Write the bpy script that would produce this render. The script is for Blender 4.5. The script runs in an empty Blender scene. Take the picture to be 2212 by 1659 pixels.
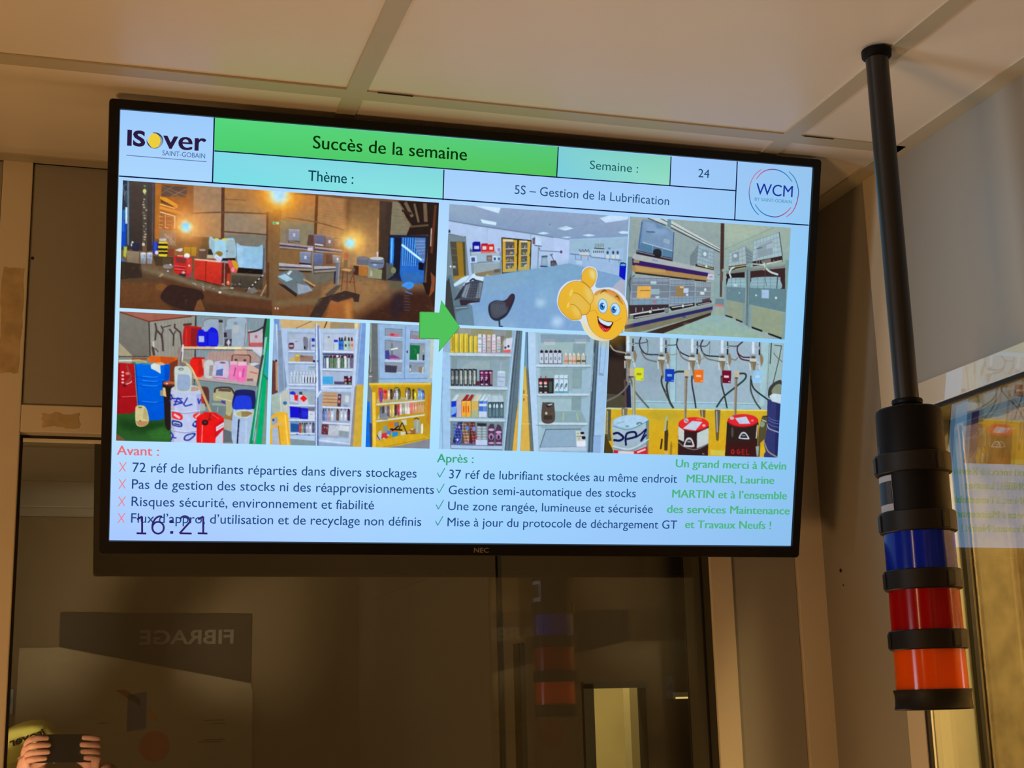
import bpy, bmesh, math, random
import numpy as np
from mathutils import Vector, Matrix
random.seed(7); rng = np.random.default_rng(5)
SC = bpy.context.scene; COL = SC.collection
PI = math.pi

# ------------------------------------------------------------------ camera
EYE = 1.65                                     # height of the lens above the floor
CAM_X = Vector((0.9556677, -0.2933251, -0.0256830))
CAM_D = Vector((0.0412041, 0.2195897, -0.9747218))
CAM_F = Vector((0.2915501, 0.9304519, 0.2219410))
FOC = 3120.0                                   # focal length in pixels of the 2212 px frame
cd = bpy.data.cameras.new('camera'); cam = bpy.data.objects.new('camera', cd); COL.objects.link(cam)
cd.sensor_fit = 'HORIZONTAL'; cd.sensor_width = 36.0; cd.lens = FOC * 36.0 / 2212.0
cd.clip_start = 0.02; cd.clip_end = 100
R = Matrix((CAM_X, -CAM_D, -CAM_F)).transposed()
cam.matrix_world = Matrix.Translation((0, 0, EYE)) @ R.to_4x4()
SC.camera = cam

# ------------------------------------------------------------------ world, exposure, lights
w = bpy.data.worlds.new('night'); SC.world = w; w.use_nodes = True
w.node_tree.nodes['Background'].inputs[0].default_value = (1.0, 0.62, 0.30, 1)
w.node_tree.nodes['Background'].inputs[1].default_value = 0.004
vs = SC.view_settings
vs.view_transform = 'Standard'; vs.look = 'None'; vs.exposure = 0.0; vs.gamma = 1.0; vs.use_curve_mapping = False

def area(name, loc, target, sx, sy, power, col):
    l = bpy.data.lights.new(name, 'AREA'); l.shape = 'RECTANGLE'; l.size = sx; l.size_y = sy
    l.energy = power; l.color = col
    o = bpy.data.objects.new(name, l); COL.objects.link(o); o.location = loc
    o.rotation_euler = (Vector(target) - Vector(loc)).to_track_quat('-Z', 'Y').to_euler()
    return o
area('desk_lamp_light', (-0.80, 0.55, EYE - 0.60), (0.25, 1.20, EYE + 0.45), 0.30, 0.30, 11.0, (1.0, 0.55, 0.22))
area('sill_lamp_light', (0.45, 2.075, EYE - 0.55), (0.45, 1.40, EYE + 0.75), 0.90, 0.05, 5.6, (1.0, 0.57, 0.27))
area('rear_fill_light', (-0.95, 0.10, EYE + 0.35), (0.1, -0.9, EYE - 0.05), 0.35, 0.35, 10.0, (1.0, 0.62, 0.28))  # added fill for the person and rear wall, no known fixture
area('person_fill_light', (-0.42, 0.72, EYE - 0.50), (-0.06, -0.30, EYE - 0.08), 0.16, 0.16, 6.0, (1.0, 0.82, 0.56)).data.spread = math.radians(36)  # added narrow beam that brightens the photographer, no real desk light
area('panel_fill_light', (-1.10, 1.12, EYE + 0.12), (1.107, 1.32, EYE + 0.56), 0.40, 0.26, 0.62, (0.74, 0.87, 1.0)).data.spread = math.radians(30)  # added cool beam to lift the right wall panel, no screen behind it
area('hall_wall_light', (1.5, 0.9, EYE + 0.9), (2.5, 1.9, EYE - 0.1), 0.5, 0.5, 170.0, (1.0, 0.66, 0.30))
area('hall_light', (0.2, 3.6, EYE + 1.4), (0.6, 6.0, EYE - 0.3), 1.0, 1.0, 8.0, (1.0, 0.72, 0.36))
area('corridor_light', (2.3, 6.35, EYE + 1.5), (2.7, 7.6, EYE - 0.1), 0.5, 0.3, 75.0, (1.0, 0.75, 0.34))

# ------------------------------------------------------------------ materials
def lin(c):
    c = np.asarray(c, float) / 255.0
    return np.where(c <= 0.04045, c / 12.92, ((c + 0.055) / 1.055) ** 2.4)
def pbr(name, col, rough=0.5, metal=0.0, noise=0.0, nscale=30.0, bump=0.0, bscale=200.0, coat=0.0, spec=0.5, col2=None):
    m = bpy.data.materials.new(name); m.use_nodes = True; nt = m.node_tree; b = nt.nodes['Principled BSDF']
    c = (*[float(v) for v in lin(col)], 1)
    b.inputs['Base Color'].default_value = c; b.inputs['Roughness'].default_value = rough
    b.inputs['Metallic'].default_value = metal; b.inputs['Coat Weight'].default_value = coat
    b.inputs['Specular IOR Level'].default_value = spec
    tc = nt.nodes.new('ShaderNodeTexCoord')
    if noise > 0:
        n = nt.nodes.new('ShaderNodeTexNoise'); n.inputs['Scale'].default_value = nscale; n.inputs['Detail'].default_value = 5
        nt.links.new(tc.outputs['Object'], n.inputs['Vector'])
        mix = nt.nodes.new('ShaderNodeMix'); mix.data_type = 'RGBA'
        c2 = (*[float(v) for v in lin(col2)], 1) if col2 is not None else tuple(v * (1 - noise) for v in c[:3]) + (1,)
        rp = nt.nodes.new('ShaderNodeMapRange'); rp.inputs[1].default_value = 0.35; rp.inputs[2].default_value = 0.68
        nt.links.new(n.outputs['Fac'], rp.inputs[0]); nt.links.new(rp.outputs[0], mix.inputs[0])
        mix.inputs[6].default_value = c; mix.inputs[7].default_value = c2
        nt.links.new(mix.outputs[2], b.inputs['Base Color'])
    if bump > 0:
        n2 = nt.nodes.new('ShaderNodeTexNoise'); n2.inputs['Scale'].default_value = bscale; n2.inputs['Detail'].default_value = 4
        bp = nt.nodes.new('ShaderNodeBump'); bp.inputs['Strength'].default_value = bump; bp.inputs['Distance'].default_value = 0.002
        nt.links.new(tc.outputs['Object'], n2.inputs['Vector']); nt.links.new(n2.outputs['Fac'], bp.inputs['Height'])
        nt.links.new(bp.outputs[0], b.inputs['Normal'])
    return m
def glass(name, ior, tint):
    m = bpy.data.materials.new(name); m.use_nodes = True; nt = m.node_tree; nt.nodes.remove(nt.nodes['Principled BSDF'])
    f = nt.nodes.new('ShaderNodeFresnel'); f.inputs['IOR'].default_value = ior
    t = nt.nodes.new('ShaderNodeBsdfTransparent'); t.inputs[0].default_value = (*tint, 1)
    g = nt.nodes.new('ShaderNodeBsdfGlossy'); g.inputs['Roughness'].default_value = 0.0
    mx = nt.nodes.new('ShaderNodeMixShader')
    # the same reflectance from either side of the thin pane
    geo = nt.nodes.new('ShaderNodeNewGeometry'); inv = nt.nodes.new('ShaderNodeMath'); inv.operation = 'MULTIPLY_ADD'
    nt.links.new(geo.outputs['Backfacing'], inv.inputs[0]); inv.inputs[1].default_value = (1 / ior - ior); inv.inputs[2].default_value = ior
    nt.links.new(inv.outputs[0], f.inputs['IOR'])
    inv2 = nt.nodes.new('ShaderNodeMath'); inv2.operation = 'MINIMUM'; inv2.inputs[1].default_value = 0.8
    nt.links.new(f.outputs[0], inv2.inputs[0]); nt.links.new(inv2.outputs[0], mx.inputs[0])
    nt.links.new(t.outputs[0], mx.inputs[1]); nt.links.new(g.outputs[0], mx.inputs[2])
    nt.links.new(mx.outputs[0], nt.nodes['Material Output'].inputs[0])
    return m
def emit(name, col, s=1.0):
    m = bpy.data.materials.new(name); m.use_nodes = True; nt = m.node_tree; nt.nodes.remove(nt.nodes['Principled BSDF'])
    e = nt.nodes.new('ShaderNodeEmission'); e.inputs[0].default_value = (*[float(v) for v in lin(col)], 1); e.inputs[1].default_value = s
    nt.links.new(e.outputs[0], nt.nodes['Material Output'].inputs[0]); return m
def screen_mat(name, sampled):
    m = emit(name, (255, 255, 255)); nt = m.node_tree
    a = nt.nodes.new('ShaderNodeAttribute'); a.attribute_name = 'Col'
    e = [n for n in nt.nodes if n.type == 'EMISSION'][0]; nt.links.new(a.outputs['Color'], e.inputs[0])
    m.cycles.emission_sampling = 'AUTO' if sampled else 'NONE'
    return m
def lens_mat(name, col):
    m = bpy.data.materials.new(name); m.use_nodes = True; nt = m.node_tree; b = nt.nodes['Principled BSDF']
    c = tuple(float(v) for v in lin(col))
    b.inputs['Base Color'].default_value = (*c, 1); b.inputs['Roughness'].default_value = 0.15; b.inputs['Coat Weight'].default_value = 0.3
    t = nt.nodes.new('ShaderNodeBsdfTransparent'); mxc = max(c)
    t.inputs[0].default_value = (*[0.9 * (v / mxc) ** 0.7 for v in c], 1)
    mx = nt.nodes.new('ShaderNodeMixShader'); mx.inputs[0].default_value = 0.5
    nt.links.new(b.outputs[0], mx.inputs[1]); nt.links.new(t.outputs[0], mx.inputs[2])
    nt.links.new(mx.outputs[0], nt.nodes['Material Output'].inputs[0]); return m

M = dict(
    panel=pbr('grey_wall_panel', (150, 145, 134), 0.45, noise=0.05, nscale=3, bump=0.05, bscale=400),
    post=pbr('cream_enamelled_steel', (212, 200, 176), 0.30, noise=0.05, nscale=6),
    tile=pbr('ceiling_tile_white', (226, 216, 200), 0.36, noise=0.05, nscale=2.5, bump=0.05, bscale=300),
    tbar=pbr('ceiling_grid_steel', (184, 174, 150), 0.45),
    gap=pbr('dark_joint', (24, 18, 12), 0.9),
    gasket=pbr('black_rubber_gasket', (18, 14, 11), 0.6),
    cream=pbr('cream_sealant', (84, 68, 42), 0.7, noise=0.4, nscale=60, bump=0.6, bscale=120),
    reveal=pbr('grey_green_reveal', (150, 146, 118), 0.6, noise=0.1, nscale=5),
    tv=pbr('tv_black_plastic', (10, 8, 8), 0.4, spec=0.3),
    tvback=pbr('tv_back_plastic', (16, 15, 15), 0.6),
    steel=pbr('bracket_steel', (40, 40, 40), 0.5, metal=0.6),
    logo=pbr('logo_silver', (150, 142, 130), 0.35, metal=0.3),
    blk=pbr('matt_black_plastic', (12, 9, 8), 0.5, spec=0.12),
    pole=pbr('black_painted_pole', (16, 13, 12), 0.33),
    ring=pbr('black_ring_plastic', (24, 20, 16), 0.5, spec=0.2),
    ink=pbr('grey_etching', (95, 95, 98), 0.6),
    white=pbr('white_paper_label', (150, 156, 166), 0.5),
    blacklabel=pbr('barcode_black', (12, 12, 18), 0.5),
    gloss=pbr('glossy_cream_steel', (212, 200, 176), 0.30, noise=0.05, nscale=6, coat=1.0),
    residue=pbr('tape_residue', (196, 172, 128), 0.7, noise=0.25, nscale=50, bump=0.5, bscale=90),
    rivet=pbr('dark_rivet', (30, 18, 12), 0.5),
    concrete=pbr('ochre_concrete', (205, 178, 118), 0.9, noise=0.35, nscale=14, bump=1.0, bscale=30, col2=(160, 130, 78)),
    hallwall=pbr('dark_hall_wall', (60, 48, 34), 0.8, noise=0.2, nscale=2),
    jamb=pbr('dark_olive_jamb', (58, 54, 38), 0.6),
    darkframe=pbr('dark_frame', (26, 24, 18), 0.6),
    blackpost=pbr('black_post', (9, 8, 6), 0.7, spec=0.1),
    corrbright=pbr('corridor_lit_column', (244, 230, 184), 0.6, noise=0.06, nscale=4),  # the strip's brighter light is put into a paler colour than the plaster
    corridor=pbr('corridor_plaster', (204, 188, 140), 0.7, noise=0.12, nscale=4),
    floor=pbr('grey_vinyl_floor', (120, 112, 100), 0.5, noise=0.1, nscale=8),
    rear=pbr('rear_wall_paint', (130, 112, 80), 0.7, noise=0.08, nscale=2),
    board=pbr('display_board', (176, 160, 126), 0.6, noise=0.05, nscale=3),
    sign=pbr('dark_brown_sign', (58, 44, 30), 0.6),
    signtext=pbr('sign_grey_letters', (130, 124, 108), 0.6),
    skin=pbr('skin', (205, 140, 110), 0.5),
    hivis=pbr('hi_vis_yellow', (222, 216, 110), 0.6, bump=0.2, bscale=500),
    hivisedge=pbr('hi_vis_brim', (226, 220, 110), 0.6),
    cloth=pbr('dark_jacket', (48, 38, 34), 0.8, bump=0.3, bscale=300),
    orange=pbr('orange_sleeve', (120, 62, 24), 0.8),
    phone=pbr('black_phone', (16, 16, 18), 0.3),
    glassL=glass('window_glass', 1.95, (0.93, 0.95, 0.90)),
    glassR=glass('side_window_glass', 2.45, (0.97, 0.98, 0.95)),
    slide=screen_mat('lit_screen_background', True), slidepx=screen_mat('lit_screen_pixels', False),
    blue=lens_mat('blue_lens', (10, 44, 170)), red=lens_mat('red_lens', (160, 6, 12)), amber=lens_mat('amber_lens', (240, 104, 10)),
    bluec=pbr('blue_core', (8, 40, 170), 0.25), redc=pbr('red_core', (150, 5, 10), 0.25), amberc=pbr('amber_core', (245, 110, 14), 0.25),
)

_g = M['gloss'].node_tree.nodes['Principled BSDF']; _g.inputs['Coat Roughness'].default_value = 0.03; _g.inputs['Coat IOR'].default_value = 2.3

# ------------------------------------------------------------------ mesh helpers
def link(name, me, m, parent=None):
    o = bpy.data.objects.new(name, me); COL.objects.link(o)
    if m is not None: me.materials.append(M[m] if isinstance(m, str) else m)
    if parent is not None: o.parent = parent
    return o
def obj(name, bm, m, parent=None, smooth=False):
    me = bpy.data.meshes.new(name)
    bmesh.ops.recalc_face_normals(bm, faces=bm.faces)
    bm.to_mesh(me); bm.free()
    if smooth: me.polygons.foreach_set('use_smooth', [True] * len(me.polygons))
    return link(name, me, m, parent)
def thing(name, label, cat, loc=(0, 0, 0), group=None):
    o = bpy.data.objects.new(name, None); COL.objects.link(o); o.location = loc; o.empty_display_size = 0.05
    tag(o, label, cat, group); return o
def tag(o, label, cat, group=None):
    o['label'] = label; o['category'] = cat
    if group: o['group'] = group
def structure(o): o['kind'] = 'structure'; return o
def add_box(bm, x0, x1, y0, y1, z0, z1, bev=0.0):
    vs_ = [bm.verts.new((x, y, z)) for x in (x0, x1) for y in (y0, y1) for z in (z0, z1)]
    fs = [(0, 1, 3, 2), (4, 6, 7, 5), (0, 4, 5, 1), (2, 3, 7, 6), (0, 2, 6, 4), (1, 5, 7, 3)]
    ff = [bm.faces.new([vs_[i] for i in f]) for f in fs]
    if bev > 0:
        es = list({e for f in ff for e in f.edges})
        bmesh.ops.bevel(bm, geom=es, offset=bev, segments=2, affect='EDGES', profile=0.5)
def box(name, b, m, parent=None, bev=0.0):
    bm = bmesh.new(); add_box(bm, *b, bev=bev)
    return obj(name, bm, m, parent)
def lathe(name, prof, m, parent=None, seg=64, smooth=True, close=True):
    bm = bmesh.new(); rings = []
    for r, z in prof:
        if r < 1e-6: rings.append([bm.verts.new((0, 0, z))])
        else: rings.append([bm.verts.new((r * math.cos(2 * PI * i / seg), r * math.sin(2 * PI * i / seg), z)) for i in range(seg)])
    for a, b in zip(rings, rings[1:]):
        for i in range(seg):
            j = (i + 1) % seg
            if len(a) == 1: bm.faces.new((a[0], b[i], b[j]))
            elif len(b) == 1: bm.faces.new((a[i], b[0], a[j]))
            else: bm.faces.new((a[i], b[i], b[j], a[j]))
    o = obj(name, bm, m, parent)
    if smooth:
        me = o.data
        for p in me.polygons: p.use_smooth = True
        try: me.set_sharp_from_angle(angle=math.radians(35))
        except Exception: pass
    return o
def text_mesh(s, offset=0.0):
    """the builtin font as triangles: arrays of 2-D points and faces"""
    cu = bpy.data.curves.new('t', 'FONT'); cu.body = s; cu.offset = offset; cu.resolution_u = 4; cu.fill_mode = 'FRONT'
    o = bpy.data.objects.new('t', cu); COL.objects.link(o)
    dg = bpy.context.evaluated_depsgraph_get(); me = o.evaluated_get(dg).to_mesh()
    v = np.array([p.co[:2] for p in me.vertices]); f = [tuple(p.vertices) for p in me.polygons]
    o.evaluated_get(dg).to_mesh_clear(); bpy.data.objects.remove(o); bpy.data.curves.remove(cu)
    return v, f
CAPH = None
def cap_height():
    global CAPH
    if CAPH is None:
        v, f = text_mesh('H'); CAPH = v[:, 1].max() - v[:, 1].min()
    return CAPH
def hom(src, dst):
    A = []; b = []
    for (x, y), (u, v) in zip(src, dst):
        A.append([x, y, 1, 0, 0, 0, -u * x, -u * y]); b.append(u)
        A.append([0, 0, 0, x, y, 1, -v * x, -v * y]); b.append(v)
    h = np.linalg.solve(np.array(A, float), np.array(b, float)); return np.append(h, 1).reshape(3, 3)
def hap(H, p):
    p = np.atleast_2d(np.asarray(p, float)); q = np.c_[p, np.ones(len(p))] @ H.T
    return q[:, :2] / q[:, 2:]
# ------------------------------------------------------------------ the picture the screen shows
# Painted as rows of panel pixels (a colour per mesh vertex), in the panel's own 1440 x 810 frame.
PW, PH = 1440, 810
CORN = [(260, 237), (1755, 362), (1708, 1179), (236, 1167)]           # panel corners as seen
H = hom(CORN, [(0, 0), (PW, 0), (PW, PH), (0, PH)])
TL_ = [(-0.47196, 0.26499), (0.46917, 0.26695), (0.46867, -0.26911), (-0.46653, -0.26367)]
HL = hom([(0, 0), (PW, 0), (PW, PH), (0, PH)], TL_)                   # panel pixels -> metres on the panel
CV = np.zeros((PH, PW, 3), np.float32)
TR = [0.0, 0.0, 1.0]
CLIP = [0, 0, PW, PH]
def crop(ox, oy, s): TR[:] = [ox, oy, s]
def cv_pts(pts):
    p = np.asarray(pts, float); return hap(H, p / TR[2] + np.array([TR[0], TR[1]]))
def fill(p, col, a=1.0, col2=None, vert=True, soft=0):
    x0 = max(int(p[:, 0].min()) - 1 - soft, int(CLIP[0])); x1 = min(int(p[:, 0].max()) + 2 + soft, int(CLIP[2]))
    y0 = max(int(p[:, 1].min()) - 1 - soft, int(CLIP[1])); y1 = min(int(p[:, 1].max()) + 2 + soft, int(CLIP[3]))
    if x1 <= x0 or y1 <= y0: return
    ss = 3; ys = (np.arange((y1 - y0) * ss) + 0.5) / ss + y0; xs = (np.arange((x1 - x0) * ss) + 0.5) / ss + x0
    m = np.zeros((len(ys), len(xs)), bool); n = len(p)
    for i in range(n):
        xa, ya = p[i]; xb, yb = p[(i + 1) % n]
        if ya == yb: continue
        c = (ys >= min(ya, yb)) & (ys < max(ya, yb))
        if not c.any(): continue
        xi = xa + (ys[c] - ya) * (xb - xa) / (yb - ya)
        m[c] ^= xs[None, :] > xi[:, None]
    cov = m.reshape(y1 - y0, ss, x1 - x0, ss).mean((1, 3))
    if soft: cov = blur2(cov, soft)
    cov = (cov * a)[..., None]
    c = np.array(col, np.float32)
    if col2 is not None:
        t = np.linspace(0, 1, (y1 - y0) if vert else (x1 - x0), dtype=np.float32)
        g = c[None] + (np.array(col2, np.float32) - c)[None] * t[:, None]
        c = g[:, None, :] if vert else g[None, :, :]
    CV[y0:y1, x0:x1] = CV[y0:y1, x0:x1] * (1 - cov) + c * cov
def blur2(a, r):
    for ax in (0, 1):
        for _ in range(2):
            pad = [(0, 0)] * a.ndim; pad[ax] = (r, r)
            b = np.cumsum(np.pad(a, pad, 'edge'), axis=ax)
            z = np.zeros_like(np.take(b, [0], ax)); b = np.concatenate([z, b], ax)
            n = a.shape[ax]; k = 2 * r + 1
            a = (np.take(b, np.arange(k, k + n), ax) - np.take(b, np.arange(0, n), ax)) / k
    return a
def P(pts, col, a=1.0, col2=None, vert=True, soft=0): fill(cv_pts(pts), col, a, col2, vert, soft)
def Rc(x0, y0, x1, y1, col, **k): P([(x0, y0), (x1, y0), (x1, y1), (x0, y1)], col, **k)
def L(pts, wd, col, a=1.0):
    wp = wd / TR[2] * 0.5 * PW / 1480.0; q = cv_pts(pts)
    for (xa, ya), (xb, yb) in zip(q[:-1], q[1:]):
        d = math.hypot(xb - xa, yb - ya) + 1e-6; nx, ny = -(yb - ya) / d * wp, (xb - xa) / d * wp
        ex, ey = (xb - xa) / d * wp * 0.4, (yb - ya) / d * wp * 0.4
        fill(np.array([(xa + nx - ex, ya + ny - ey), (xb + nx + ex, yb + ny + ey), (xb - nx + ex, yb - ny + ey), (xa - nx - ex, ya - ny - ey)]), col, a)
def El(cx, cy, rx, ry, col, a=1.0, rot=0.0, **k):
    t = np.linspace(0, 2 * PI, 28, endpoint=False); c, s = math.cos(rot), math.sin(rot)
    P([(cx + rx * math.cos(u) * c - ry * math.sin(u) * s, cy + rx * math.cos(u) * s + ry * math.sin(u) * c) for u in t], col, a, **k)
def Sp(pts, col, n=5, **k):                       # closed smooth outline through points
    pts = np.array(pts, float); m = len(pts); out = []
    for i in range(m):
        p0, p1, p2, p3 = pts[i - 1], pts[i], pts[(i + 1) % m], pts[(i + 2) % m]
        for t in np.linspace(0, 1, n, endpoint=False):
            out.append(0.5 * (2 * p1 + (p2 - p0) * t + (2 * p0 - 5 * p1 + 4 * p2 - p3) * t * t + (3 * p1 - p0 - 3 * p2 + p3) * t ** 3))
    P(out, col, **k)
def curve(pts, n=8):
    pts = [np.array(p, float) for p in pts]; pts = [2 * pts[0] - pts[1]] + pts + [2 * pts[-1] - pts[-2]]; out = []
    for i in range(1, len(pts) - 2):
        p0, p1, p2, p3 = pts[i - 1:i + 3]
        for t in np.linspace(0, 1, n, endpoint=False):
            out.append(0.5 * (2 * p1 + (p2 - p0) * t + (2 * p0 - 5 * p1 + 4 * p2 - p3) * t * t + (3 * p1 - p0 - 3 * p2 + p3) * t ** 3))
    out.append(pts[-2]); return out
def Cu(pts, wd, col, a=1.0): L(curve(pts), wd, col, a)
def Gl(cx, cy, r, col, a=1.0, p=2.0):            # a soft glow
    q = cv_pts([(cx, cy), (cx + r, cy)]); rr = abs(q[1, 0] - q[0, 0])
    x0 = max(int(q[0, 0] - rr), int(CLIP[0])); x1 = min(int(q[0, 0] + rr) + 1, int(CLIP[2]))
    y0 = max(int(q[0, 1] - rr), int(CLIP[1])); y1 = min(int(q[0, 1] + rr) + 1, int(CLIP[3]))
    if x1 <= x0 or y1 <= y0: return
    yy, xx = np.mgrid[y0:y1, x0:x1]
    d = np.clip(1 - np.hypot(xx - q[0, 0], yy - q[0, 1]) / rr, 0, 1) ** p
    d = (d * a)[..., None]; CV[y0:y1, x0:x1] = CV[y0:y1, x0:x1] * (1 - d) + np.array(col, np.float32) * d
def setclip(q):                                  # a picture on the slide: its corners in the photograph
    p = hap(H, q); x0, x1 = (p[0, 0] + p[3, 0]) / 2, (p[1, 0] + p[2, 0]) / 2
    y0, y1 = (p[0, 1] + p[1, 1]) / 2, (p[2, 1] + p[3, 1]) / 2
    CLIP[:] = [int(round(x0)), int(round(y0)), int(round(x1)), int(round(y1))]; return tuple(CLIP)
def speckle(amp, k=1, amp2=0.0):
    x0, y0, x1, y1 = CLIP; h, w_ = y1 - y0, x1 - x0
    n = rng.normal(0, amp, (h // 2 + 2, w_ // 2 + 2, 1)).astype(np.float32)
    n = blur2(n, 1).repeat(2, 0).repeat(2, 1)[:h, :w_]
    amp2 *= 0.45
    if amp2:
        n2 = rng.normal(0, amp2, (h // 7 + 2, w_ // 7 + 2, 3)).astype(np.float32)
        n = n + n2.repeat(7, 0).repeat(7, 1)[:h, :w_]
    CV[y0:y1, x0:x1] = np.clip(CV[y0:y1, x0:x1] * (1 + n / 110), 0, 255)
def soften(r=1):
    x0, y0, x1, y1 = CLIP; b = CV[y0:y1, x0:x1]
    k = b * 0.5; k[1:] += b[:-1] * 0.125; k[:1] += b[:1] * 0.125; k[:-1] += b[1:] * 0.125; k[-1:] += b[-1:] * 0.125
    k[:, 1:] += b[:, :-1] * 0.125; k[:, :1] += b[:, :1] * 0.125; k[:, :-1] += b[:, 1:] * 0.125; k[:, -1:] += b[:, -1:] * 0.125
    CV[y0:y1, x0:x1] = k
def rnd(a, b): return a + (b - a) * random.random()

# slide background: the panel's tint drifts slightly over its width and height
gx = np.linspace(0, 1, 5); gy = np.linspace(0, 1, 4)
BG = np.array([[(158, 202, 252), (155, 205, 252), (160, 200, 252), (160, 200, 253), (150, 196, 238)],
               [(188, 230, 255), (190, 228, 255), (184, 226, 255), (170, 218, 255), (142, 204, 250)],
               [(190, 232, 255), (182, 232, 255), (172, 226, 255), (160, 214, 252), (140, 200, 246)],
               [(168, 200, 255), (172, 208, 255), (160, 210, 255), (154, 200, 250), (142, 192, 238)]], np.float32)
def bgcol(u, v):
    u = np.clip(u / PW, 0, 1) * 4; v = np.clip(v / PH, 0, 1) * 3
    i = np.minimum(u.astype(int), 3); j = np.minimum(v.astype(int), 2); fu = (u - i)[..., None]; fv = (v - j)[..., None]
    return (BG[j, i] * (1 - fu) + BG[j, i + 1] * fu) * (1 - fv) + (BG[j + 1, i] * (1 - fu) + BG[j + 1, i + 1] * fu) * fv
yy_, xx_ = np.mgrid[0:PH, 0:PW].astype(np.float32)
CV[:] = bgcol(xx_, yy_); BG0 = CV.copy()
PHOTOS = []
def photo(q): c = setclip(q); PHOTOS.append(c); return c

# ---- picture 1: the old yard at night, wide
photo([(264.5, 388), (948, 439), (938, 699), (260.5, 665)])
crop(240, 380, 5.353)
Rc(90, 30, 4000, 1700, (112, 82, 56))
P([(950, 100), (1300, 120), (1290, 720), (950, 700)], (165, 128, 96), col2=(150, 128, 104))
P([(1310, 130), (1930, 160), (1930, 740), (1310, 740)], (170, 118, 66), col2=(146, 130, 108))
P([(1310, 440), (1800, 450), (1795, 690), (1310, 660)], (150, 130, 108))
P([(1310, 680), (1790, 690), (1790, 1120), (1310, 1100)], (124, 120, 110))
P([(880, 100), (960, 105), (955, 620), (880, 600)], (150, 95, 52), a=.8)
P([(950, 440), (1290, 440), (1285, 720), (940, 700)], (168, 130, 92))
L([(1298, 130), (1290, 740)], 34, (92, 58, 42)); L([(1820, 430), (1812, 1200)], 40, (98, 62, 42))
Cu([(950, 436), (1300, 424), (1800, 440)], 14, (102, 70, 50)); L([(1310, 648), (1800, 682)], 15, (96, 68, 52))
L([(1310, 272), (1560, 285)], 12, (130, 85, 55), .8); L([(1320, 330), (1480, 340)], 6, (130, 95, 65), .5)
# left hand steelwork
Rc(120, 40, 215, 860, (48, 56, 70)); P([(125, 540), (180, 545), (170, 830), (120, 820)], (20, 70, 200))
L([(180, 370), (180, 550)], 22, (196, 230, 255)); L([(150, 400), (142, 640)], 26, (40, 110, 220), .8)
L([(200, 60), (200, 800)], 18, (110, 140, 160), .8)
for i in range(10): L([(rnd(140, 200), rnd(80, 330)), (rnd(140, 205), rnd(80, 330))], 6, (110, 130, 140), .6)
P([(215, 50), (372, 65), (365, 870), (215, 850)], (78, 66, 60), col2=(58, 48, 44))
P([(420, 70), (512, 85), (500, 860), (415, 880)], (74, 66, 66), col2=(58, 46, 44)); L([(490, 90), (480, 800)], 12, (100, 95, 98), .6)
P([(370, 70), (418, 72), (412, 800), (370, 800)], (74, 72, 64))
for i in range(22): El(rnd(375, 412), 120 + i * 31, rnd(8, 20), rnd(5, 14), random.choice([(190, 190, 140), (150, 140, 120), (60, 60, 60), (200, 160, 140)]), .8)
El(390, 180, 20, 26, (200, 215, 120))
P([(512, 85), (890, 110), (880, 740), (512, 730)], (150, 88, 38)); P([(512, 85), (585, 90), (560, 730), (512, 730)], (176, 106, 44))
P([(590, 110), (885, 130), (870, 250), (585, 240)], (96, 72, 62))
for a_, b_ in (((590, 120), (870, 230)), ((590, 200), (740, 110)), ((700, 240), (880, 150)), ((600, 150), (800, 250))): L([a_, b_], 8, (140, 112, 84), .8)
P([(570, 240), (640, 255), (780, 340), (770, 380), (570, 290)], (225, 150, 42)); L([(570, 370), (800, 430)], 30, (216, 142, 46)); L([(570, 330), (740, 380)], 14, (236, 180, 100))
P([(570, 270), (740, 360), (700, 360), (580, 310)], (90, 58, 30))
Gl(820, 440, 130, (215, 140, 90), .7)
L([(570, 420), (740, 470), (738, 604)], 12, (250, 214, 180)); P([(575, 450), (730, 490), (730, 620), (565, 620)], (150, 82, 44), a=.8)
L([(630, 450), (630, 600), (670, 606)], 6, (236, 196, 160)); L([(560, 600), (590, 610)], 5, (240, 200, 170))
for y in (470, 520, 565): L([(560, y), (600, y + 5)], 7, (230, 180, 140), .8); L([(650, y), (700, y + 8)], 5, (230, 190, 160), .6)
P([(560, 620), (760, 640), (750, 810), (560, 790)], (142, 118, 100), a=.85)
for i in range(16): L([(rnd(560, 740), rnd(640, 780)), (rnd(560, 740), rnd(640, 780))], 6, random.choice([(180, 180, 190), (110, 90, 80), (160, 140, 130)]), .8)
P([(770, 700), (1140, 712), (1140, 940), (760, 900)], (128, 92, 60), col2=(112, 80, 52))
P([(840, 710), (1080, 716), (1060, 830), (850, 826)], (126, 84, 48)); P([(1060, 715), (1130, 715), (1120, 880), (1040, 860)], (96, 76, 48))
Gl(880, 560, 470, (250, 164, 84), .95, 1.6); Gl(870, 590, 190, (255, 206, 116), 1.0, 1.2); Gl(865, 590, 85, (190, 240, 255), 1.0, .7)
El(865, 590, 38, 40, (150, 230, 255)); El(795, 600, 22, 26, (250, 205, 110), .8)
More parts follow.
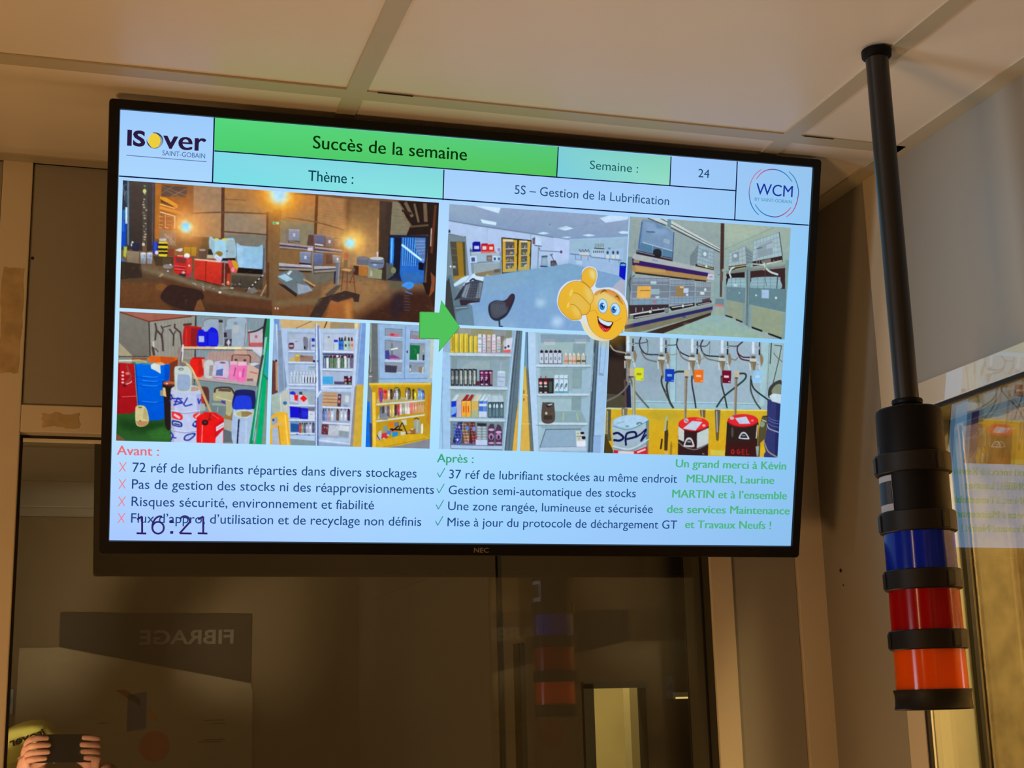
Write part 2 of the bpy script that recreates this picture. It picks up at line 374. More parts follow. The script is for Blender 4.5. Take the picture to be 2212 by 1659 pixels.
# goods
P([(845, 826), (990, 828), (985, 932), (845, 930)], (190, 146, 44), col2=(170, 124, 40)); L([(925, 840), (925, 930)], 10, (150, 108, 34))
Sp([(1140, 720), (1170, 712), (1200, 735), (1300, 738), (1370, 722), (1430, 745), (1440, 950), (1330, 960), (1215, 955), (1145, 850)], (160, 204, 230))
P([(1330, 745), (1432, 745), (1436, 955), (1330, 955)], (150, 172, 178), a=.7); P([(1150, 730), (1200, 760), (1200, 940), (1150, 850)], (150, 180, 185), a=.7)
El(1220, 738, 32, 16, (205, 206, 120)); El(1320, 740, 38, 16, (205, 206, 120)); El(1345, 872, 12, 9, (70, 110, 140))
P([(1275, 955), (1440, 952), (1438, 985), (1290, 985)], (34, 26, 24))
Sp([(1450, 800), (1480, 790), (1520, 812), (1700, 822), (1755, 812), (1752, 1076), (1600, 1080), (1480, 1062)], (146, 192, 226))
P([(1455, 800), (1530, 812), (1520, 1070), (1480, 1062)], (168, 204, 232), a=.8)
P([(1470, 1062), (1760, 1084), (1755, 1142), (1460, 1124)], (30, 23, 22)); L([(1770, 840), (1762, 1150)], 16, (80, 90, 105))
P([(483, 764), (550, 764), (548, 920), (487, 905)], (40, 52, 150)); P([(500, 764), (530, 764), (525, 915), (500, 910)], (54, 74, 190))
Sp([(552, 776), (600, 768), (656, 776), (650, 925), (600, 934), (552, 920)], (226, 204, 48))
for y in (798, 852, 893): L([(552, y), (652, y + 2)], 22, (36, 30, 22))
El(600, 742, 44, 16, (200, 196, 190)); El(530, 890, 20, 24, (222, 214, 216))
P([(185, 868), (328, 880), (322, 1020), (188, 1008)], (150, 134, 108), col2=(120, 104, 84))
P([(250, 770), (330, 780), (325, 876), (250, 868)], (44, 44, 66)); El(250, 770, 12, 12, (220, 220, 225)); El(238, 800, 8, 20, (200, 200, 210))
for x in (342, 416):
    P([(x, 894), (x + 66, 894), (x + 60, 1022), (x + 4, 1016)], (184, 196, 214), col2=(120, 128, 140)); El(x + 33, 896, 33, 9, (210, 220, 230))
    for i in range(8): El(x + rnd(10, 55), rnd(920, 1005), 7, 7, (96, 110, 140), .8)
Rc(362, 780, 392, 812, (205, 196, 200)); P([(150, 820), (190, 820), (175, 950), (145, 930)], (170, 180, 70))
Gl(125, 990, 50, (30, 120, 250), .8, .8)
P([(486, 930), (724, 944), (716, 1060), (520, 1040)], (74, 58, 42)); P([(600, 950), (710, 955), (700, 1040), (590, 1030)], (96, 76, 52), a=.7)
P([(660, 845), (735, 850), (730, 930), (656, 925)], (140, 60, 44), a=.8)
P([(735, 850), (830, 845), (840, 930), (735, 925)], (150, 92, 50)); P([(740, 862), (800, 840), (830, 838), (826, 868), (800, 880)], (222, 214, 214)); L([(775, 930), (830, 935)], 16, (235, 215, 190))
P([(728, 926), (936, 944), (936, 1120), (880, 1190), (780, 1150), (730, 1120)], (192, 42, 40))
P([(752, 946), (872, 956), (862, 1014), (756, 1004)], (122, 52, 48)); P([(876, 960), (936, 950), (936, 1118), (880, 1140)], (206, 58, 52))
for y in (1042, 1078): L([(740, y), (868, y + 14)], 8, (236, 96, 90)); L([(740, y + 12), (868, y + 26)], 6, (110, 24, 24))
El(880, 926, 34, 28, (236, 236, 238)); L([(845, 945), (900, 950)], 8, (170, 160, 160)); El(906, 1040, 11, 13, (240, 200, 200)); El(900, 985, 14, 22, (190, 80, 74))
P([(785, 1130), (870, 1140), (860, 1205), (790, 1190)], (48, 36, 44)); P([(895, 1150), (945, 1110), (940, 1190), (890, 1190)], (150, 70, 90), a=.8); El(840, 1120, 18, 14, (220, 205, 205), .8)
El(660, 1050, 60, 26, (150, 144, 150), .8); El(650, 1102, 40, 16, (90, 84, 84), .8); El(660, 1104, 12, 9, (225, 220, 216)); El(690, 1030, 14, 10, (200, 200, 225))
P([(1010, 860), (1120, 850), (1110, 960), (1020, 950)], (100, 74, 58)); El(1060, 860, 40, 12, (196, 184, 170), .7)
P([(1130, 850), (1160, 850), (1185, 915), (1120, 915)], (48, 44, 46)); P([(1115, 915), (1200, 920), (1195, 960), (1110, 955)], (190, 174, 150))
P([(964, 960), (1350, 990), (1350, 1010), (1100, 1000), (966, 985)], (226, 186, 164)); P([(1270, 985), (1352, 990), (1352, 1008), (1270, 1006)], (150, 150, 170))
P([(962, 974), (1288, 1008), (1272, 1266), (1110, 1240), (966, 1196)], (214, 58, 40), col2=(188, 44, 34)); L([(1100, 990), (1094, 1236)], 12, (150, 34, 28)); P([(970, 985), (1095, 995), (1090, 1060), (968, 1050)], (192, 50, 38), a=.6)
P([(1288, 1008), (1385, 1015), (1378, 1280), (1275, 1262)], (102, 36, 30)); L([(1315, 1015), (1312, 1290)], 10, (150, 130, 120)); P([(1345, 1130), (1380, 1130), (1378, 1270), (1335, 1260)], (178, 60, 40)); El(1355, 1240, 16, 22, (225, 170, 120))
L([(985, 1205), (1270, 1275)], 16, (44, 22, 20))
El(1250, 905, 44, 32, (150, 120, 40)); P([(1216, 904), (1292, 958), (1256, 1006), (1190, 950)], (214, 216, 246)); L([(1215, 940), (1265, 975)], 4, (140, 130, 170)); L([(1205, 955), (1250, 985)], 4, (140, 130, 170))
Sp([(1352, 990), (1385, 978), (1430, 985), (1475, 1040), (1462, 1090), (1440, 1134), (1400, 1128)], (222, 82, 84)); Sp([(1400, 982), (1445, 990), (1478, 1045), (1455, 1085), (1420, 1050)], (206, 156, 44)); El(1412, 1085, 20, 26, (240, 150, 150))
P([(1400, 1122), (1765, 1144), (1752, 1320), (1392, 1290)], (84, 74, 62), col2=(64, 56, 48)); L([(1500, 1180), (1500, 1300)], 6, (54, 46, 40)); L([(1400, 1135), (1760, 1158)], 22, (108, 98, 82))
# ground
P([(100, 1000), (350, 1040), (610, 1110), (760, 1150), (960, 1196), (1270, 1275), (1560, 1310), (1927, 1400), (1927, 1700), (80, 1700)], (98, 76, 54), col2=(74, 46, 32))
P([(100, 990), (350, 1020), (360, 1180), (100, 1200)], (56, 44, 36)); P([(350, 1040), (620, 1110), (960, 1210), (1400, 1330), (1927, 1420), (1927, 1450), (1300, 1380), (900, 1270), (600, 1170), (350, 1090)], (128, 116, 92), a=.8, soft=3)
P([(560, 1170), (700, 1200), (1000, 1300), (1400, 1400), (1927, 1460), (1927, 1560), (1080, 1470), (1060, 1420), (640, 1280)], (94, 58, 38), soft=2)
P([(110, 1230), (560, 1236), (650, 1290), (570, 1420), (720, 1560), (90, 1560)], (108, 70, 42), col2=(98, 62, 36), soft=2); El(580, 1290, 70, 42, (130, 84, 44), .8)
Sp([(600, 1340), (690, 1262), (860, 1290), (1040, 1330), (1075, 1420), (1000, 1480), (960, 1560), (800, 1540), (590, 1440)], (54, 36, 32)); P([(960, 1560), (1000, 1450), (1040, 1425), (1090, 1560)], (120, 76, 44))
P([(550, 1170), (590, 1125), (615, 1140), (580, 1172)], (180, 150, 100), a=.8)
for i in range(26): El(rnd(900, 1500), rnd(1240, 1330), rnd(5, 16), rnd(4, 9), random.choice([(190, 184, 176), (150, 140, 120), (90, 76, 60)]), .8)
El(1262, 1350, 18, 12, (220, 224, 230)); El(1400, 1300, 20, 8, (190, 220, 220)); El(1320, 1300, 60, 14, (150, 138, 120), .6)
Cu([(1560, 1340), (1600, 1310), (1760, 1150)], 12, (30, 26, 28)); 
for t in (.1, .32, .5, .72, .95): L([(1575 + 180 * t, 1325 - 170 * t), (1590 + 180 * t, 1311 - 170 * t)], 12, (215, 205, 200))
P([(1600, 1300), (1660, 1290), (1700, 1340), (1640, 1365), (1560, 1350)], (120, 118, 112), a=.9); L([(1735, 1390), (1800, 1260)], 14, (170, 140, 104))
for i in range(120): El(rnd(110, 1900), rnd(1050, 1560), rnd(4, 26), rnd(3, 10), random.choice([(60, 42, 34), (116, 84, 56)]), .22)
P([(1825, 430), (1940, 430), (1940, 1440), (1800, 1430)], (134, 100, 62), col2=(110, 84, 58)); P([(1810, 1000), (1830, 1000), (1830, 1400), (1796, 1420)], (84, 58, 40))
crop(590, 410, 5.722)
P([(100, 60), (530, 75), (512, 440), (100, 360)], (190, 122, 62), col2=(150, 124, 90)); P([(90, 365), (512, 435), (505, 700), (80, 660)], (134, 126, 100))
P([(545, 75), (930, 120), (900, 620), (540, 560)], (168, 120, 76), col2=(170, 128, 84)); P([(930, 120), (1320, 140), (1310, 1000), (850, 900), (905, 560)], (128, 92, 58), col2=(180, 142, 96))
P([(0, 100), (95, 100), (85, 1400), (0, 1400)], (150, 104, 60), col2=(110, 86, 60))
L([(545, 70), (525, 560)], 34, (104, 62, 34)); P([(900, 110), (965, 115), (930, 420), (905, 560)], (112, 74, 44), soft=4)
Cu([(160, 345), (520, 400), (880, 500)], 15, (128, 86, 50)); 
for i in range(12): L([(560, 180 + i * 34), (900, 230 + i * 36)], 4, (140, 98, 62), .5); L([(950, 230 + i * 60), (1300, 200 + i * 62)], 5, (140, 104, 66), .5)
P([(1320, 140), (1478, 150), (1440, 600), (1400, 1130), (1300, 1120)], (76, 58, 46), col2=(58, 44, 38)); P([(1400, 160), (1478, 165), (1450, 560), (1400, 1120)], (62, 50, 44), a=.8)
P([(1478, 150), (1600, 160), (1700, 440), (1650, 570), (1450, 566)], (128, 120, 98))
for i in range(9): L([(1480, 200 + i * 42), (1690, 215 + i * 42)], 4, (104, 96, 78), .6)
P([(1545, 140), (2060, 160), (1990, 1520), (1880, 1500), (1925, 560), (1650, 565), (1700, 450)], (42, 30, 26))
for a_, b_, c_ in (((1640, 165), (1720, 330), 40), ((1750, 180), (1800, 400), 26), ((1880, 180), (1890, 390), 44), ((1600, 300), (1710, 450), 22), ((1560, 170), (1620, 260), 20)): L([a_, b_], c_, (130, 110, 84), .8)
L([(1700, 460), (1920, 440)], 22, (92, 76, 58)); L([(2010, 200), (1960, 780)], 30, (96, 52, 38)); L([(1960, 480), (1950, 700)], 14, (190, 170, 150)); L([(1600, 260), (1710, 300)], 26, (54, 34, 28))
P([(1440, 560), (1932, 568), (1870, 1160), (1400, 1120)], (34, 36, 60)); P([(1590, 590), (1886, 596), (1862, 1160), (1600, 1160), (1565, 1030)], (40, 104, 196))
for i in range(7): L([(1612 + i * 30, 600), (1604 + i * 26, 940)], 11, (96, 176, 250), .85); L([(1626 + i * 30, 600), (1616 + i * 26, 930)], 7, (16, 50, 130), .8)
P([(1760, 600), (1886, 600), (1880, 880), (1830, 860), (1760, 720)], (86, 120, 176)); 
for i in range(5): L([(1760 + i * 8, 640 + i * 40), (1882, 640 + i * 36)], 8, (150, 190, 240), .6)
L([(1596, 684), (1836, 872)], 26, (196, 240, 255)); P([(1450, 596), (1502, 598), (1488, 930), (1444, 930)], (36, 130, 236)); L([(1474, 600), (1462, 900)], 16, (130, 210, 255), .8)
P([(1500, 598), (1592, 596), (1566, 1040), (1490, 1030)], (28, 28, 48)); P([(1400, 900), (1490, 930), (1490, 1060), (1400, 1120)], (84, 88, 84)); El(1490, 1000, 32, 40, (124, 134, 96))
P([(1800, 900), (1870, 900), (1865, 1000), (1800, 990)], (16, 18, 44)); El(1855, 880, 18, 30, (120, 160, 220), .8)
# racks
for (a_, b_, c_, d_) in ((80, 655, 495, 700), (520, 705, 860, 745)):
    P([(a_, b_), (c_, d_), (c_, d_ + 24), (a_, b_ + 26)], (170, 150, 146)); P([(a_, b_ + 24), (c_, d_ + 22), (c_, d_ + 40), (a_, b_ + 46)], (62, 56, 104)); P([(a_, b_ + 46), (c_, d_ + 40), (c_, d_ + 56), (a_, b_ + 64)], (160, 148, 130))
P([(80, 740), (490, 760), (490, 950), (80, 930)], (132, 98, 62)); P([(515, 770), (860, 790), (850, 960), (515, 950)], (124, 88, 62))
for (a_, b_, c_, d_) in ((75, 905, 490, 945), (510, 945, 790, 950)):
    P([(a_, b_), (c_, d_), (c_, d_ + 22), (a_, b_ + 40)], (180, 176, 180)); P([(a_, b_ + 44), (c_, d_ + 22), (c_, d_ + 36), (a_, b_ + 62)], (70, 64, 100)); P([(a_, b_ + 62), (c_, d_ + 36), (c_, d_ + 60), (a_, b_ + 84)], (150, 142, 128)); L([(a_, b_ + 92), (c_, d_ + 72)], 12, (34, 30, 28))
L([(505, 560), (486, 1040)], 12, (140, 140, 150)); Rc(430, 718, 492, 758, (200, 200, 225)); 
def ibc(x0, y0, x1, y1, c, lab=None):
    P([(x0, y0), (x1, y0 + 8), (x1 - 6, y1 + 4), (x0 + 4, y1)], c, col2=tuple(v * .86 for v in c))
    for i in range(1, 4): L([(x0, y0 + (y1 - y0) * i / 4), (x1, y0 + 6 + (y1 - y0) * i / 4)], 4, tuple(v * .8 for v in c), .7)
    L([(x0, y0 + 4), (x1, y0 + 10)], 7, tuple(min(255, v * 1.2) for v in c))
    if lab: Rc((x0 + x1) / 2 - 14, (y0 + y1) / 2 - 22, (x0 + x1) / 2 + 14, (y0 + y1) / 2 + 18, (190, 200, 226))
ibc(196, 492, 330, 630, (146, 152, 180), 1); P([(190, 630), (330, 640), (325, 662), (185, 655)], (70, 52, 44)); L([(200, 640), (320, 655)], 6, (220, 200, 180)); P([(150, 500), (196, 495), (190, 640), (160, 640)], (118, 110, 110), a=.8)
P([(440, 560), (510, 560), (505, 700), (420, 690)], (92, 64, 58)); ibc(512, 556, 640, 690, (112, 108, 134)); L([(520, 675), (620, 690)], 14, (214, 220, 240)); ibc(650, 582, 752, 706, (132, 110, 118), 1); ibc(756, 610, 835, 712, (148, 114, 98))
ibc(332, 770, 472, 912, (130, 140, 170), 1); P([(325, 905), (475, 915), (465, 945), (325, 938)], (40, 34, 40)); L([(330, 932), (465, 940)], 9, (230, 230, 236)); ibc(505, 785, 622, 932, (104, 116, 158)); P([(660, 800), (735, 800), (730, 920), (655, 920)], (104, 70, 56)); ibc(738, 812, 838, 905, (140, 134, 152)); El(800, 860, 12, 18, (220, 226, 240))
Gl(960, 660, 400, (252, 184, 92), .95, 1.7); Gl(1010, 640, 170, (255, 210, 100), 1.0, .9); Gl(870, 640, 90, (255, 224, 120), .6, 1.2); Gl(950, 660, 85, (176, 236, 250), 1.0, .6); El(955, 660, 46, 34, (170, 238, 255))
P([(850, 760), (1030, 770), (1010, 960), (860, 980)], (168, 130, 88), soft=5); El(900, 820, 30, 44, (190, 100, 60), .8); P([(880, 870), (930, 870), (920, 970), (870, 970)], (130, 100, 66))
P([(1280, 770), (1305, 770), (1300, 835), (1285, 835)], (220, 210, 210)); L([(1300, 350), (1290, 760)], 8, (196, 150, 100))
P([(1036, 846), (1190, 850), (1182, 940), (1032, 930)], (108, 108, 120)); El(1110, 848, 78, 22, (126, 120, 128)); Sp([(1195, 862), (1240, 838), (1340, 838), (1374, 862), (1352, 972), (1194, 962)], (110, 122, 150)); El(1284, 852, 84, 20, (196, 196, 196)); L([(1200, 905), (1360, 912)], 9, (60, 66, 80)); El(1260, 930, 26, 12, (170, 200, 240), .7)
P([(1000, 940), (1062, 945), (1056, 1060), (1000, 1050)], (74, 42, 28)); P([(1062, 942), (1172, 954), (1166, 1072), (1060, 1062)], (172, 110, 52)); P([(1176, 975), (1350, 990), (1344, 1110), (1168, 1088)], (140, 142, 112)); Rc(1200, 1000, 1230, 1070, (176, 176, 150)); L([(1170, 1096), (1344, 1118)], 10, (30, 22, 18))
# floor
P([(60, 1010), (490, 1040), (770, 1020), (1030, 1060), (1400, 1130), (1870, 1170), (1990, 1480), (1990, 1700), (-10, 1700), (-10, 1380), (50, 1360)], (122, 100, 78), col2=(112, 70, 40))
P([(640, 1180), (860, 1100), (1350, 1130), (1450, 1200), (1050, 1500), (560, 1400)], (150, 112, 72), soft=4, a=.9); P([(490, 1040), (770, 1030), (760, 1100), (560, 1180), (400, 1060)], (108, 104, 92), soft=2)
P([(1400, 1130), (1600, 1140), (1620, 1240), (1450, 1220)], (96, 90, 72), soft=3); P([(1010, 1620), (1350, 1420), (1600, 1260), (1990, 1240), (1990, 1700), (1000, 1700)], (64, 38, 30), soft=6); P([(1850, 1150), (1920, 1150), (1990, 1260), (1900, 1300)], (40, 26, 24))
P([(1480, 1290), (1600, 1260), (1620, 1500), (1500, 1620), (1450, 1500)], (44, 34, 42), soft=4, a=.8)
P([(1600, 1030), (1862, 1040), (1850, 1130), (1620, 1150)], (52, 108, 180), soft=3); Sp([(1588, 1188), (1640, 1150), (1700, 1142), (1744, 1170), (1722, 1216), (1670, 1236), (1640, 1210)], (62, 148, 240)); L([(1630, 1250), (1720, 1290), (1640, 1270)], 10, (90, 130, 200), .8)
for i in range(6): L([(1620, 1310 + i * 36), (1690, 1316 + i * 36)], 8, (86, 96, 140), .6)
P([(1950, 1020), (2005, 1080), (1995, 1250), (1930, 1330), (1960, 1150)], (150, 80, 46), a=.9)
P([(640, 1300), (780, 1190), (850, 1180), (770, 1270), (700, 1340)], (86, 72, 62)); P([(560, 1350), (900, 1250), (1075, 1296), (1060, 1392), (1000, 1384), (990, 1340), (800, 1396), (720, 1370), (600, 1580), (440, 1600), (530, 1420)], (62, 46, 42))
P([(715, 1375), (800, 1400), (980, 1340), (1000, 1620), (640, 1600)], (168, 104, 56), col2=(150, 90, 46), soft=2); P([(880, 1400), (960, 1380), (970, 1600), (900, 1600)], (206, 140, 70), a=.6, soft=3)
P([(-10, 1380), (600, 1330), (560, 1420), (0, 1440)], (124, 106, 76), a=.7, soft=3)
Sp([(60, 1075), (150, 1010), (300, 1000), (390, 1060), (440, 1180), (500, 1240), (300, 1300), (150, 1180)], (104, 116, 122)); P([(60, 1075), (150, 1040), (250, 1110), (170, 1140)], (160, 196, 216)); P([(300, 1160), (440, 1190), (490, 1250), (310, 1296)], (148, 160, 178)); P([(170, 1040), (210, 1000), (240, 1010), (200, 1060)], (196, 214, 226)); P([(150, 1180), (300, 1290), (290, 1330), (60, 1160)], (48, 38, 34))
L([(380, 1110), (520, 1190)], 20, (190, 150, 100)); L([(400, 1140), (500, 1210)], 10, (60, 44, 32))
P([(780, 890), (832, 892), (816, 1180), (758, 1168)], (108, 110, 124)); L([(822, 900), (806, 1170)], 10, (150, 150, 160)); P([(758, 1010), (780, 1010), (770, 1170), (752, 1160)], (46, 44, 60)); El(806, 892, 28, 12, (150, 156, 170))
P([(834, 990), (900, 978), (985, 992), (940, 1016)], (206, 156, 104)); 
for a_, b_ in (((870, 1010), (845, 1250)), ((920, 1010), (915, 1240)), ((990, 1000), (1020, 1280)), ((985, 1060), (950, 1160))): L([a_, b_], 9, (110, 56, 36))
L([(850, 1130), (1020, 1150)], 7, (120, 60, 40)); El(1000, 990, 16, 24, (100, 84, 80))
for i in range(150): El(rnd(20, 1950), rnd(1080, 1620), rnd(6, 30), rnd(3, 9), random.choice([(70, 48, 36), (140, 100, 64)]), .2)
Gl(80, 60, 620, (246, 150, 56), .9, 1.8); Gl(80, 60, 330, (255, 176, 40), 1.0, 1.0); Gl(80, 60, 200, (255, 224, 110), 1.0, .8); Gl(75, 60, 140, (190, 240, 255), 1.0, .6); El(75, 50, 62, 90, (176, 226, 255), .9, soft=3)
Rc(0, 398, 78, 432, (170, 196, 130)); El(22, 416, 14, 13, (60, 190, 90)); El(58, 416, 12, 11, (210, 236, 200))
El(30, 1468, 8, 16, (220, 214, 210)); El(62, 1470, 8, 16, (220, 214, 210))
speckle(9, amp2=3); soften()

# ---- picture 2: the drum store before
photo([(258, 673), (583.6, 689), (576, 960), (251, 952)])
crop(240, 670, 5.53)
Rc(40, -20, 2000, 1700, (130, 132, 126))
P([(90, 10), (1100, 60), (960, 80), (450, 142), (100, 25)], (160, 96, 78)); L([(100, 24), (450, 140), (960, 78)], 14, (112, 56, 40)); Rc(300, 40, 500, 80, (176, 110, 120), a=.3, soft=4)
P([(90, 28), (452, 146), (462, 556), (85, 552)], (124, 120, 112), col2=(112, 108, 100)); P([(95, 385), (262, 552), (90, 552)], (166, 156, 124)); L([(90, 556), (470, 558)], 10, (66, 60, 52))
P([(458, 146), (1008, 80), (1008, 590), (466, 560)], (150, 148, 138)); P([(1024, 74), (1880, 108), (1820, 1250), (1000, 1100)], (132, 152, 162))
for i in range(14): L([(480 + i * 40, 150 - i * 4), (484 + i * 40, 560)], 6, (128, 126, 118), .7)
for i in range(20): L([(1040 + i * 40, 78), (1036 + i * 38, 1000)], 6, (112, 132, 142), .6)
L([(456, 146), (470, 560)], 12, (50, 40, 36)); L([(1016, 74), (1000, 900)], 14, (40, 48, 50))
for pts, w_ in ((((530, 160), (545, 230), (530, 360)), 18), (((555, 250), (610, 310), (620, 400), (624, 490)), 20), (((600, 190), (625, 240), (600, 330)), 14), (((620, 210), (715, 185)), 12), (((700, 230), (750, 300), (745, 430)), 16), (((780, 250), (745, 300)), 12), (((765, 170), (760, 210), (830, 270), (850, 440)), 18), (((870, 180), (960, 170)), 26), (((500, 440), (515, 540)), 26), (((530, 460), (565, 500)), 10)): L(pts, w_, (74, 58, 56))
L([(508, 380), (512, 440)], 18, (205, 200, 196)); P([(806, 440), (838, 440), (830, 680), (800, 670)], (150, 120, 110))
P([(455, 548), (800, 566), (800, 640), (450, 620)], (222, 96, 26)); P([(590, 556), (764, 572), (760, 650), (600, 640)], (196, 78, 26)); P([(700, 640), (800, 590), (800, 860), (700, 850)], (116, 54, 36)); Rc(250, 570, 430, 600, (140, 84, 60))
# upper shelf
P([(1640, 240), (1700, 245), (1830, 225), (1822, 432), (1652, 436)], (186, 178, 190)); P([(1660, 392), (1820, 390), (1818, 436), (1655, 438)], (196, 90, 92)); Cu([(1640, 270), (1740, 250), (1830, 200)], 16, (52, 46, 52)); El(1735, 320, 16, 20, (190, 90, 110)); L([(1650, 260), (1655, 430)], 12, (160, 60, 60))
Sp([(1092, 160), (1130, 112), (1290, 112), (1340, 160), (1350, 420), (1100, 430)], (152, 170, 190)); P([(1285, 140), (1330, 150), (1345, 420), (1290, 420)], (136, 140, 140), a=.8); Rc(1288, 120, 1336, 150, (52, 44, 44)); Cu([(1100, 200), (1110, 130), (1200, 105), (1320, 115)], 8, (120, 110, 100))
Sp([(1375, 140), (1420, 92), (1600, 96), (1622, 160), (1600, 420), (1400, 432)], (160, 178, 196)); P([(1450, 180), (1530, 190), (1520, 280), (1460, 290)], (180, 186, 186), a=.8); El(1490, 160, 26, 20, (120, 140, 160), .8); Cu([(1375, 200), (1390, 110), (1500, 90)], 8, (126, 116, 110)); L([(1612, 160), (1596, 420)], 8, (120, 120, 120))
P([(1355, 240), (1445, 230), (1440, 430), (1350, 430)], (120, 132, 150)); Rc(1350, 270, 1385, 325, (48, 44, 50)); P([(1365, 350), (1445, 345), (1440, 432), (1355, 430)], (62, 52, 60)); El(1405, 390, 24, 26, (190, 200, 230), .8); L([(1410, 350), (1405, 430)], 10, (230, 220, 200))
Sp([(876, 205), (960, 192), (1060, 205), (1085, 230), (1045, 430), (872, 432)], (186, 34, 32)); P([(960, 215), (1080, 225), (1040, 430), (955, 432)], (138, 30, 34)); L([(905, 230), (900, 420)], 16, (206, 60, 50), .7)
Sp([(1040, 260), (1075, 236), (1160, 240), (1200, 208), (1250, 225), (1282, 280), (1275, 430), (1160, 434), (1038, 428)], (24, 26, 216)); L([(1160, 260), (1158, 430)], 8, (14, 10, 140)); Rc(1050, 312, 1115, 385, (170, 180, 236)); El(1135, 246, 28, 13, (150, 160, 220)); P([(1165, 260), (1275, 270), (1270, 420), (1165, 425)], (34, 50, 236), a=.5)
P([(870, 436), (1810, 446), (1806, 474), (874, 464)], (220, 186, 150)); P([(1240, 441), (1560, 444), (1560, 470), (1240, 466)], (232, 226, 170)); P([(1560, 444), (1810, 446), (1806, 560), (1700, 474)], (205, 205, 220)); L([(870, 472), (1700, 482)], 8, (90, 80, 84))
P([(1180, 500), (1640, 490), (1700, 500), (1780, 590), (1780, 620), (1150, 600), (1140, 560)], (176, 148, 140)); 
for i in range(12): L([(1190 + i * 40, 500), (1180 + i * 40, 600)], 5, (150, 120, 116), .7)
L([(1700, 480), (1800, 560)], 14, (200, 200, 215))
# middle shelf
P([(975, 790), (1200, 800), (1760, 858), (1750, 915), (1000, 830)], (178, 168, 170)); L([(985, 832), (1740, 918)], 8, (100, 92, 92)); P([(980, 790), (1200, 805), (1180, 830), (990, 822)], (200, 150, 130))
Sp([(945, 640), (985, 572), (1100, 570), (1115, 620), (1100, 785), (1010, 785)], (232, 34, 26)); Rc(1045, 590, 1115, 780, (180, 34, 30), a=.6); L([(975, 576), (1120, 574)], 12, (170, 30, 30)); P([(1085, 590), (1120, 590), (1130, 660), (1100, 700)], (220, 150, 120))
Sp([(1115, 640), (1150, 600), (1200, 600), (1232, 650), (1215, 800), (1120, 800)], (198, 200, 204)); P([(1180, 660), (1225, 660), (1210, 790), (1170, 790)], (140, 136, 128), a=.8)
Sp([(1238, 640), (1262, 616), (1370, 608), (1408, 640), (1390, 818), (1235, 805)], (206, 188, 214)); P([(1260, 660), (1350, 665), (1340, 790), (1252, 780)], (176, 196, 232)); P([(1262, 720), (1340, 700), (1335, 790), (1252, 784)], (70, 86, 150), a=.8); El(1335, 630, 36, 12, (110, 100, 120)); L([(1240, 806), (1385, 820)], 10, (240, 80, 140))
L([(1445, 620), (1450, 550), (1480, 532), (1650, 540), (1668, 560), (1665, 640)], 12, (86, 48, 36)); P([(1460, 540), (1650, 548), (1660, 640), (1460, 640)], (176, 136, 124)); P([(1480, 480), (1620, 480), (1630, 535), (1470, 532)], (196, 160, 146)); El(1495, 600, 18, 16, (70, 64, 76)); El(1600, 604, 18, 16, (70, 64, 76))
Sp([(1425, 650), (1440, 620), (1500, 620), (1515, 660), (1500, 828), (1410, 828)], (232, 128, 184)); Rc(1425, 612, 1510, 655, (226, 180, 200)); L([(1490, 690), (1470, 790)], 14, (176, 70, 140))
Sp([(1520, 660), (1540, 625), (1610, 625), (1630, 670), (1612, 850), (1500, 840)], (238, 112, 178)); Rc(1520, 618, 1620, 665, (230, 190, 206)); L([(1590, 700), (1575, 800)], 14, (186, 80, 150)); El(1545, 770, 16, 40, (250, 180, 220), .7)
P([(1632, 660), (1700, 640), (1790, 720), (1760, 860), (1615, 838)], (206, 176, 162)); L([(1660, 740), (1750, 760)], 14, (196, 110, 110)); P([(1680, 660), (1780, 630), (1790, 720), (1750, 700)], (110, 116, 136)); P([(1640, 640), (1720, 632), (1790, 640), (1700, 672)], (206, 206, 214)); Rc(1625, 820, 1700, 850, (140, 100, 96))
# lower goods
P([(1000, 850), (1740, 920), (1720, 1300), (1000, 1230)], (118, 140, 146)); P([(1350, 1250), (1460, 1220), (1460, 1580), (1340, 1580)], (96, 106, 112)); P([(1340, 1280), (1465, 1330), (1455, 1460), (1340, 1420)], (170, 166, 156)); P([(1360, 1240), (1480, 1220), (1460, 1320), (1350, 1300)], (150, 116, 70))
Sp([(1060, 930), (1110, 915), (1160, 930), (1175, 1000), (1165, 1150), (1110, 1130), (1080, 1060)], (92, 54, 50)); P([(1080, 1010), (1110, 1040), (1110, 1120), (1080, 1110)], (200, 40, 40)); P([(1065, 1120), (1120, 1120), (1135, 1200), (1070, 1210)], (160, 176, 170))
Sp([(1238, 960), (1262, 932), (1430, 934), (1476, 990), (1440, 1240), (1380, 1250), (1230, 1080)], (178, 174, 134)); Cu([(1238, 985), (1265, 935), (1420, 932), (1480, 1010)], 18, (70, 54, 44)); P([(1290, 940), (1430, 944), (1440, 980), (1280, 970)], (96, 76, 70)); L([(1260, 1040), (1440, 1090)], 9, (210, 205, 170))
Sp([(1195, 1110), (1220, 1085), (1350, 1095), (1375, 1140), (1350, 1280), (1200, 1220)], (112, 130, 132)); P([(1210, 1110), (1370, 1120), (1370, 1150), (1205, 1140)], (150, 166, 150)); P([(1315, 1080), (1370, 1085), (1370, 1130), (1320, 1110)], (86, 70, 150)); L([(1280, 1160), (1272, 1220)], 8, (150, 186, 200))
Sp([(1470, 1010), (1520, 955), (1690, 960), (1725, 1010), (1705, 1190), (1465, 1185)], (32, 34, 96)); Sp([(1482, 1060), (1520, 1024), (1650, 1030), (1680, 1090), (1665, 1190), (1470, 1185)], (34, 60, 216))
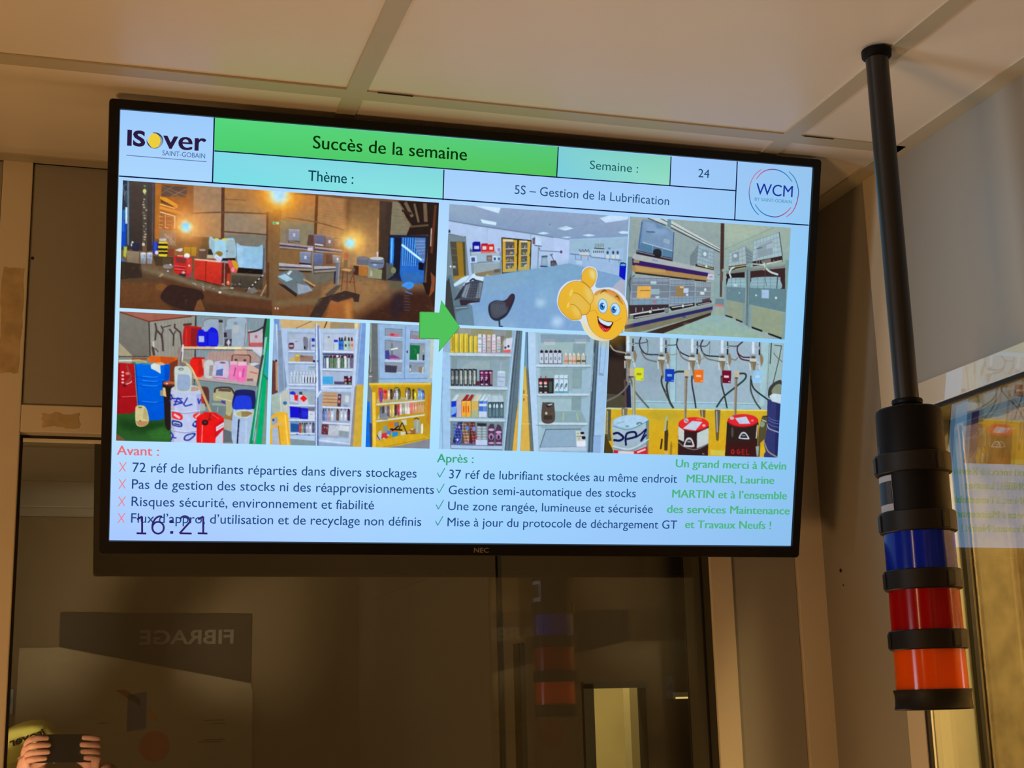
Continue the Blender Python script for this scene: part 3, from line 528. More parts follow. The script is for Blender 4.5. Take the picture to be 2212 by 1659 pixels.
Sp([(1458, 1220), (1500, 1192), (1640, 1190), (1722, 1222), (1705, 1600), (1462, 1600)], (168, 192, 226)); El(1590, 1240, 122, 46, (206, 214, 206)); El(1600, 1244, 100, 34, (146, 128, 80)); P([(1490, 1215), (1560, 1220), (1560, 1280), (1500, 1260)], (196, 194, 150), a=.8); L([(1530, 1310), (1510, 1600)], 16, (24, 34, 66)); L([(1610, 1290), (1710, 1236)], 9, (225, 225, 225)); L([(1620, 1330), (1610, 1580)], 20, (190, 212, 240), .6)
# drums
P([(58, 1240), (300, 1160), (640, 1300), (730, 1400), (730, 1620), (50, 1620)], (38, 86, 34), col2=(44, 92, 40)); P([(70, 1290), (300, 1340), (640, 1340), (700, 1400), (420, 1470), (120, 1420)], (24, 56, 24), soft=6, a=.8); P([(60, 1470), (180, 1560), (60, 1570)], (120, 84, 56)); P([(420, 1460), (640, 1400), (720, 1480), (720, 1560), (500, 1540)], (52, 110, 44), soft=4)
for i in range(30): L([(rnd(80, 700), rnd(1260, 1550)), (rnd(80, 700), rnd(1260, 1550))], 4, (30, 66, 28), .25)
P([(85, 600), (420, 605), (440, 660), (280, 670), (90, 640)], (150, 160, 130)); L([(100, 606), (250, 604)], 16, (215, 215, 220)); El(270, 640, 30, 20, (60, 120, 90)); Cu([(250, 605), (340, 600), (430, 625)], 12, (206, 170, 120))
P([(78, 630), (280, 642), (292, 880), (314, 1130), (310, 1200), (250, 1236), (68, 1244)], (184, 24, 30), col2=(160, 18, 26)); P([(78, 640), (110, 640), (100, 1230), (68, 1240)], (140, 16, 26), a=.7)
for y in (745, 785, 828, 868): El(142, y, 16, 12, (240, 190, 200)); L([(90, y + 12), (290, y + 26)], 6, (140, 14, 24), .6)
L([(130, 1040), (300, 1030)], 9, (226, 90, 90)); L([(90, 1050), (300, 1048)], 6, (130, 12, 20)); Cu([(190, 660), (210, 730), (240, 800), (160, 900)], 18, (150, 70, 60), .8); El(200, 760, 26, 16, (214, 150, 140), .8); Cu([(180, 890), (230, 870), (250, 850)], 8, (240, 190, 190)); El(165, 905, 24, 20, (110, 20, 26))
P([(290, 640), (480, 658), (705, 652), (698, 820), (640, 1300), (560, 1318), (450, 1320), (330, 1150), (300, 880)], (0, 104, 232), col2=(0, 84, 214)); P([(640, 650), (708, 652), (696, 830), (640, 860)], (0, 74, 196), a=.8); L([(295, 655), (330, 1140)], 12, (0, 70, 170))
for y in (800, 850, 905, 1100): Cu([(310, y), (450, y + 16), (690, y)], 7, (0, 66, 180), .8); Cu([(380, y - 8), (500, y + 4), (560, y)], 8, (60, 150, 255), .8)
P([(476, 660), (510, 636), (620, 630), (650, 655), (590, 662), (596, 764), (530, 724), (480, 700)], (214, 220, 222)); P([(520, 640), (600, 622), (650, 655), (580, 655)], (226, 166, 96)); Cu([(300, 650), (400, 640), (470, 655)], 10, (40, 130, 150))
Sp([(615, 880), (660, 850), (750, 850), (775, 900), (760, 1000), (715, 1410), (650, 1380), (634, 1100)], (38, 28, 30)); El(700, 875, 76, 26, (190, 92, 56)); El(670, 880, 12, 8, (240, 230, 220)); El(710, 900, 60, 12, (90, 40, 34))
P([(620, 926), (650, 930), (664, 1040), (626, 1028)], (226, 188, 140)); P([(588, 968), (624, 950), (626, 1028), (590, 1024)], (150, 150, 120)); P([(440, 700), (780, 690), (700, 560), (760, 570), (800, 700)], (0, 0, 0), a=0)
# jerrycan on the white drum
P([(714, 990), (720, 940), (790, 915), (1000, 905), (1070, 930), (1082, 1000), (1064, 1240), (1020, 1600), (722, 1600)], (184, 196, 232), col2=(196, 204, 240)); El(898, 945, 178, 48, (196, 204, 214)); El(990, 945, 66, 28, (186, 150, 136)); P([(715, 1000), (760, 1010), (760, 1600), (722, 1600)], (170, 160, 180), a=.6); P([(1020, 1010), (1080, 1000), (1060, 1230), (1030, 1230)], (160, 166, 214), a=.8)
for y in (1210, 1440): Cu([(720, y), (880, y + 26), (1060, y + 4)], 12, (150, 160, 200)); Cu([(720, y - 10), (880, y + 14), (1060, y - 8)], 6, (220, 226, 250))
Sp([(758, 710), (790, 672), (930, 678), (966, 730), (962, 920), (930, 976), (775, 966), (762, 860)], (196, 210, 206)); Sp([(800, 780), (830, 770), (930, 780), (950, 850), (930, 960), (800, 950)], (150, 172, 204)); El(838, 708, 32, 18, (110, 120, 110)); El(840, 710, 18, 9, (180, 190, 180)); L([(760, 730), (768, 950)], 9, (170, 180, 150))
L([(806, 660), (830, 460)], 16, (150, 130, 124)); L([(862, 420), (846, 630)], 20, (222, 220, 232)); L([(848, 500), (836, 630)], 8, (70, 60, 66)); Cu([(850, 620), (900, 640), (960, 700), (1020, 820), (1100, 1000), (1190, 1215)], 26, (196, 166, 112)); Cu([(870, 624), (950, 680), (1030, 830)], 8, (226, 210, 170)); El(860, 650, 40, 26, (120, 110, 100), .8)
for pts in (((716, 1010), (735, 1050), (700, 1090)), ((718, 1060), (850, 1060)), ((760, 1140), (800, 1050), (860, 1110), (750, 1136)), ((915, 1050), (870, 1130), (890, 1150), (970, 1128)), ((1040, 1060), (1052, 1120), (1072, 1070)), ((716, 1460), (745, 1500), (715, 1560)), ((725, 1520), (780, 1530)), ((760, 1090), (835, 1106))): L(pts, 14, (36, 50, 170))
Sp([(870, 1530), (900, 1490), (1000, 1468), (1010, 1500), (940, 1560), (880, 1560)], (36, 60, 160)); Sp([(888, 1530), (910, 1504), (980, 1486), (985, 1500), (930, 1545), (895, 1548)], (184, 196, 234))
Sp([(728, 1230), (740, 1216), (830, 1236), (860, 1280), (838, 1316), (740, 1292)], (226, 50, 56)); L([(760, 1250), (820, 1290)], 26, (240, 190, 200)); Sp([(980, 1270), (1000, 1240), (1060, 1226), (1064, 1270), (1010, 1300)], (226, 60, 60)); L([(1010, 1285), (1060, 1240)], 14, (240, 196, 200))
Sp([(728, 1340), (740, 1316), (830, 1336), (856, 1370), (836, 1402), (740, 1380)], (36, 50, 140)); Sp([(746, 1346), (755, 1336), (820, 1350), (834, 1370), (822, 1386), (752, 1370)], (176, 190, 230)); L([(760, 1360), (820, 1374)], 14, (36, 50, 140)); Sp([(972, 1372), (1000, 1330), (1030, 1326), (1030, 1400), (990, 1396)], (30, 40, 130)); Rc(992, 1344, 1016, 1380, (176, 190, 230))
P([(1024, 1290), (1120, 1218), (1250, 1226), (1350, 1290), (1346, 1600), (1024, 1600)], (236, 26, 26)); P([(1240, 1380), (1350, 1300), (1346, 1430), (1240, 1520)], (206, 24, 30)); P([(1252, 1530), (1342, 1430), (1340, 1600), (1248, 1600)], (196, 204, 232)); P([(1256, 1400), (1350, 1340), (1350, 1396), (1258, 1452)], (226, 220, 236)); L([(1270, 1420), (1340, 1376)], 10, (170, 150, 180))
P([(1120, 1230), (1250, 1240), (1300, 1290), (1180, 1330), (1130, 1290)], (214, 30, 30)); Cu([(1190, 1240), (1170, 1320), (1200, 1300)], 10, (150, 20, 24)); L([(1210, 1246), (1290, 1300)], 8, (255, 90, 80)); El(1126, 1346, 40, 34, (44, 24, 24)); El(1126, 1344, 20, 15, (84, 50, 46)); L([(1094, 1380), (1086, 1580)], 9, (250, 150, 150)); P([(1024, 1300), (1060, 1280), (1050, 1600), (1024, 1600)], (206, 20, 24), a=.6)
Sp([(292, 1190), (320, 1144), (400, 1150), (440, 1220), (452, 1340), (390, 1392), (304, 1370)], (206, 196, 140)); P([(300, 1330), (450, 1330), (420, 1384), (330, 1386)], (186, 136, 90)); P([(400, 1160), (440, 1230), (440, 1320), (380, 1300)], (176, 160, 100), a=.7); El(350, 1165, 26, 10, (120, 110, 70)); El(350, 1325, 10, 8, (90, 70, 30))
# green door
P([(1838, 330), (1870, 100), (1900, 100), (1892, 350), (1700, 1610), (1650, 1610), (1760, 900), (1800, 560)], (20, 140, 86)); P([(1870, 380), (1892, 380), (1880, 620), (1800, 1610), (1730, 1610)], (0, 176, 110)); P([(1840, 330), (1868, 320), (1740, 1300), (1700, 1560), (1690, 1560), (1795, 700)], (170, 220, 216), a=.8)
P([(1895, 380), (1905, 380), (1870, 1620), (1800, 1620), (1880, 820)], (130, 150, 140)); P([(1860, 480), (1900, 480), (1880, 820), (1830, 760)], (40, 160, 170)); P([(1840, 100), (1868, 100), (1835, 330), (1815, 560), (1815, 220)], (44, 44, 44)); P([(1800, 540), (1830, 540), (1750, 930), (1740, 900)], (70, 60, 56)); L([(1825, 780), (1875, 830)], 14, (70, 90, 80))
speckle(6, amp2=2); soften()

# ---- pictures 3 and 4: the open cupboards before
photo([(591, 689), (791, 698), (781, 966), (584, 961)])
crop(580, 680, 5.53)
Rc(0, 0, 1300, 1700, (142, 164, 200))
P([(130, 40), (1110, 90), (1080, 190), (160, 170)], (206, 176, 124)); P([(740, 90), (1040, 100), (1030, 180), (740, 170)], (160, 140, 104)); Cu([(330, 165), (450, 110), (520, 80)], 5, (90, 60, 40)); L([(700, 85), (670, 160)], 12, (70, 46, 34)); El(890, 145, 16, 22, (120, 140, 170)); P([(1030, 100), (1075, 100), (1065, 175), (1030, 175)], (226, 206, 170))
P([(60, 40), (135, 50), (160, 170), (210, 180), (260, 880), (120, 950), (60, 950)], (150, 176, 214)); P([(60, 45), (130, 50), (130, 180), (90, 170)], (110, 150, 204)); L([(98, 120), (150, 900)], 16, (206, 222, 240)); L([(160, 180), (215, 890)], 10, (196, 214, 236)); P([(108, 180), (160, 190), (190, 900), (130, 930)], (130, 150, 178)); P([(170, 190), (215, 200), (236, 870), (200, 890)], (126, 146, 176))
P([(40, 540), (95, 560), (115, 930), (40, 960)], (96, 60, 60)); P([(85, 560), (110, 560), (112, 920), (90, 900)], (190, 140, 100)); El(95, 552, 12, 14, (40, 30, 40))
P([(1095, 90), (1175, 95), (1150, 830), (1055, 830)], (120, 156, 214)); P([(1055, 840), (1140, 840), (1115, 1600), (1010, 1590)], (206, 172, 62)); P([(1110, 100), (1120, 100), (1060, 830), (1050, 830)], (150, 190, 230))
P([(150, 165), (1080, 170), (1010, 1420), (975, 1560), (600, 1520), (250, 1480), (225, 880)], (176, 200, 232))
P([(225, 205), (555, 212), (560, 830), (246, 840)], (156, 176, 206)); P([(250, 900), (560, 910), (555, 1420), (262, 1420)], (150, 168, 196)); P([(655, 215), (1030, 215), (1000, 850), (650, 860)], (166, 184, 212)); P([(640, 920), (990, 930), (965, 1480), (610, 1470)], (156, 170, 196))
P([(245, 235), (555, 238), (555, 420), (250, 420)], (172, 188, 212)); P([(670, 240), (1025, 240), (1020, 425), (668, 430)], (184, 196, 216)); P([(320, 590), (560, 600), (558, 730), (318, 690)], (176, 196, 230), a=.8)
for y in (430, 562, 826, 1075, 1250, 1410): P([(240, y), (558, y + 6), (558, y + 24), (242, y + 20)], (206, 222, 244)); L([(244, y + 26), (558, y + 30)], 6, (104, 120, 160))
for y, y2 in ((432, 440), (645, 655), (852, 850), (1095, 1108), (1282, 1300)): P([(648, y), (1018 - (y - 430) * .05, y2), (1016 - (y - 430) * .05, y2 + 20), (648, y + 20)], (208, 222, 244)); L([(650, y + 26), (1010 - (y - 430) * .05, y2 + 28)], 6, (104, 118, 156))
L([(215, 880), (560, 895)], 20, (190, 210, 240)); L([(640, 885), (1005, 905)], 20, (190, 210, 240)); L([(235, 892), (640, 905)], 5, (70, 84, 130)); L([(600, 1500), (975, 1545)], 12, (206, 220, 240)); L([(980, 1540), (1030, 830)], 14, (200, 216, 240)); L([(1062, 190), (1020, 830)], 10, (206, 222, 244)); P([(1030, 860), (1058, 850), (1010, 1600), (975, 1590)], (150, 140, 140)); P([(230, 1480), (560, 1510), (560, 1620), (230, 1600)], (126, 150, 160))
P([(562, 110), (584, 110), (598, 960), (566, 965)], (210, 226, 246)); P([(584, 130), (610, 130), (626, 900), (600, 950)], (110, 136, 190)); P([(566, 965), (630, 900), (640, 920), (600, 975), (600, 1600), (560, 1600)], (196, 216, 244)); P([(585, 1000), (600, 980), (602, 1600), (582, 1600)], (80, 100, 160)); P([(600, 975), (640, 920), (626, 1470), (604, 1500)], (150, 170, 206)); L([(566, 112), (562, 1600)], 5, (60, 74, 110)); L([(612, 170), (640, 890)], 12, (206, 222, 246))
El(545, 558, 16, 14, (30, 30, 60)); El(592, 556, 9, 9, (30, 40, 80))
Sp([(244, 350), (275, 338), (306, 350), (302, 408), (250, 408)], (96, 70, 84)); Rc(250, 365, 300, 385, (206, 160, 170)); Rc(250, 340, 304, 354, (50, 40, 46)); P([(312, 290), (415, 296), (410, 410), (320, 405)], (176, 190, 214)); Rc(320, 318, 350, 326, (90, 110, 160)); Sp([(418, 280), (450, 270), (476, 300), (470, 415), (430, 412)], (120, 122, 140)); Rc(425, 380, 445, 412, (40, 40, 50)); Sp([(490, 300), (510, 292), (510, 410), (490, 410)], (140, 150, 170)); Sp([(512, 320), (535, 300), (555, 320), (556, 415), (512, 415)], (180, 196, 226)); Rc(518, 284, 555, 322, (30, 50, 180)); Rc(520, 360, 555, 385, (80, 100, 170))
Sp([(318, 480), (345, 466), (372, 480), (376, 556), (322, 556)], (190, 162, 84)); Rc(258, 516, 318, 558, (206, 176, 100)); El(346, 490, 24, 10, (220, 200, 120)); P([(378, 486), (535, 496), (535, 562), (380, 560)], (150, 122, 110)); P([(385, 480), (400, 480), (450, 510), (380, 520)], (120, 84, 70), a=.6); El(460, 506, 16, 8, (200, 80, 60), .8)
for i in range(8): Sp([(262 + i * 38, 740), (275 + i * 38, 712), (288 + i * 38, 740), (290 + i * 38, 812), (264 + i * 38, 812)], (190, 206, 222) if i < 4 else (170, 180, 204)); L([(284 + i * 38, 740), (286 + i * 38, 812)], 4, (70, 84, 110), .8); Rc(268 + i * 38, 690, 284 + i * 38, 714, (206, 220, 236)); 
for i in range(5): Rc(410 + i * 34, 720, 424 + i * 34, 815, (226, 232, 246)); Rc(428 + i * 34, 750, 438 + i * 34, 815, (60, 60, 84)); 
for i in range(7): Rc(300 + i * 36, 668, 324 + i * 36, 690, (180, 200, 214)); L([(300 + i * 36, 668), (300 + i * 36, 720)], 4, (120, 136, 156), .7)
Rc(478, 624, 556, 664, (150, 176, 190)); L([(480, 626), (556, 628)], 5, (90, 116, 130))
Sp([(780, 350), (806, 318), (834, 350), (832, 420), (776, 420)], (196, 208, 226)); Rc(784, 302, 832, 330, (30, 60, 210)); L([(784, 350), (782, 418)], 5, (70, 120, 120), .8)
for x, c, t in ((840, (40, 110, 220), (40, 40, 90)), (868, (60, 120, 210), (36, 36, 60)), (905, (190, 206, 190), (60, 50, 60)), (950, (150, 190, 186), (60, 40, 50)), (985, (226, 170, 160), (50, 40, 50))): P([(x, 310), (x + 34, 300), (x + 34, 424), (x, 420)], c); P([(x + 2, 280), (x + 18, 268), (x + 26, 312), (x + 4, 318)], t); Rc(x + 8, 350, x + 26, 380, tuple(v * .6 for v in c), a=.7)
El(925, 370, 12, 16, (40, 80, 60)); Rc(912, 262, 930, 284, (90, 90, 80)); El(722, 270, 14, 14, (120, 132, 150))
for x, c in ((660, (110, 130, 170)), (690, (196, 206, 226)), (730, (90, 120, 80)), (775, (84, 110, 76)), (822, (196, 206, 190)), (868, (70, 110, 80)), (905, (190, 200, 190)), (945, (150, 160, 180)), (985, (100, 90, 120))): P([(x, 510), (x + 34, 508), (x + 32, 642), (x, 640)], c); P([(x, 490), (x + 36, 486), (x + 34, 516), (x, 516)], (80, 30, 50) if x > 720 else (60, 70, 100)); L([(x + 16, 530), (x + 16, 635)], 8, tuple(min(255, v * 1.35) for v in c), .8); L([(x - 2, 510), (x - 2, 640)], 5, (30, 40, 50))
El(827, 498, 14, 12, (226, 226, 236)); El(918, 508, 16, 12, (226, 226, 236)); P([(650, 466), (1018, 472), (1018, 486), (650, 480)], (40, 44, 80))
for x in (650, 682, 712, 745): P([(x, 742), (x + 28, 740), (x + 28, 832), (x, 830)], (40, 160, 226)); L([(x + 14, 750), (x + 14, 826)], 5, (120, 206, 250), .8)
P([(788, 800), (905, 802), (905, 836), (788, 834)], (80, 74, 110)); P([(905, 735), (1000, 735), (996, 840), (904, 834)], (56, 34, 54))
for x, y, c in ((920, 780, (230, 120, 130)), (970, 780, (200, 110, 140)), (925, 820, (150, 180, 140)), (975, 822, (120, 160, 120)), (965, 745, (210, 210, 220))): El(x, y, 15, 14, c, .9)
# lower left shelves
P([(258, 930), (310, 930), (360, 960), (356, 1060), (260, 1040)], (196, 200, 226)); P([(258, 925), (300, 915), (330, 940), (320, 962), (258, 952)], (40, 50, 200)); P([(308, 956), (358, 962), (352, 1030), (316, 1026)], (226, 34, 34)); P([(365, 960), (480, 960), (500, 1080), (360, 1075)], (200, 206, 226)); P([(370, 925), (405, 920), (410, 960), (370, 955)], (60, 60, 80)); P([(420, 962), (466, 1005), (425, 1046), (378, 1000)], (232, 30, 28)); P([(400, 930), (560, 930), (556, 1070), (480, 1075), (470, 1000)], (156, 176, 186), a=.9)
P([(258, 1095), (375, 1110), (375, 1235), (262, 1230)], (24, 20, 206)); P([(380, 1112), (480, 1120), (472, 1250), (384, 1244)], (30, 30, 196)); L([(378, 1110), (380, 1240)], 9, (14, 12, 80)); El(430, 1190, 34, 40, (50, 54, 226), .6); P([(480, 1150), (556, 1160), (554, 1260), (480, 1255)], (206, 214, 230)); Rc(480, 1112, 556, 1150, (120, 110, 140)); L([(500, 1190), (530, 1192)], 5, (90, 100, 130))
P([(265, 1290), (370, 1300), (365, 1405), (268, 1400)], (36, 84, 160)); P([(268, 1270), (370, 1282), (370, 1310), (268, 1300)], (110, 150, 190)); 
for x, c in ((368, (196, 60, 60)), (395, (130, 150, 130)), (425, (90, 90, 110)), (450, (160, 170, 200)), (490, (190, 196, 214)), (525, (84, 84, 110))): Sp([(x, 1310), (x + 14, 1296), (x + 28, 1310), (x + 28, 1405), (x, 1405)], c); El(x + 12, 1350, 9, 14, tuple(min(255, v * 1.4) for v in c), .8); Rc(x + 4, 1292, x + 20, 1312, (50, 50, 66))
for x, y in ((345, 1430), (485, 1440)): Rc(x - 14, y - 6, x + 14, y + 6, (96, 110, 150))
# lower right shelves
P([(655, 925), (825, 932), (820, 1098), (645, 1090)], (190, 152, 116)); 
for y in (970, 1010, 1050): L([(650, y), (822, y + 6)], 7, (140, 100, 76)); L([(650, y + 14), (822, y + 20)], 6, (216, 184, 150), .8)
P([(832, 948), (872, 950), (866, 1100), (824, 1098)], (84, 56, 60)); El(850, 985, 12, 12, (226, 130, 160)); El(846, 1040, 14, 18, (210, 130, 90)); P([(880, 960), (985, 965), (980, 1110), (872, 1104)], (172, 182, 200), a=.8); P([(920, 970), (962, 972), (958, 1050), (916, 1046)], (206, 214, 222)); P([(895, 1075), (950, 1080), (945, 1100), (890, 1096)], (110, 150, 200), a=.8)
for x, c in ((645, (90, 100, 140)), (672, (120, 140, 200)), (712, (170, 140, 150)), (748, (196, 200, 216)), (812, (96, 74, 60)), (860, (190, 200, 214)), (905, (190, 200, 220)), (945, (80, 50, 70))): P([(x, 1150), (x + 34, 1140), (x + 30, 1270), (x, 1264)], c); Rc(x + 6, 1124, x + 22, 1152, tuple(v * .6 for v in c)); El(x + 16, 1210, 9, 22, tuple(min(255, v * 1.3) for v in c), .7)
P([(640, 1310), (722, 1312), (712, 1436), (636, 1430)], (96, 50, 62)); 
for i in range(14): El(rnd(645, 712), rnd(1320, 1425), 7, 9, random.choice([(226, 190, 180), (170, 80, 90), (60, 40, 60)]), .8)
P([(724, 1320), (840, 1330), (840, 1450), (712, 1440)], (184, 192, 206)); P([(850, 1320), (970, 1330), (960, 1400), (840, 1380)], (206, 214, 226)); P([(850, 1390), (960, 1400), (950, 1465), (845, 1455)], (140, 156, 166)); Cu([(730, 1420), (800, 1370), (850, 1300)], 5, (214, 224, 234), .8)
P([(40, 960), (145, 940), (245, 880), (250, 1180), (150, 1180), (50, 1180)], (190, 196, 186)); P([(40, 960), (140, 945), (148, 1160), (40, 1180)], (166, 186, 176)); L([(140, 950), (156, 1165)], 9, (206, 220, 226)); El(200, 1058, 24, 22, (30, 100, 170), .9)
Sp([(30, 1250), (70, 1190), (130, 1165), (200, 1170), (240, 1220), (262, 1520), (250, 1620), (20, 1620)], (232, 178, 52)); P([(40, 1240), (110, 1220), (110, 1290), (40, 1330)], (150, 166, 190)); P([(45, 1360), (120, 1340), (135, 1620), (50, 1620)], (170, 184, 204)); L([(200, 1200), (236, 1560)], 16, (250, 206, 90)); L([(120, 1330), (150, 1620)], 9, (176, 120, 30)); L([(40, 1350), (160, 1290)], 26, (216, 180, 120)); El(60, 1260, 12, 16, (60, 60, 70))
speckle(7, amp2=2); soften()

photo([(799, 699), (940, 704), (927.6, 969), (789, 966.6)])
crop(580, 680, 5.53)
Rc(1100, 60, 2100, 1700, (120, 130, 132))
P([(1200, 100), (1310, 110), (1310, 800), (1195, 830)], (118, 126, 132)); P([(1240, 110), (1310, 110), (1310, 800), (1236, 810)], (104, 110, 112)); P([(1200, 100), (1235, 105), (1225, 700), (1195, 720)], (150, 160, 150))
P([(1305, 112), (1900, 130), (1900, 810), (1320, 825)], (150, 184, 222)); P([(1880, 280), (1980, 290), (1960, 820), (1870, 810)], (160, 190, 214)); P([(1940, 300), (1980, 300), (1965, 760), (1930, 760)], (196, 200, 190))
for q in ([(1395, 165), (1606, 178), (1604, 275), (1395, 265)], [(1395, 305), (1606, 325), (1602, 545), (1395, 540)], [(1395, 572), (1600, 572), (1596, 696), (1395, 692)], [(1700, 200), (1880, 215), (1878, 310), (1698, 298)], [(1695, 345), (1874, 350), (1868, 550), (1690, 546)], [(1690, 576), (1866, 580), (1862, 698), (1688, 696)]): P(q, (140, 152, 170)); L([q[0], q[1]], 5, (90, 106, 130)); L([q[0], q[3]], 5, (90, 106, 130)); L([q[3], q[2]], 9, (190, 210, 236))
L([(1640, 140), (1626, 760)], 6, (100, 130, 170)); L([(1310, 770), (1900, 762)], 8, (110, 140, 190)); L([(1330, 780), (1320, 150)], 6, (120, 150, 190)); El(1660, 445, 8, 16, (30, 40, 60)); P([(1395, 545), (1604, 548), (1600, 572), (1395, 568)], (186, 206, 232))
P([(1450, 222), (1560, 232), (1560, 268), (1455, 262)], (206, 110, 130)); El(1480, 240, 26, 14, (190, 40, 70), .8); P([(1705, 235), (1810, 250), (1800, 298), (1705, 290)], (150, 130, 150)); El(1800, 285, 14, 12, (220, 110, 110))
P([(1465, 340), (1490, 345), (1490, 540), (1465, 540)], (110, 120, 126)); L([(1468, 418), (1544, 402)], 16, (226, 234, 236)); P([(1398, 430), (1440, 425), (1460, 535), (1398, 530)], (60, 70, 150)); P([(1440, 490), (1500, 480), (1565, 515), (1570, 540), (1450, 540)], (130, 70, 140)); L([(1455, 532), (1560, 532)], 10, (210, 150, 200))
P([(1698, 362), (1812, 370), (1800, 545), (1690, 540)], (26, 110, 66)); Cu([(1740, 410), (1765, 430), (1750, 470)], 9, (50, 140, 80)); P([(1776, 470), (1800, 470), (1796, 550), (1778, 548)], (206, 220, 226)); P([(1845, 480), (1866, 480), (1862, 550), (1844, 548)], (40, 50, 70)); El(1855, 438, 10, 10, (220, 230, 240)); P([(1820, 380), (1872, 385), (1868, 480), (1812, 480)], (150, 160, 150), a=.6)
P([(1396, 605), (1540, 612), (1530, 696), (1396, 692)], (66, 62, 84)); P([(1686, 600), (1710, 602), (1706, 692), (1688, 690)], (96, 96, 100)); El(1696, 660, 9, 24, (200, 206, 206)); P([(1795, 630), (1850, 620), (1840, 696), (1795, 694)], (140, 124, 104)); P([(1840, 625), (1858, 625), (1852, 696), (1836, 696)], (196, 206, 216))
Cu([(1200, 480), (1215, 560), (1205, 700), (1240, 690)], 7, (40, 44, 60)); L([(1200, 740), (1240, 740)], 8, (210, 214, 220))
P([(1200, 820), (1950, 820), (1930, 1520), (1240, 1600), (1250, 920)], (206, 166, 30)); P([(1870, 850), (1950, 840), (1930, 1480), (1860, 1440)], (190, 150, 34)); P([(1240, 860), (1310, 850), (1300, 1500), (1290, 1600), (1245, 1600)], (196, 150, 30)); P([(1242, 930), (1280, 930), (1290, 1600), (1250, 1600)], (240, 204, 70)); L([(1210, 830), (1940, 826)], 16, (240, 206, 80)); P([(1310, 870), (1870, 860), (1860, 1430), (1300, 1520)], (190, 150, 26)); P([(1905, 930), (1935, 960), (1920, 1330), (1895, 1280)], (220, 110, 40), a=.7)
P([(1150, 1030), (1210, 1040), (1230, 1600), (1140, 1600)], (16, 110, 226)); P([(1205, 1300), (1240, 1300), (1240, 1600), (1215, 1600)], (60, 70, 110))
for y, y2 in ((1065, 1020), (1265, 1190)): P([(1290, y), (1870, y2), (1866, y2 + 18), (1290, y + 20)], (206, 220, 226)); 
for i in range(26):
    x = 1300 + i * 22; P([(x, 1060 - i * 1.6), (x + 12, 1058 - i * 1.6), (x + 24, 1010 - i * 1.6), (x + 8, 1010 - i * 1.6)], (170, 190, 200), a=.8)
    if i < 12: P([(x, 1250 - i * 3), (x + 18, 1250 - i * 3), (x + 60, 1170 - i * 3), (x + 36, 1170 - i * 3)], random.choice([(150, 160, 170), (196, 206, 214), (100, 110, 130)]), a=.8)
cols = [(196, 40, 50), (40, 60, 190), (206, 60, 60), (226, 150, 110), (170, 60, 60), (60, 60, 70), (206, 206, 206), (120, 130, 100)]
xs_ = [1330, 1355, 1395, 1440, 1470, 1510, 1540, 1560, 1650, 1680, 1735, 1755, 1800, 1830, 1850]
for i, x in enumerate(xs_):
    top = 880 + (i % 3) * 12; c = [(206, 206, 226), (60, 80, 200), (224, 80, 70), (230, 190, 160), (70, 60, 60), (150, 150, 170), (206, 206, 210), (100, 110, 90), (200, 196, 200), (110, 100, 96), (60, 60, 40), (226, 206, 60), (120, 160, 226), (150, 180, 230), (90, 120, 190)][i]
    P([(x - 14, top + 20), (x + 16, top + 16), (x + 16, 1010), (x - 10, 1020)], c); El(x, top + 14, 15, 16, tuple(v * .7 for v in c)); Rc(x - 9, 940, x + 11, 975, tuple(min(255, v * 1.3) for v in c), a=.7); L([(x + 17, top + 24), (x + 17, 1010)], 4, (60, 50, 40), .8)
Sp([(1315, 890), (1345, 876), (1365, 900), (1360, 1040), (1330, 1040)], (190, 60, 90)); L([(1340, 920), (1352, 1035)], 14, (60, 70, 200)); El(1400, 922, 24, 20, (206, 36, 40)); Cu([(1495, 980), (1505, 890), (1540, 872), (1572, 900), (1575, 990)], 6, (50, 50, 50)); Cu([(1640, 990), (1645, 890), (1672, 876), (1698, 900), (1695, 990)], 6, (50, 50, 50))
for i, x in enumerate(range(1330, 1860, 30)):
    c = [(90, 100, 130), (60, 60, 70), (150, 150, 160), (100, 90, 130), (206, 180, 90), (226, 190, 110), (60, 50, 60), (190, 60, 80), (226, 196, 200), (150, 160, 150), (206, 206, 206), (200, 190, 190), (226, 120, 120), (220, 140, 130), (206, 160, 130), (200, 150, 100), (196, 150, 100), (190, 150, 96)][i]
    yb = 1230 - i * 4; P([(x, yb - 130), (x + 26, yb - 132), (x + 26, yb), (x, yb)], c); El(x + 13, yb - 60, 9, 24, tuple(min(255, v * 1.3) for v in c), .7); L([(x + 28, yb - 120), (x + 28, yb)], 3, (70, 60, 50), .7)
P([(1330, 1190), (1410, 1170), (1430, 1260), (1350, 1260)], (130, 136, 146), a=.9); P([(1660, 1110), (1690, 1110), (1690, 1190), (1655, 1190)], (226, 226, 230)); P([(1785, 1085), (1870, 1085), (1860, 1170), (1780, 1175)], (206, 160, 110))
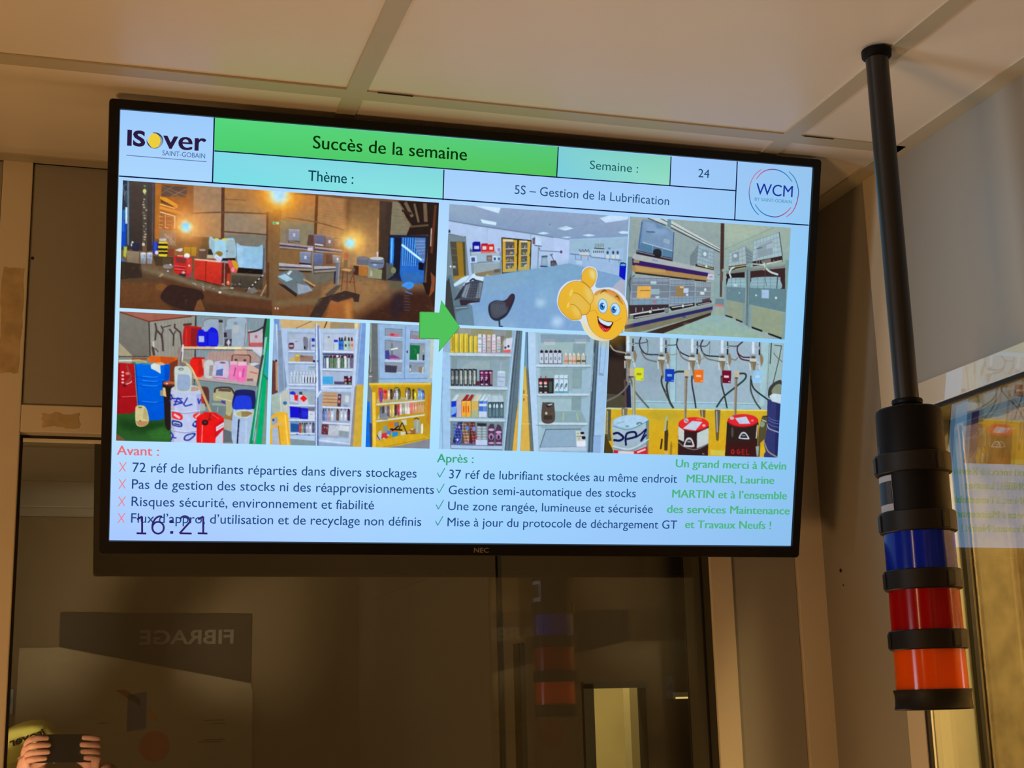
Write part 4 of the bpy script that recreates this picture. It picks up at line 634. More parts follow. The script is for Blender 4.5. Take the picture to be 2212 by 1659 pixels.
for q, c in (([(1370, 1330), (1430, 1325), (1430, 1420), (1372, 1420)], (130, 150, 136)), ([(1445, 1285), (1505, 1280), (1500, 1345), (1440, 1345)], (230, 120, 20)), ([(1590, 1260), (1650, 1255), (1655, 1320), (1595, 1320)], (196, 200, 170)), ([(1480, 1405), (1552, 1400), (1545, 1485), (1485, 1485)], (30, 140, 210)), ([(1420, 1390), (1470, 1380), (1460, 1440), (1425, 1440)], (50, 130, 220)), ([(1580, 1400), (1660, 1400), (1660, 1465), (1585, 1470)], (200, 206, 200)), ([(1360, 1420), (1420, 1410), (1430, 1480), (1350, 1480)], (200, 50, 60)), ([(1320, 1400), (1355, 1380), (1350, 1500), (1300, 1500)], (190, 190, 210)), ([(1735, 1265), (1815, 1255), (1815, 1420), (1745, 1420)], (150, 160, 150)), ([(1826, 1310), (1850, 1300), (1848, 1420), (1824, 1425)], (226, 230, 236)), ([(1690, 1380), (1760, 1360), (1760, 1430), (1680, 1430)], (150, 100, 50)), ([(1500, 1290), (1560, 1280), (1560, 1340), (1510, 1350)], (110, 116, 140))): P(q, c); 
for pts, w_ in ((((1460, 1370), (1600, 1380)), 18), (((1600, 1290), (1560, 1370)), 12), (((1600, 1290), (1660, 1430)), 10), (((1480, 1390), (1560, 1330)), 14), (((1740, 1250), (1770, 1235), (1800, 1250)), 8), (((1330, 1500), (1300, 1440)), 8), (((1640, 1420), (1690, 1450)), 8)): L(pts, w_, (34, 24, 34))
for x, y in ((1380, 1480), (1430, 1440), (1690, 1405), (1720, 1370), (1640, 1440)): El(x, y, 16, 9, (220, 210, 216), .8)
L([(1440, 1400), (1540, 1395)], 8, (226, 60, 70)); L([(1785, 1270), (1775, 1400)], 12, (190, 196, 180), .8)
P([(1290, 1510), (1640, 1430), (1860, 1430), (1900, 1470), (1640, 1560), (1280, 1620)], (212, 170, 34)); P([(1600, 1560), (1940, 1480), (1940, 1640), (1300, 1640), (1340, 1600)], (132, 136, 146)); L([(1300, 1600), (1880, 1480)], 9, (170, 120, 26), .7)
speckle(7, amp2=2); soften()

# ---- picture 5: the new oil room
photo([(970.5, 441.5), (1358, 468), (1347, 719), (960.5, 701)])
crop(950, 430, 5.267)
Rc(0, 0, 2400, 1800, (162, 192, 230))
P([(90, 50), (2200, 200), (2150, 430), (1470, 460), (1040, 390), (420, 290), (100, 240)], (146, 166, 198), col2=(130, 156, 190)); P([(100, 40), (460, 90), (440, 260), (100, 180)], (150, 176, 196), a=.5, soft=6)
P([(100, 245), (430, 300), (1040, 395), (1300, 440), (1300, 780), (700, 860), (300, 900), (95, 700)], (178, 202, 240), col2=(168, 192, 224)); P([(100, 240), (430, 294), (1040, 388), (1480, 465), (1480, 476), (1040, 402), (420, 310), (100, 254)], (110, 130, 156))
P([(1300, 440), (1480, 470), (1465, 740), (1290, 770)], (182, 204, 242)); P([(1480, 468), (2140, 430), (2110, 900), (1830, 830), (1465, 735)], (156, 188, 226)); P([(1480, 480), (2140, 450), (2120, 560), (1480, 600)], (152, 186, 206), a=.7)
P([(390, 80), (700, 90), (672, 165)], (206, 230, 255)); P([(466, 232), (650, 268), (640, 302), (486, 276)], (206, 232, 255)); P([(1340, 338), (1440, 310), (1526, 338), (1430, 362)], (200, 230, 255)); P([(1110, 395), (1180, 376), (1252, 392), (1180, 406)], (196, 226, 255)); P([(1620, 414), (1700, 400), (1775, 416), (1700, 430)], (196, 228, 255)); P([(1390, 438), (1450, 428), (1504, 438), (1450, 448)], (190, 222, 250)); P([(1820, 220), (1950, 185), (2150, 200), (2140, 236), (1890, 272)], (196, 222, 250)); P([(2030, 380), (2080, 366), (2145, 372), (2145, 396), (2070, 398)], (196, 228, 255))
L([(960, 170), (790, 340)], 5, (116, 140, 164), .6); L([(1360, 340), (1860, 260)], 5, (116, 140, 164), .5); El(1255, 292, 10, 8, (110, 130, 150)); L([(1038, 400), (1036, 780)], 6, (130, 156, 180)); L([(545, 330), (540, 480)], 4, (150, 176, 206))
P([(100, 400), (300, 430), (335, 880), (160, 970), (60, 1640), (60, 700)], (116, 136, 146)); P([(120, 486), (290, 490), (300, 880), (160, 910), (140, 700)], (78, 74, 66)); P([(190, 492), (260, 494), (280, 880), (220, 895)], (150, 118, 40)); P([(262, 494), (285, 500), (300, 870), (282, 878)], (80, 74, 50)); P([(160, 880), (290, 870), (295, 900), (165, 925)], (166, 130, 44)); 
for y in (560, 640, 720, 790): L([(130, y), (200, y + 6)], 8, (110, 104, 90), .8)
L([(100, 400), (300, 434)], 8, (84, 100, 116)); El(125, 770, 11, 12, (230, 240, 250)); Rc(150, 762, 182, 784, (170, 190, 190)); El(112, 370, 12, 20, (50, 60, 80)); L([(100, 390), (280, 430)], 7, (150, 180, 196))
P([(340, 570), (700, 590), (700, 860), (520, 890), (380, 860), (350, 740)], (156, 186, 206)); P([(380, 740), (700, 730), (700, 860), (510, 900), (385, 840)], (148, 166, 176)); P([(400, 850), (560, 820), (700, 800), (700, 870), (520, 900), (400, 870)], (134, 120, 96)); P([(620, 805), (700, 795), (700, 836), (620, 840)], (96, 86, 70)); El(545, 868, 20, 10, (220, 180, 70), .8)
L([(350, 618), (700, 606)], 12, (206, 190, 200)); L([(470, 614), (640, 608)], 12, (220, 110, 90)); L([(360, 732), (700, 706)], 14, (110, 136, 160)); L([(378, 740), (384, 850)], 9, (110, 130, 146)); L([(690, 600), (690, 850)], 9, (110, 130, 146)); L([(350, 560), (372, 850)], 8, (80, 104, 130), .7); El(370, 590, 30, 16, (60, 80, 110), .7)
P([(374, 500), (400, 486), (462, 490), (470, 600), (376, 604)], (24, 24, 150)); Rc(394, 536, 450, 572, (196, 210, 240)); P([(472, 518), (500, 508), (548, 512), (546, 600), (474, 602)], (200, 34, 44)); Rc(488, 540, 532, 580, (226, 206, 214)); P([(548, 520), (618, 514), (624, 598), (548, 602)], (210, 40, 30)); Rc(566, 545, 606, 580, (236, 216, 206)); L([(480, 516), (544, 512)], 10, (150, 20, 30)); P([(636, 550), (690, 560), (690, 602), (640, 602)], (190, 200, 236)); P([(655, 565), (690, 560), (690, 600), (665, 600)], (130, 110, 190), a=.7)
P([(346, 652), (420, 646), (428, 724), (350, 732)], (196, 216, 240)); P([(360, 670), (400, 666), (404, 712), (364, 716)], (60, 80, 150)); P([(535, 644), (598, 642), (596, 708), (534, 706)], (120, 104, 104)); Rc(548, 665, 588, 690, (150, 136, 130)); P([(602, 650), (650, 646), (652, 715), (604, 712)], (200, 220, 240)); Rc(616, 668, 640, 700, (50, 80, 130)); P([(652, 652), (692, 650), (690, 712), (654, 714)], (190, 212, 236)); Rc(664, 668, 688, 698, (60, 110, 150))
P([(704, 438), (1040, 470), (1030, 806), (708, 854)], (34, 30, 40)); P([(716, 452), (884, 468), (880, 826), (718, 838)], (206, 166, 52)); P([(902, 472), (1036, 484), (1024, 808), (892, 822)], (206, 168, 54)); P([(750, 488), (852, 494), (846, 786), (754, 798)], (92, 84, 84)); P([(928, 494), (1000, 500), (994, 768), (926, 778)], (92, 88, 84))
for q in ((722, 462, 836, 484), (918, 476, 1000, 494)): Rc(*q, (216, 214, 196)); 
for y in (566, 646, 724): L([(752, y + 4), (850, y)], 10, (176, 196, 200)); L([(928, y + 2), (998, y - 4)], 9, (176, 196, 200))
for i in range(30): El(rnd(762, 842), random.choice((545, 625, 700, 775)) + rnd(-10, 6), rnd(6, 12), rnd(9, 16), random.choice([(190, 150, 50), (206, 206, 210), (60, 70, 90), (90, 130, 150), (150, 120, 110)]), .85)
for i in range(22): El(rnd(934, 990), random.choice((545, 622, 698, 762)) + rnd(-10, 5), rnd(5, 10), rnd(8, 15), random.choice([(190, 150, 50), (206, 216, 216), (60, 70, 80), (110, 150, 150)]), .85)
El(874, 640, 6, 18, (140, 110, 40)); El(1026, 640, 6, 20, (60, 110, 60)); L([(1044, 470), (1032, 810)], 7, (30, 34, 60))
P([(1058, 440), (1090, 430), (1160, 440), (1158, 532), (1062, 524)], (190, 216, 246)); P([(1056, 450), (1088, 436), (1086, 520), (1060, 515)], (80, 90, 110)); El(1072, 480, 8, 18, (190, 70, 90)); L([(1080, 530), (1160, 540)], 10, (70, 90, 120)); L([(1128, 540), (1116, 790)], 9, (100, 130, 156)); L([(1140, 590), (1370, 604)], 9, (96, 124, 150)); El(1384, 604, 14, 18, (90, 70, 110)); El(1134, 570, 10, 14, (110, 120, 130))
P([(1160, 655), (1225, 650), (1230, 770), (1150, 772)], (130, 156, 182)); P([(1160, 648), (1228, 644), (1230, 662), (1160, 668)], (70, 90, 116)); L([(1148, 768), (1228, 772)], 14, (14, 20, 60)); P([(1170, 680), (1215, 680), (1218, 750), (1165, 750)], (160, 184, 206), a=.7)
P([(1262, 705), (1320, 700), (1346, 765), (1262, 768)], (66, 58, 66)); L([(1270, 640), (1300, 700)], 7, (60, 76, 100)); L([(1256, 640), (1286, 632)], 9, (50, 66, 90)); El(1290, 735, 12, 10, (140, 80, 60)); El(1325, 755, 12, 10, (90, 100, 90))
L([(1486, 626), (1720, 650)], 9, (90, 110, 130)); L([(1600, 650), (1700, 652)], 8, (206, 160, 150)); P([(1590, 590), (1700, 596), (1700, 645), (1590, 636)], (190, 214, 230))
for i in range(7): L([(1590 + i * 17, 574 + (i % 2) * 10), (1602 + i * 17, 606)], 7, (50, 66, 84))
P([(1762, 505), (1876, 508), (1872, 562), (1765, 552)], (160, 186, 200)); L([(1760, 562), (1872, 568)], 9, (40, 50, 60))
for i in range(6): L([(1775 + i * 18, 510), (1772 + i * 18, 550)], 5, (70, 90, 104))
P([(1730, 576), (1874, 584), (1870, 680), (1728, 660)], (176, 204, 232)); 
for i in range(6): El(1752 + i * 22, 602, 8, 15, (96, 110, 110))
L([(1720, 662), (2070, 700)], 10, (100, 122, 146)); 
for x in (1545, 1610, 1690, 1930, 2040): L([(x, 640 + (x - 1545) * .08), (x, 690 + (x - 1545) * .08)], 7, (100, 120, 140))
for x in (1912, 1975, 2026): P([(x - 20, 636), (x + 22, 640), (x + 18, 684), (x - 18, 680)], (200, 214, 220)); El(x, 612, 13, 20, (60, 76, 84)); 
El(1930, 565, 16, 12, (110, 136, 160)); P([(1555, 690), (1625, 698), (1622, 752), (1552, 742)], (176, 206, 240)); L([(1555, 692), (1625, 700)], 4, (100, 126, 156)); L([(1465, 736), (2050, 884)], 7, (110, 136, 176), .8); L([(1480, 690), (2060, 760)], 4, (150, 180, 220), .8)
P([(2050, 740), (2125, 750), (2110, 925), (2040, 905)], (16, 22, 190)); P([(2060, 722), (2130, 722), (2128, 752), (2050, 745)], (30, 50, 90)); El(2088, 752, 34, 12, (90, 180, 220)); P([(2100, 460), (2150, 450), (2130, 740), (2085, 720)], (150, 180, 210))
P([(340, 900), (700, 858), (1030, 806), (1300, 765), (1465, 735), (1830, 830), (2050, 885), (2110, 930), (2100, 1540), (380, 1460), (370, 1200), (460, 1150), (505, 890)], (122, 162, 204), col2=(128, 168, 212)); P([(700, 860), (1465, 738), (1700, 800), (1500, 900), (900, 940)], (124, 168, 200), a=.8, soft=8); P([(390, 1300), (900, 1400), (900, 1520), (380, 1480)], (144, 180, 212), a=.6, soft=10)
El(1190, 1100, 60, 130, (150, 190, 222), .5, soft=10); El(1150, 1180, 54, 42, (190, 222, 246), .9, soft=5); El(1340, 1400, 66, 60, (186, 218, 244), .9, soft=6); El(1240, 1050, 100, 200, (130, 176, 210), .5, soft=12); P([(500, 900), (1000, 830), (950, 1000), (480, 1100)], (136, 174, 196), a=.5, soft=10)
P([(60, 900), (130, 860), (180, 1000), (260, 1040), (340, 1180), (390, 1500), (170, 1500), (60, 1200)], (96, 120, 134)); P([(60, 960), (110, 900), (190, 1420), (120, 1450), (60, 1250)], (62, 64, 66)); P([(330, 1190), (370, 1210), (400, 1480), (200, 1480), (190, 1300)], (104, 136, 158))
P([(160, 970), (250, 900), (330, 870), (340, 880), (260, 980), (170, 1000)], (196, 224, 244)); P([(270, 985), (395, 842), (416, 880), (506, 890), (490, 950), (400, 930), (290, 990)], (206, 232, 250)); P([(160, 1160), (270, 990), (300, 1000), (240, 1130)], (50, 54, 66)); P([(175, 1000), (290, 940), (260, 1000), (190, 1110)], (104, 124, 136), a=.8)
P([(290, 960), (420, 920), (500, 940), (460, 1160), (230, 1155), (240, 1110)], (66, 74, 90)); P([(250, 1110), (300, 985), (350, 960), (300, 1130)], (126, 140, 156)); P([(320, 1130), (370, 960), (440, 950), (400, 1130)], (60, 62, 76)); P([(410, 1130), (450, 950), (490, 950), (460, 1130)], (110, 124, 136)); Cu([(345, 935), (380, 912), (412, 930)], 16, (40, 50, 90))
for i in range(9): L([(290 - i * 6 + 10, 980 + i * 18), (490 - i * 4, 965 + i * 20)], 4, (150, 166, 180), .7)
for i in range(6): L([(330 + i * 24, 965), (280 + i * 32, 1125)], 4, (40, 42, 56), .7)
P([(225, 1150), (460, 1160), (455, 1175), (330, 1190), (280, 1230), (240, 1215)], (54, 44, 54)); P([(160, 1215), (330, 1210), (330, 1250), (180, 1280)], (86, 108, 124)); L([(180, 1245), (320, 1232)], 10, (140, 166, 186))
P([(668, 1370), (688, 1370), (694, 1470), (676, 1470)], (50, 60, 80)); El(706, 1456, 16, 12, (40, 44, 60))
Sp([(800, 1095), (830, 1078), (856, 1100), (846, 1170), (790, 1290), (740, 1350), (650, 1390), (580, 1350), (554, 1260), (570, 1190), (640, 1155), (720, 1160), (765, 1140)], (44, 46, 62)); Sp([(575, 1230), (590, 1185), (660, 1160), (730, 1170), (780, 1200), (770, 1280), (700, 1340), (640, 1360), (590, 1330)], (72, 78, 92)); Sp([(800, 1110), (825, 1094), (840, 1110), (820, 1170), (780, 1240), (750, 1190)], (66, 46, 60))
for i in range(7): Cu([(600 + i * 22, 1200), (604 + i * 22, 1260), (640 + i * 20, 1330 - i * 6)], 4, (110, 116, 130), .7)
P([(1930, 1040), (2060, 915), (2112, 935), (2110, 1200), (2060, 1120)], (170, 176, 196))
speckle(4, amp2=1.5); soften()

# ---- picture 6: the containers on racks
photo([(1361, 468), (1709, 492.5), (1696, 733), (1349, 718)])
crop(1340, 450, 5.721)
Rc(20, 60, 2300, 1800, (150, 170, 168))
P([(110, 100), (1250, 180), (1240, 800), (640, 640), (110, 560)], (150, 168, 166), col2=(140, 160, 166)); P([(1280, 190), (2130, 240), (2090, 720), (1280, 800)], (156, 176, 164), col2=(140, 168, 164)); P([(1290, 200), (1900, 240), (1300, 500)], (172, 188, 170), a=.7, soft=6)
for i in range(16): L([(110, 150 + i * 30), (1230, 330 + i * 27)], 4, (126, 146, 148), .5)
for i in range(8): L([(1290, 300 + i * 50), (2090, 60 + i * 70)], 3, (132, 156, 150), .35)
P([(340, 115), (600, 135), (1235, 500), (1235, 520), (620, 215), (350, 130)], (196, 208, 206)); L([(500, 128), (1235, 520)], 8, (40, 50, 60)); L([(620, 240), (1230, 545)], 12, (60, 64, 66)); L([(630, 215), (1230, 528)], 12, (206, 216, 206)); L([(345, 125), (560, 215)], 12, (60, 64, 76)); P([(585, 130), (632, 135), (626, 250), (584, 225)], (110, 140, 160)); L([(1290, 510), (1900, 240)], 5, (110, 134, 130), .8)
P([(1244, 185), (1288, 190), (1280, 760), (1236, 760)], (70, 50, 46)); P([(1236, 760), (1275, 760), (1262, 1100), (1225, 1100)], (96, 76, 66)); Sp([(1175, 920), (1240, 900), (1262, 960), (1245, 1080), (1200, 1090), (1170, 1000)], (76, 64, 56))
P([(1160, 760), (1236, 780), (1230, 1330), (1140, 1330)], (140, 166, 170)); P([(1262, 900), (1310, 900), (1300, 1330), (1256, 1330)], (140, 164, 166)); P([(1180, 1120), (1290, 1120), (1280, 1200), (1170, 1190)], (110, 136, 146)); L([(1180, 1195), (1276, 1215)], 24, (206, 120, 120)); P([(1160, 1230), (1290, 1230), (1280, 1340), (1160, 1330)], (150, 168, 156)); El(1275, 770, 16, 20, (150, 160, 160)); L([(1210, 825), (1260, 825)], 7, (90, 96, 96))
# upper left container
P([(275, 140), (420, 160), (560, 235), (668, 300), (652, 660), (215, 570), (225, 430), (262, 200)], (104, 138, 176)); P([(285, 150), (430, 190), (460, 250), (660, 290), (650, 560), (270, 420)], (120, 150, 184)); P([(300, 160), (400, 180), (460, 260), (560, 240), (600, 330), (420, 330), (330, 260)], (140, 170, 210), a=.6, soft=3); P([(275, 430), (660, 540), (655, 620), (235, 520), (230, 460)], (84, 124, 156)); P([(540, 370), (614, 392), (610, 446), (530, 420)], (150, 176, 196)); L([(325, 292), (430, 298)], 12, (66, 86, 110)); L([(280, 425), (650, 530)], 10, (176, 200, 220)); Sp([(405, 540), (430, 508), (480, 506), (512, 540), (506, 590), (420, 580)], (40, 40, 50)); P([(200, 520), (650, 620), (650, 665), (200, 585)], (48, 36, 44)); L([(205, 535), (640, 632)], 8, (150, 160, 190)); L([(270, 170), (228, 500)], 12, (70, 96, 140)); L([(664, 300), (646, 650)], 12, (70, 90, 130)); L([(190, 380), (180, 490), (215, 540)], 9, (130, 144, 150)); L([(400, 470), (398, 560)], 6, (150, 180, 200)); L([(520, 505), (516, 600)], 6, (150, 180, 200)); Rc(425, 570, 500, 615, (36, 34, 40))
# small container middle
def cage(q, cx_, c, n=5, k=6):
    (a, b, c_, d) = [np.array(v, float) for v in q]; P(q, c)
    for i in range(n + 1):
        t = i / n; L([a + (d - a) * t, b + (c_ - b) * t], 7, tuple(v * .76 for v in c)); L([a + (d - a) * t + (0, 6), b + (c_ - b) * t + (0, 6)], 4, tuple(min(255, v * 1.15) for v in c), .8)
    for i in range(k + 1):
        t = i / k; L([a + (b - a) * t, d + (c_ - d) * t], 5, tuple(v * .8 for v in c), .8)
P([(860, 600), (970, 445), (980, 700), (865, 715)], (120, 136, 144)); 
for i in range(5): L([(866, 595 + i * 30), (972, 460 + i * 55)], 6, (90, 106, 116), .8)
cage([(970, 450), (1150, 510), (1150, 740), (950, 680)], 0, (150, 176, 190)); P([(1010, 510), (1085, 535), (1080, 625), (1000, 600)], (130, 150, 162)); El(1048, 568, 20, 26, (206, 220, 230)); P([(935, 690), (1160, 735), (1155, 770), (930, 720)], (56, 44, 40)); L([(955, 700), (1150, 750)], 9, (206, 200, 150)); El(1065, 722, 14, 16, (226, 226, 190))
# racks left
P([(170, 560), (650, 660), (1160, 770), (1180, 830), (1160, 820), (150, 640)], (170, 178, 180)); P([(130, 600), (180, 640), (1165, 815), (1160, 860), (150, 715), (120, 710)], (54, 34, 96)); P([(150, 705), (1090, 850), (1080, 900), (600, 850), (180, 800), (140, 760)], (170, 136, 84)); P([(180, 700), (560, 760), (560, 800), (200, 780)], (196, 160, 96), a=.7); P([(1090, 805), (1165, 815), (1160, 890), (1070, 880)], (190, 196, 210)); L([(1105, 850), (1140, 850)], 6, (60, 60, 90)); P([(165, 642), (240, 650), (235, 680), (165, 674)], (170, 150, 90)); L([(190, 800), (1060, 905)], 20, (44, 36, 34)); P([(400, 630), (470, 645), (465, 665), (395, 650)], (130, 150, 196)); P([(90, 600), (150, 610), (150, 1300), (100, 1400), (60, 1300)], (110, 130, 136)); L([(130, 830), (105, 1300)], 8, (60, 66, 66), .7); Cu([(180, 830), (110, 900), (130, 1020)], 8, (50, 54, 56))
for x0, x1, yt, yb, c in ((150, 612, 850, 1240, (136, 152, 170)), (622, 920, 880, 1190, (134, 152, 172)), (940, 1120, 905, 1170, (140, 160, 170))):
    Sp([(x0 + 10, yt + 30), (x0 + 40, yt), (x1 - 30, yt + 18), (x1, yt + 50), (x1 - 8, yb - 20), (x0, yb - 4)], c); P([(x0, yt + 60), (x1, yt + 60), (x1 - 4, (yt + yb) / 2 + 60), (x0, (yt + yb) / 2 + 60)], tuple(v * .82 for v in c), a=.8); P([(x0, (yt + yb) / 2 + 90), (x1 - 8, (yt + yb) / 2 + 70), (x1 - 10, yb - 30), (x0, yb)], (120, 156, 180), a=.8)
    for i in range(5): yv = yt + 10 + i * (yb - yt) / 4.4; L([(x0 - 10, yv + 4), (x1, yv + 6)], 9, (96, 104, 120)); L([(x0 - 10, yv), (x1, yv)], 6, (196, 206, 216), .9)
    for i in range(7): L([(x0 + (x1 - x0) * i / 6.3 + 8, yt + 12), (x0 + (x1 - x0) * i / 6.3, yb)], 5, (110, 120, 134), .8)
P([(110, 1200), (600, 1190), (600, 1250), (110, 1310)], (60, 44, 50)); P([(215, 965), (385, 965), (375, 1110), (205, 1115)], (226, 176, 86)); L([(250, 1020), (370, 1018)], 9, (140, 96, 40)); P([(380, 1000), (488, 1000), (484, 1068), (378, 1066)], (150, 180, 190)); P([(690, 960), (800, 962), (780, 1098), (680, 1090)], (150, 124, 84)); P([(740, 968), (785, 968), (784, 988), (740, 988)], (206, 196, 160)); P([(784, 990), (846, 990), (842, 1050), (782, 1048)], (190, 206, 226)); Rc(815, 1060, 842, 1084, (206, 216, 226)); P([(435, 1090), (484, 1086), (482, 1114), (436, 1118)], (180, 210, 230)); P([(376, 905), (450, 906), (448, 938), (376, 938)], (176, 206, 216)); Rc(990, 1035, 1040, 1070, (206, 216, 230)); El(1052, 1010, 16, 20, (206, 216, 226)); El(420, 1160, 20, 18, (190, 100, 120), .8); P([(1010, 1130), (1110, 1110), (1110, 1160), (1020, 1180)], (90, 60, 64))
for x in (195, 280, 390, 470, 545): L([(x, 1230), (x, 1300)], 9, (190, 190, 200))
P([(110, 1300), (600, 1240), (600, 1290), (180, 1370), (110, 1370)], (36, 28, 34)); L([(120, 1320), (350, 1280)], 18, (206, 210, 214)); L([(180, 1355), (560, 1290)], 12, (190, 196, 200)); L([(400, 1265), (590, 1240)], 14, (200, 206, 210)); El(372, 1280, 20, 18, (206, 214, 214)); Rc(115, 1325, 165, 1370, (110, 130, 140)); Rc(545, 1240, 600, 1290, (110, 130, 140))
P([(600, 1220), (920, 1170), (920, 1210), (640, 1270)], (36, 28, 34)); L([(640, 1230), (900, 1190)], 12, (200, 206, 206)); El(775, 1210, 14, 18, (206, 214, 214)); P([(930, 1180), (1130, 1140), (1130, 1170), (950, 1210)], (44, 38, 44)); L([(960, 1195), (1110, 1165)], 8, (196, 200, 204))
P([(60, 1400), (600, 1300), (1150, 1180), (1150, 1220), (100, 1450), (60, 1450)], (140, 150, 150)); P([(50, 1450), (1145, 1215), (1140, 1262), (60, 1510)], (44, 44, 100)); P([(50, 1500), (1140, 1255), (1130, 1290), (300, 1520), (50, 1560)], (124, 122, 100)); P([(250, 1560), (1125, 1290), (1120, 1325), (480, 1570)], (60, 44, 38)); El(790, 1345, 26, 14, (60, 70, 140), .8)
P([(480, 1570), (1125, 1325), (1260, 1330), (1500, 1460), (1960, 1680), (480, 1680)], (142, 176, 180), col2=(150, 178, 160)); 
for i in range(26): El(rnd(700, 1700), rnd(1400, 1640), rnd(20, 60), rnd(8, 20), random.choice([(170, 186, 150), (130, 170, 176), (160, 196, 200)]), .35, soft=2)
# right side
cage([(1345, 560), (1545, 470), (1560, 700), (1335, 725)], 0, (160, 184, 190), 4, 5); P([(1545, 470), (1650, 560), (1640, 690), (1560, 700)], (110, 130, 136)); 
for i in range(5): L([(1552, 490 + i * 50), (1645, 572 + i * 28)], 7, (160, 176, 184), .8)
P([(1385, 560), (1470, 530), (1470, 650), (1380, 665)], (120, 142, 152), a=.8); El(1422, 590, 24, 22, (196, 206, 216)); P([(1340, 722), (1560, 690), (1560, 750), (1345, 780)], (70, 56, 48)); L([(1345, 740), (1560, 705)], 9, (190, 196, 160)); L([(1420, 760), (1550, 735)], 8, (210, 206, 150))
cage([(1650, 410), (1975, 300), (2000, 590), (1635, 690)], 0, (160, 186, 196), 5, 8); P([(1700, 470), (1880, 400), (1890, 570), (1690, 620)], (134, 154, 164), a=.85); P([(1810, 455), (1895, 430), (1892, 490), (1805, 505)], (160, 180, 190)); L([(1690, 502), (1756, 488)], 9, (70, 84, 100)); Rc(1885, 490, 1940, 525, (170, 190, 200)); L([(1965, 300), (2005, 590)], 9, (50, 60, 66))
P([(1636, 660), (2005, 590), (2010, 660), (1640, 720)], (52, 40, 40)); P([(1740, 650), (1860, 622), (1870, 690), (1760, 700)], (120, 116, 104)); L([(1640, 690), (1770, 700)], 14, (206, 214, 214)); L([(1810, 690), (2000, 650)], 16, (200, 210, 206)); 
for x in (1690, 1720, 1900, 1950): L([(x, 640), (x, 690)], 8, (150, 150, 150))
P([(1300, 780), (1560, 740), (2040, 690), (2040, 740), (1600, 780), (1320, 820)], (120, 136, 130)); P([(1310, 815), (1540, 790), (1540, 860), (1320, 880)], (44, 30, 32)); P([(1605, 780), (2040, 740), (2040, 1000), (1605, 980)], (60, 40, 42)); P([(1310, 870), (1340, 870), (1330, 960), (1310, 960)], (34, 28, 36)); L([(1640, 745), (2030, 700)], 12, (150, 160, 150)); El(1775, 765, 16, 9, (210, 120, 110), .8)
Sp([(1330, 900), (1360, 866), (1530, 862), (1548, 900), (1545, 980), (1330, 990)], (140, 176, 186)); Sp([(1620, 900), (1650, 858), (1950, 850), (1980, 890), (1975, 1000), (1620, 990)], (136, 170, 182)); 
for x in (1380, 1430, 1490): L([(x, 868), (x - 4, 985)], 5, (96, 116, 124))
for x in (1700, 1780, 1860, 1940): L([(x, 856), (x - 4, 1000)], 5, (90, 110, 120))
for y in (905, 945): L([(1330, y), (1548, y - 6)], 6, (180, 206, 216), .8); L([(1620, y), (1978, y - 6)], 6, (170, 200, 210), .8)
Cu([(1370, 860), (1352, 800), (1372, 755), (1410, 730)], 18, (200, 220, 220)); Cu([(1780, 680), (1800, 740), (1860, 790), (1950, 822)], 24, (190, 206, 206)); Cu([(1800, 720), (1790, 860), (1810, 960)], 6, (70, 90, 96)); L([(1950, 830), (1935, 990)], 10, (50, 60, 70))
P([(1545, 740), (1610, 700), (1605, 1480), (1540, 1440), (1560, 1000)], (116, 140, 146)); L([(1574, 760), (1568, 1450)], 7, (60, 80, 90))
P([(1300, 970), (1550, 985), (1545, 1180), (1300, 1130)], (104, 134, 144)); P([(1590, 985), (2055, 1000), (2045, 1290), (1590, 1190)], (98, 130, 140)); P([(1310, 1135), (1540, 1180), (1515, 1420), (1305, 1330)], (142, 156, 136)); P([(1630, 1205), (2010, 1290), (1990, 1610), (1625, 1470)], (144, 158, 134)); P([(1290, 960), (1312, 960), (1306, 1330), (1284, 1330)], (130, 156, 160)); P([(2010, 1290), (2050, 1290), (2035, 1640), (1990, 1620)], (130, 156, 150)); P([(1600, 1190), (1630, 1200), (1625, 1480), (1590, 1460)], (130, 156, 156)); P([(1514, 1180), (1545, 1185), (1540, 1440), (1512, 1420)], (124, 150, 150))
P([(1300, 1318), (1390, 1345), (1385, 1362), (1300, 1335)], (26, 36, 36)); P([(1430, 1368), (1512, 1400), (1510, 1418), (1430, 1385)], (26, 36, 36)); P([(1625, 1462), (1760, 1510), (1755, 1532), (1625, 1485)], (26, 34, 34)); P([(1830, 1540), (1995, 1600), (1995, 1624), (1830, 1562)], (26, 34, 34))
P([(1748, 1008), (1840, 1012), (1838, 1118), (1748, 1112)], (160, 190, 222)); El(1680, 1078, 12, 12, (190, 214, 220)); El(1926, 1110, 14, 16, (200, 226, 226)); El(1474, 1050, 10, 10, (170, 200, 206)); P([(1405, 935), (1450, 938), (1448, 972), (1405, 970)], (190, 210, 226)); El(1348, 1020, 10, 14, (130, 160, 166), .7)
P([(2040, 640), (2100, 640), (2080, 1000), (2040, 1000)], (124, 156, 150))
speckle(5, amp2=2); soften()

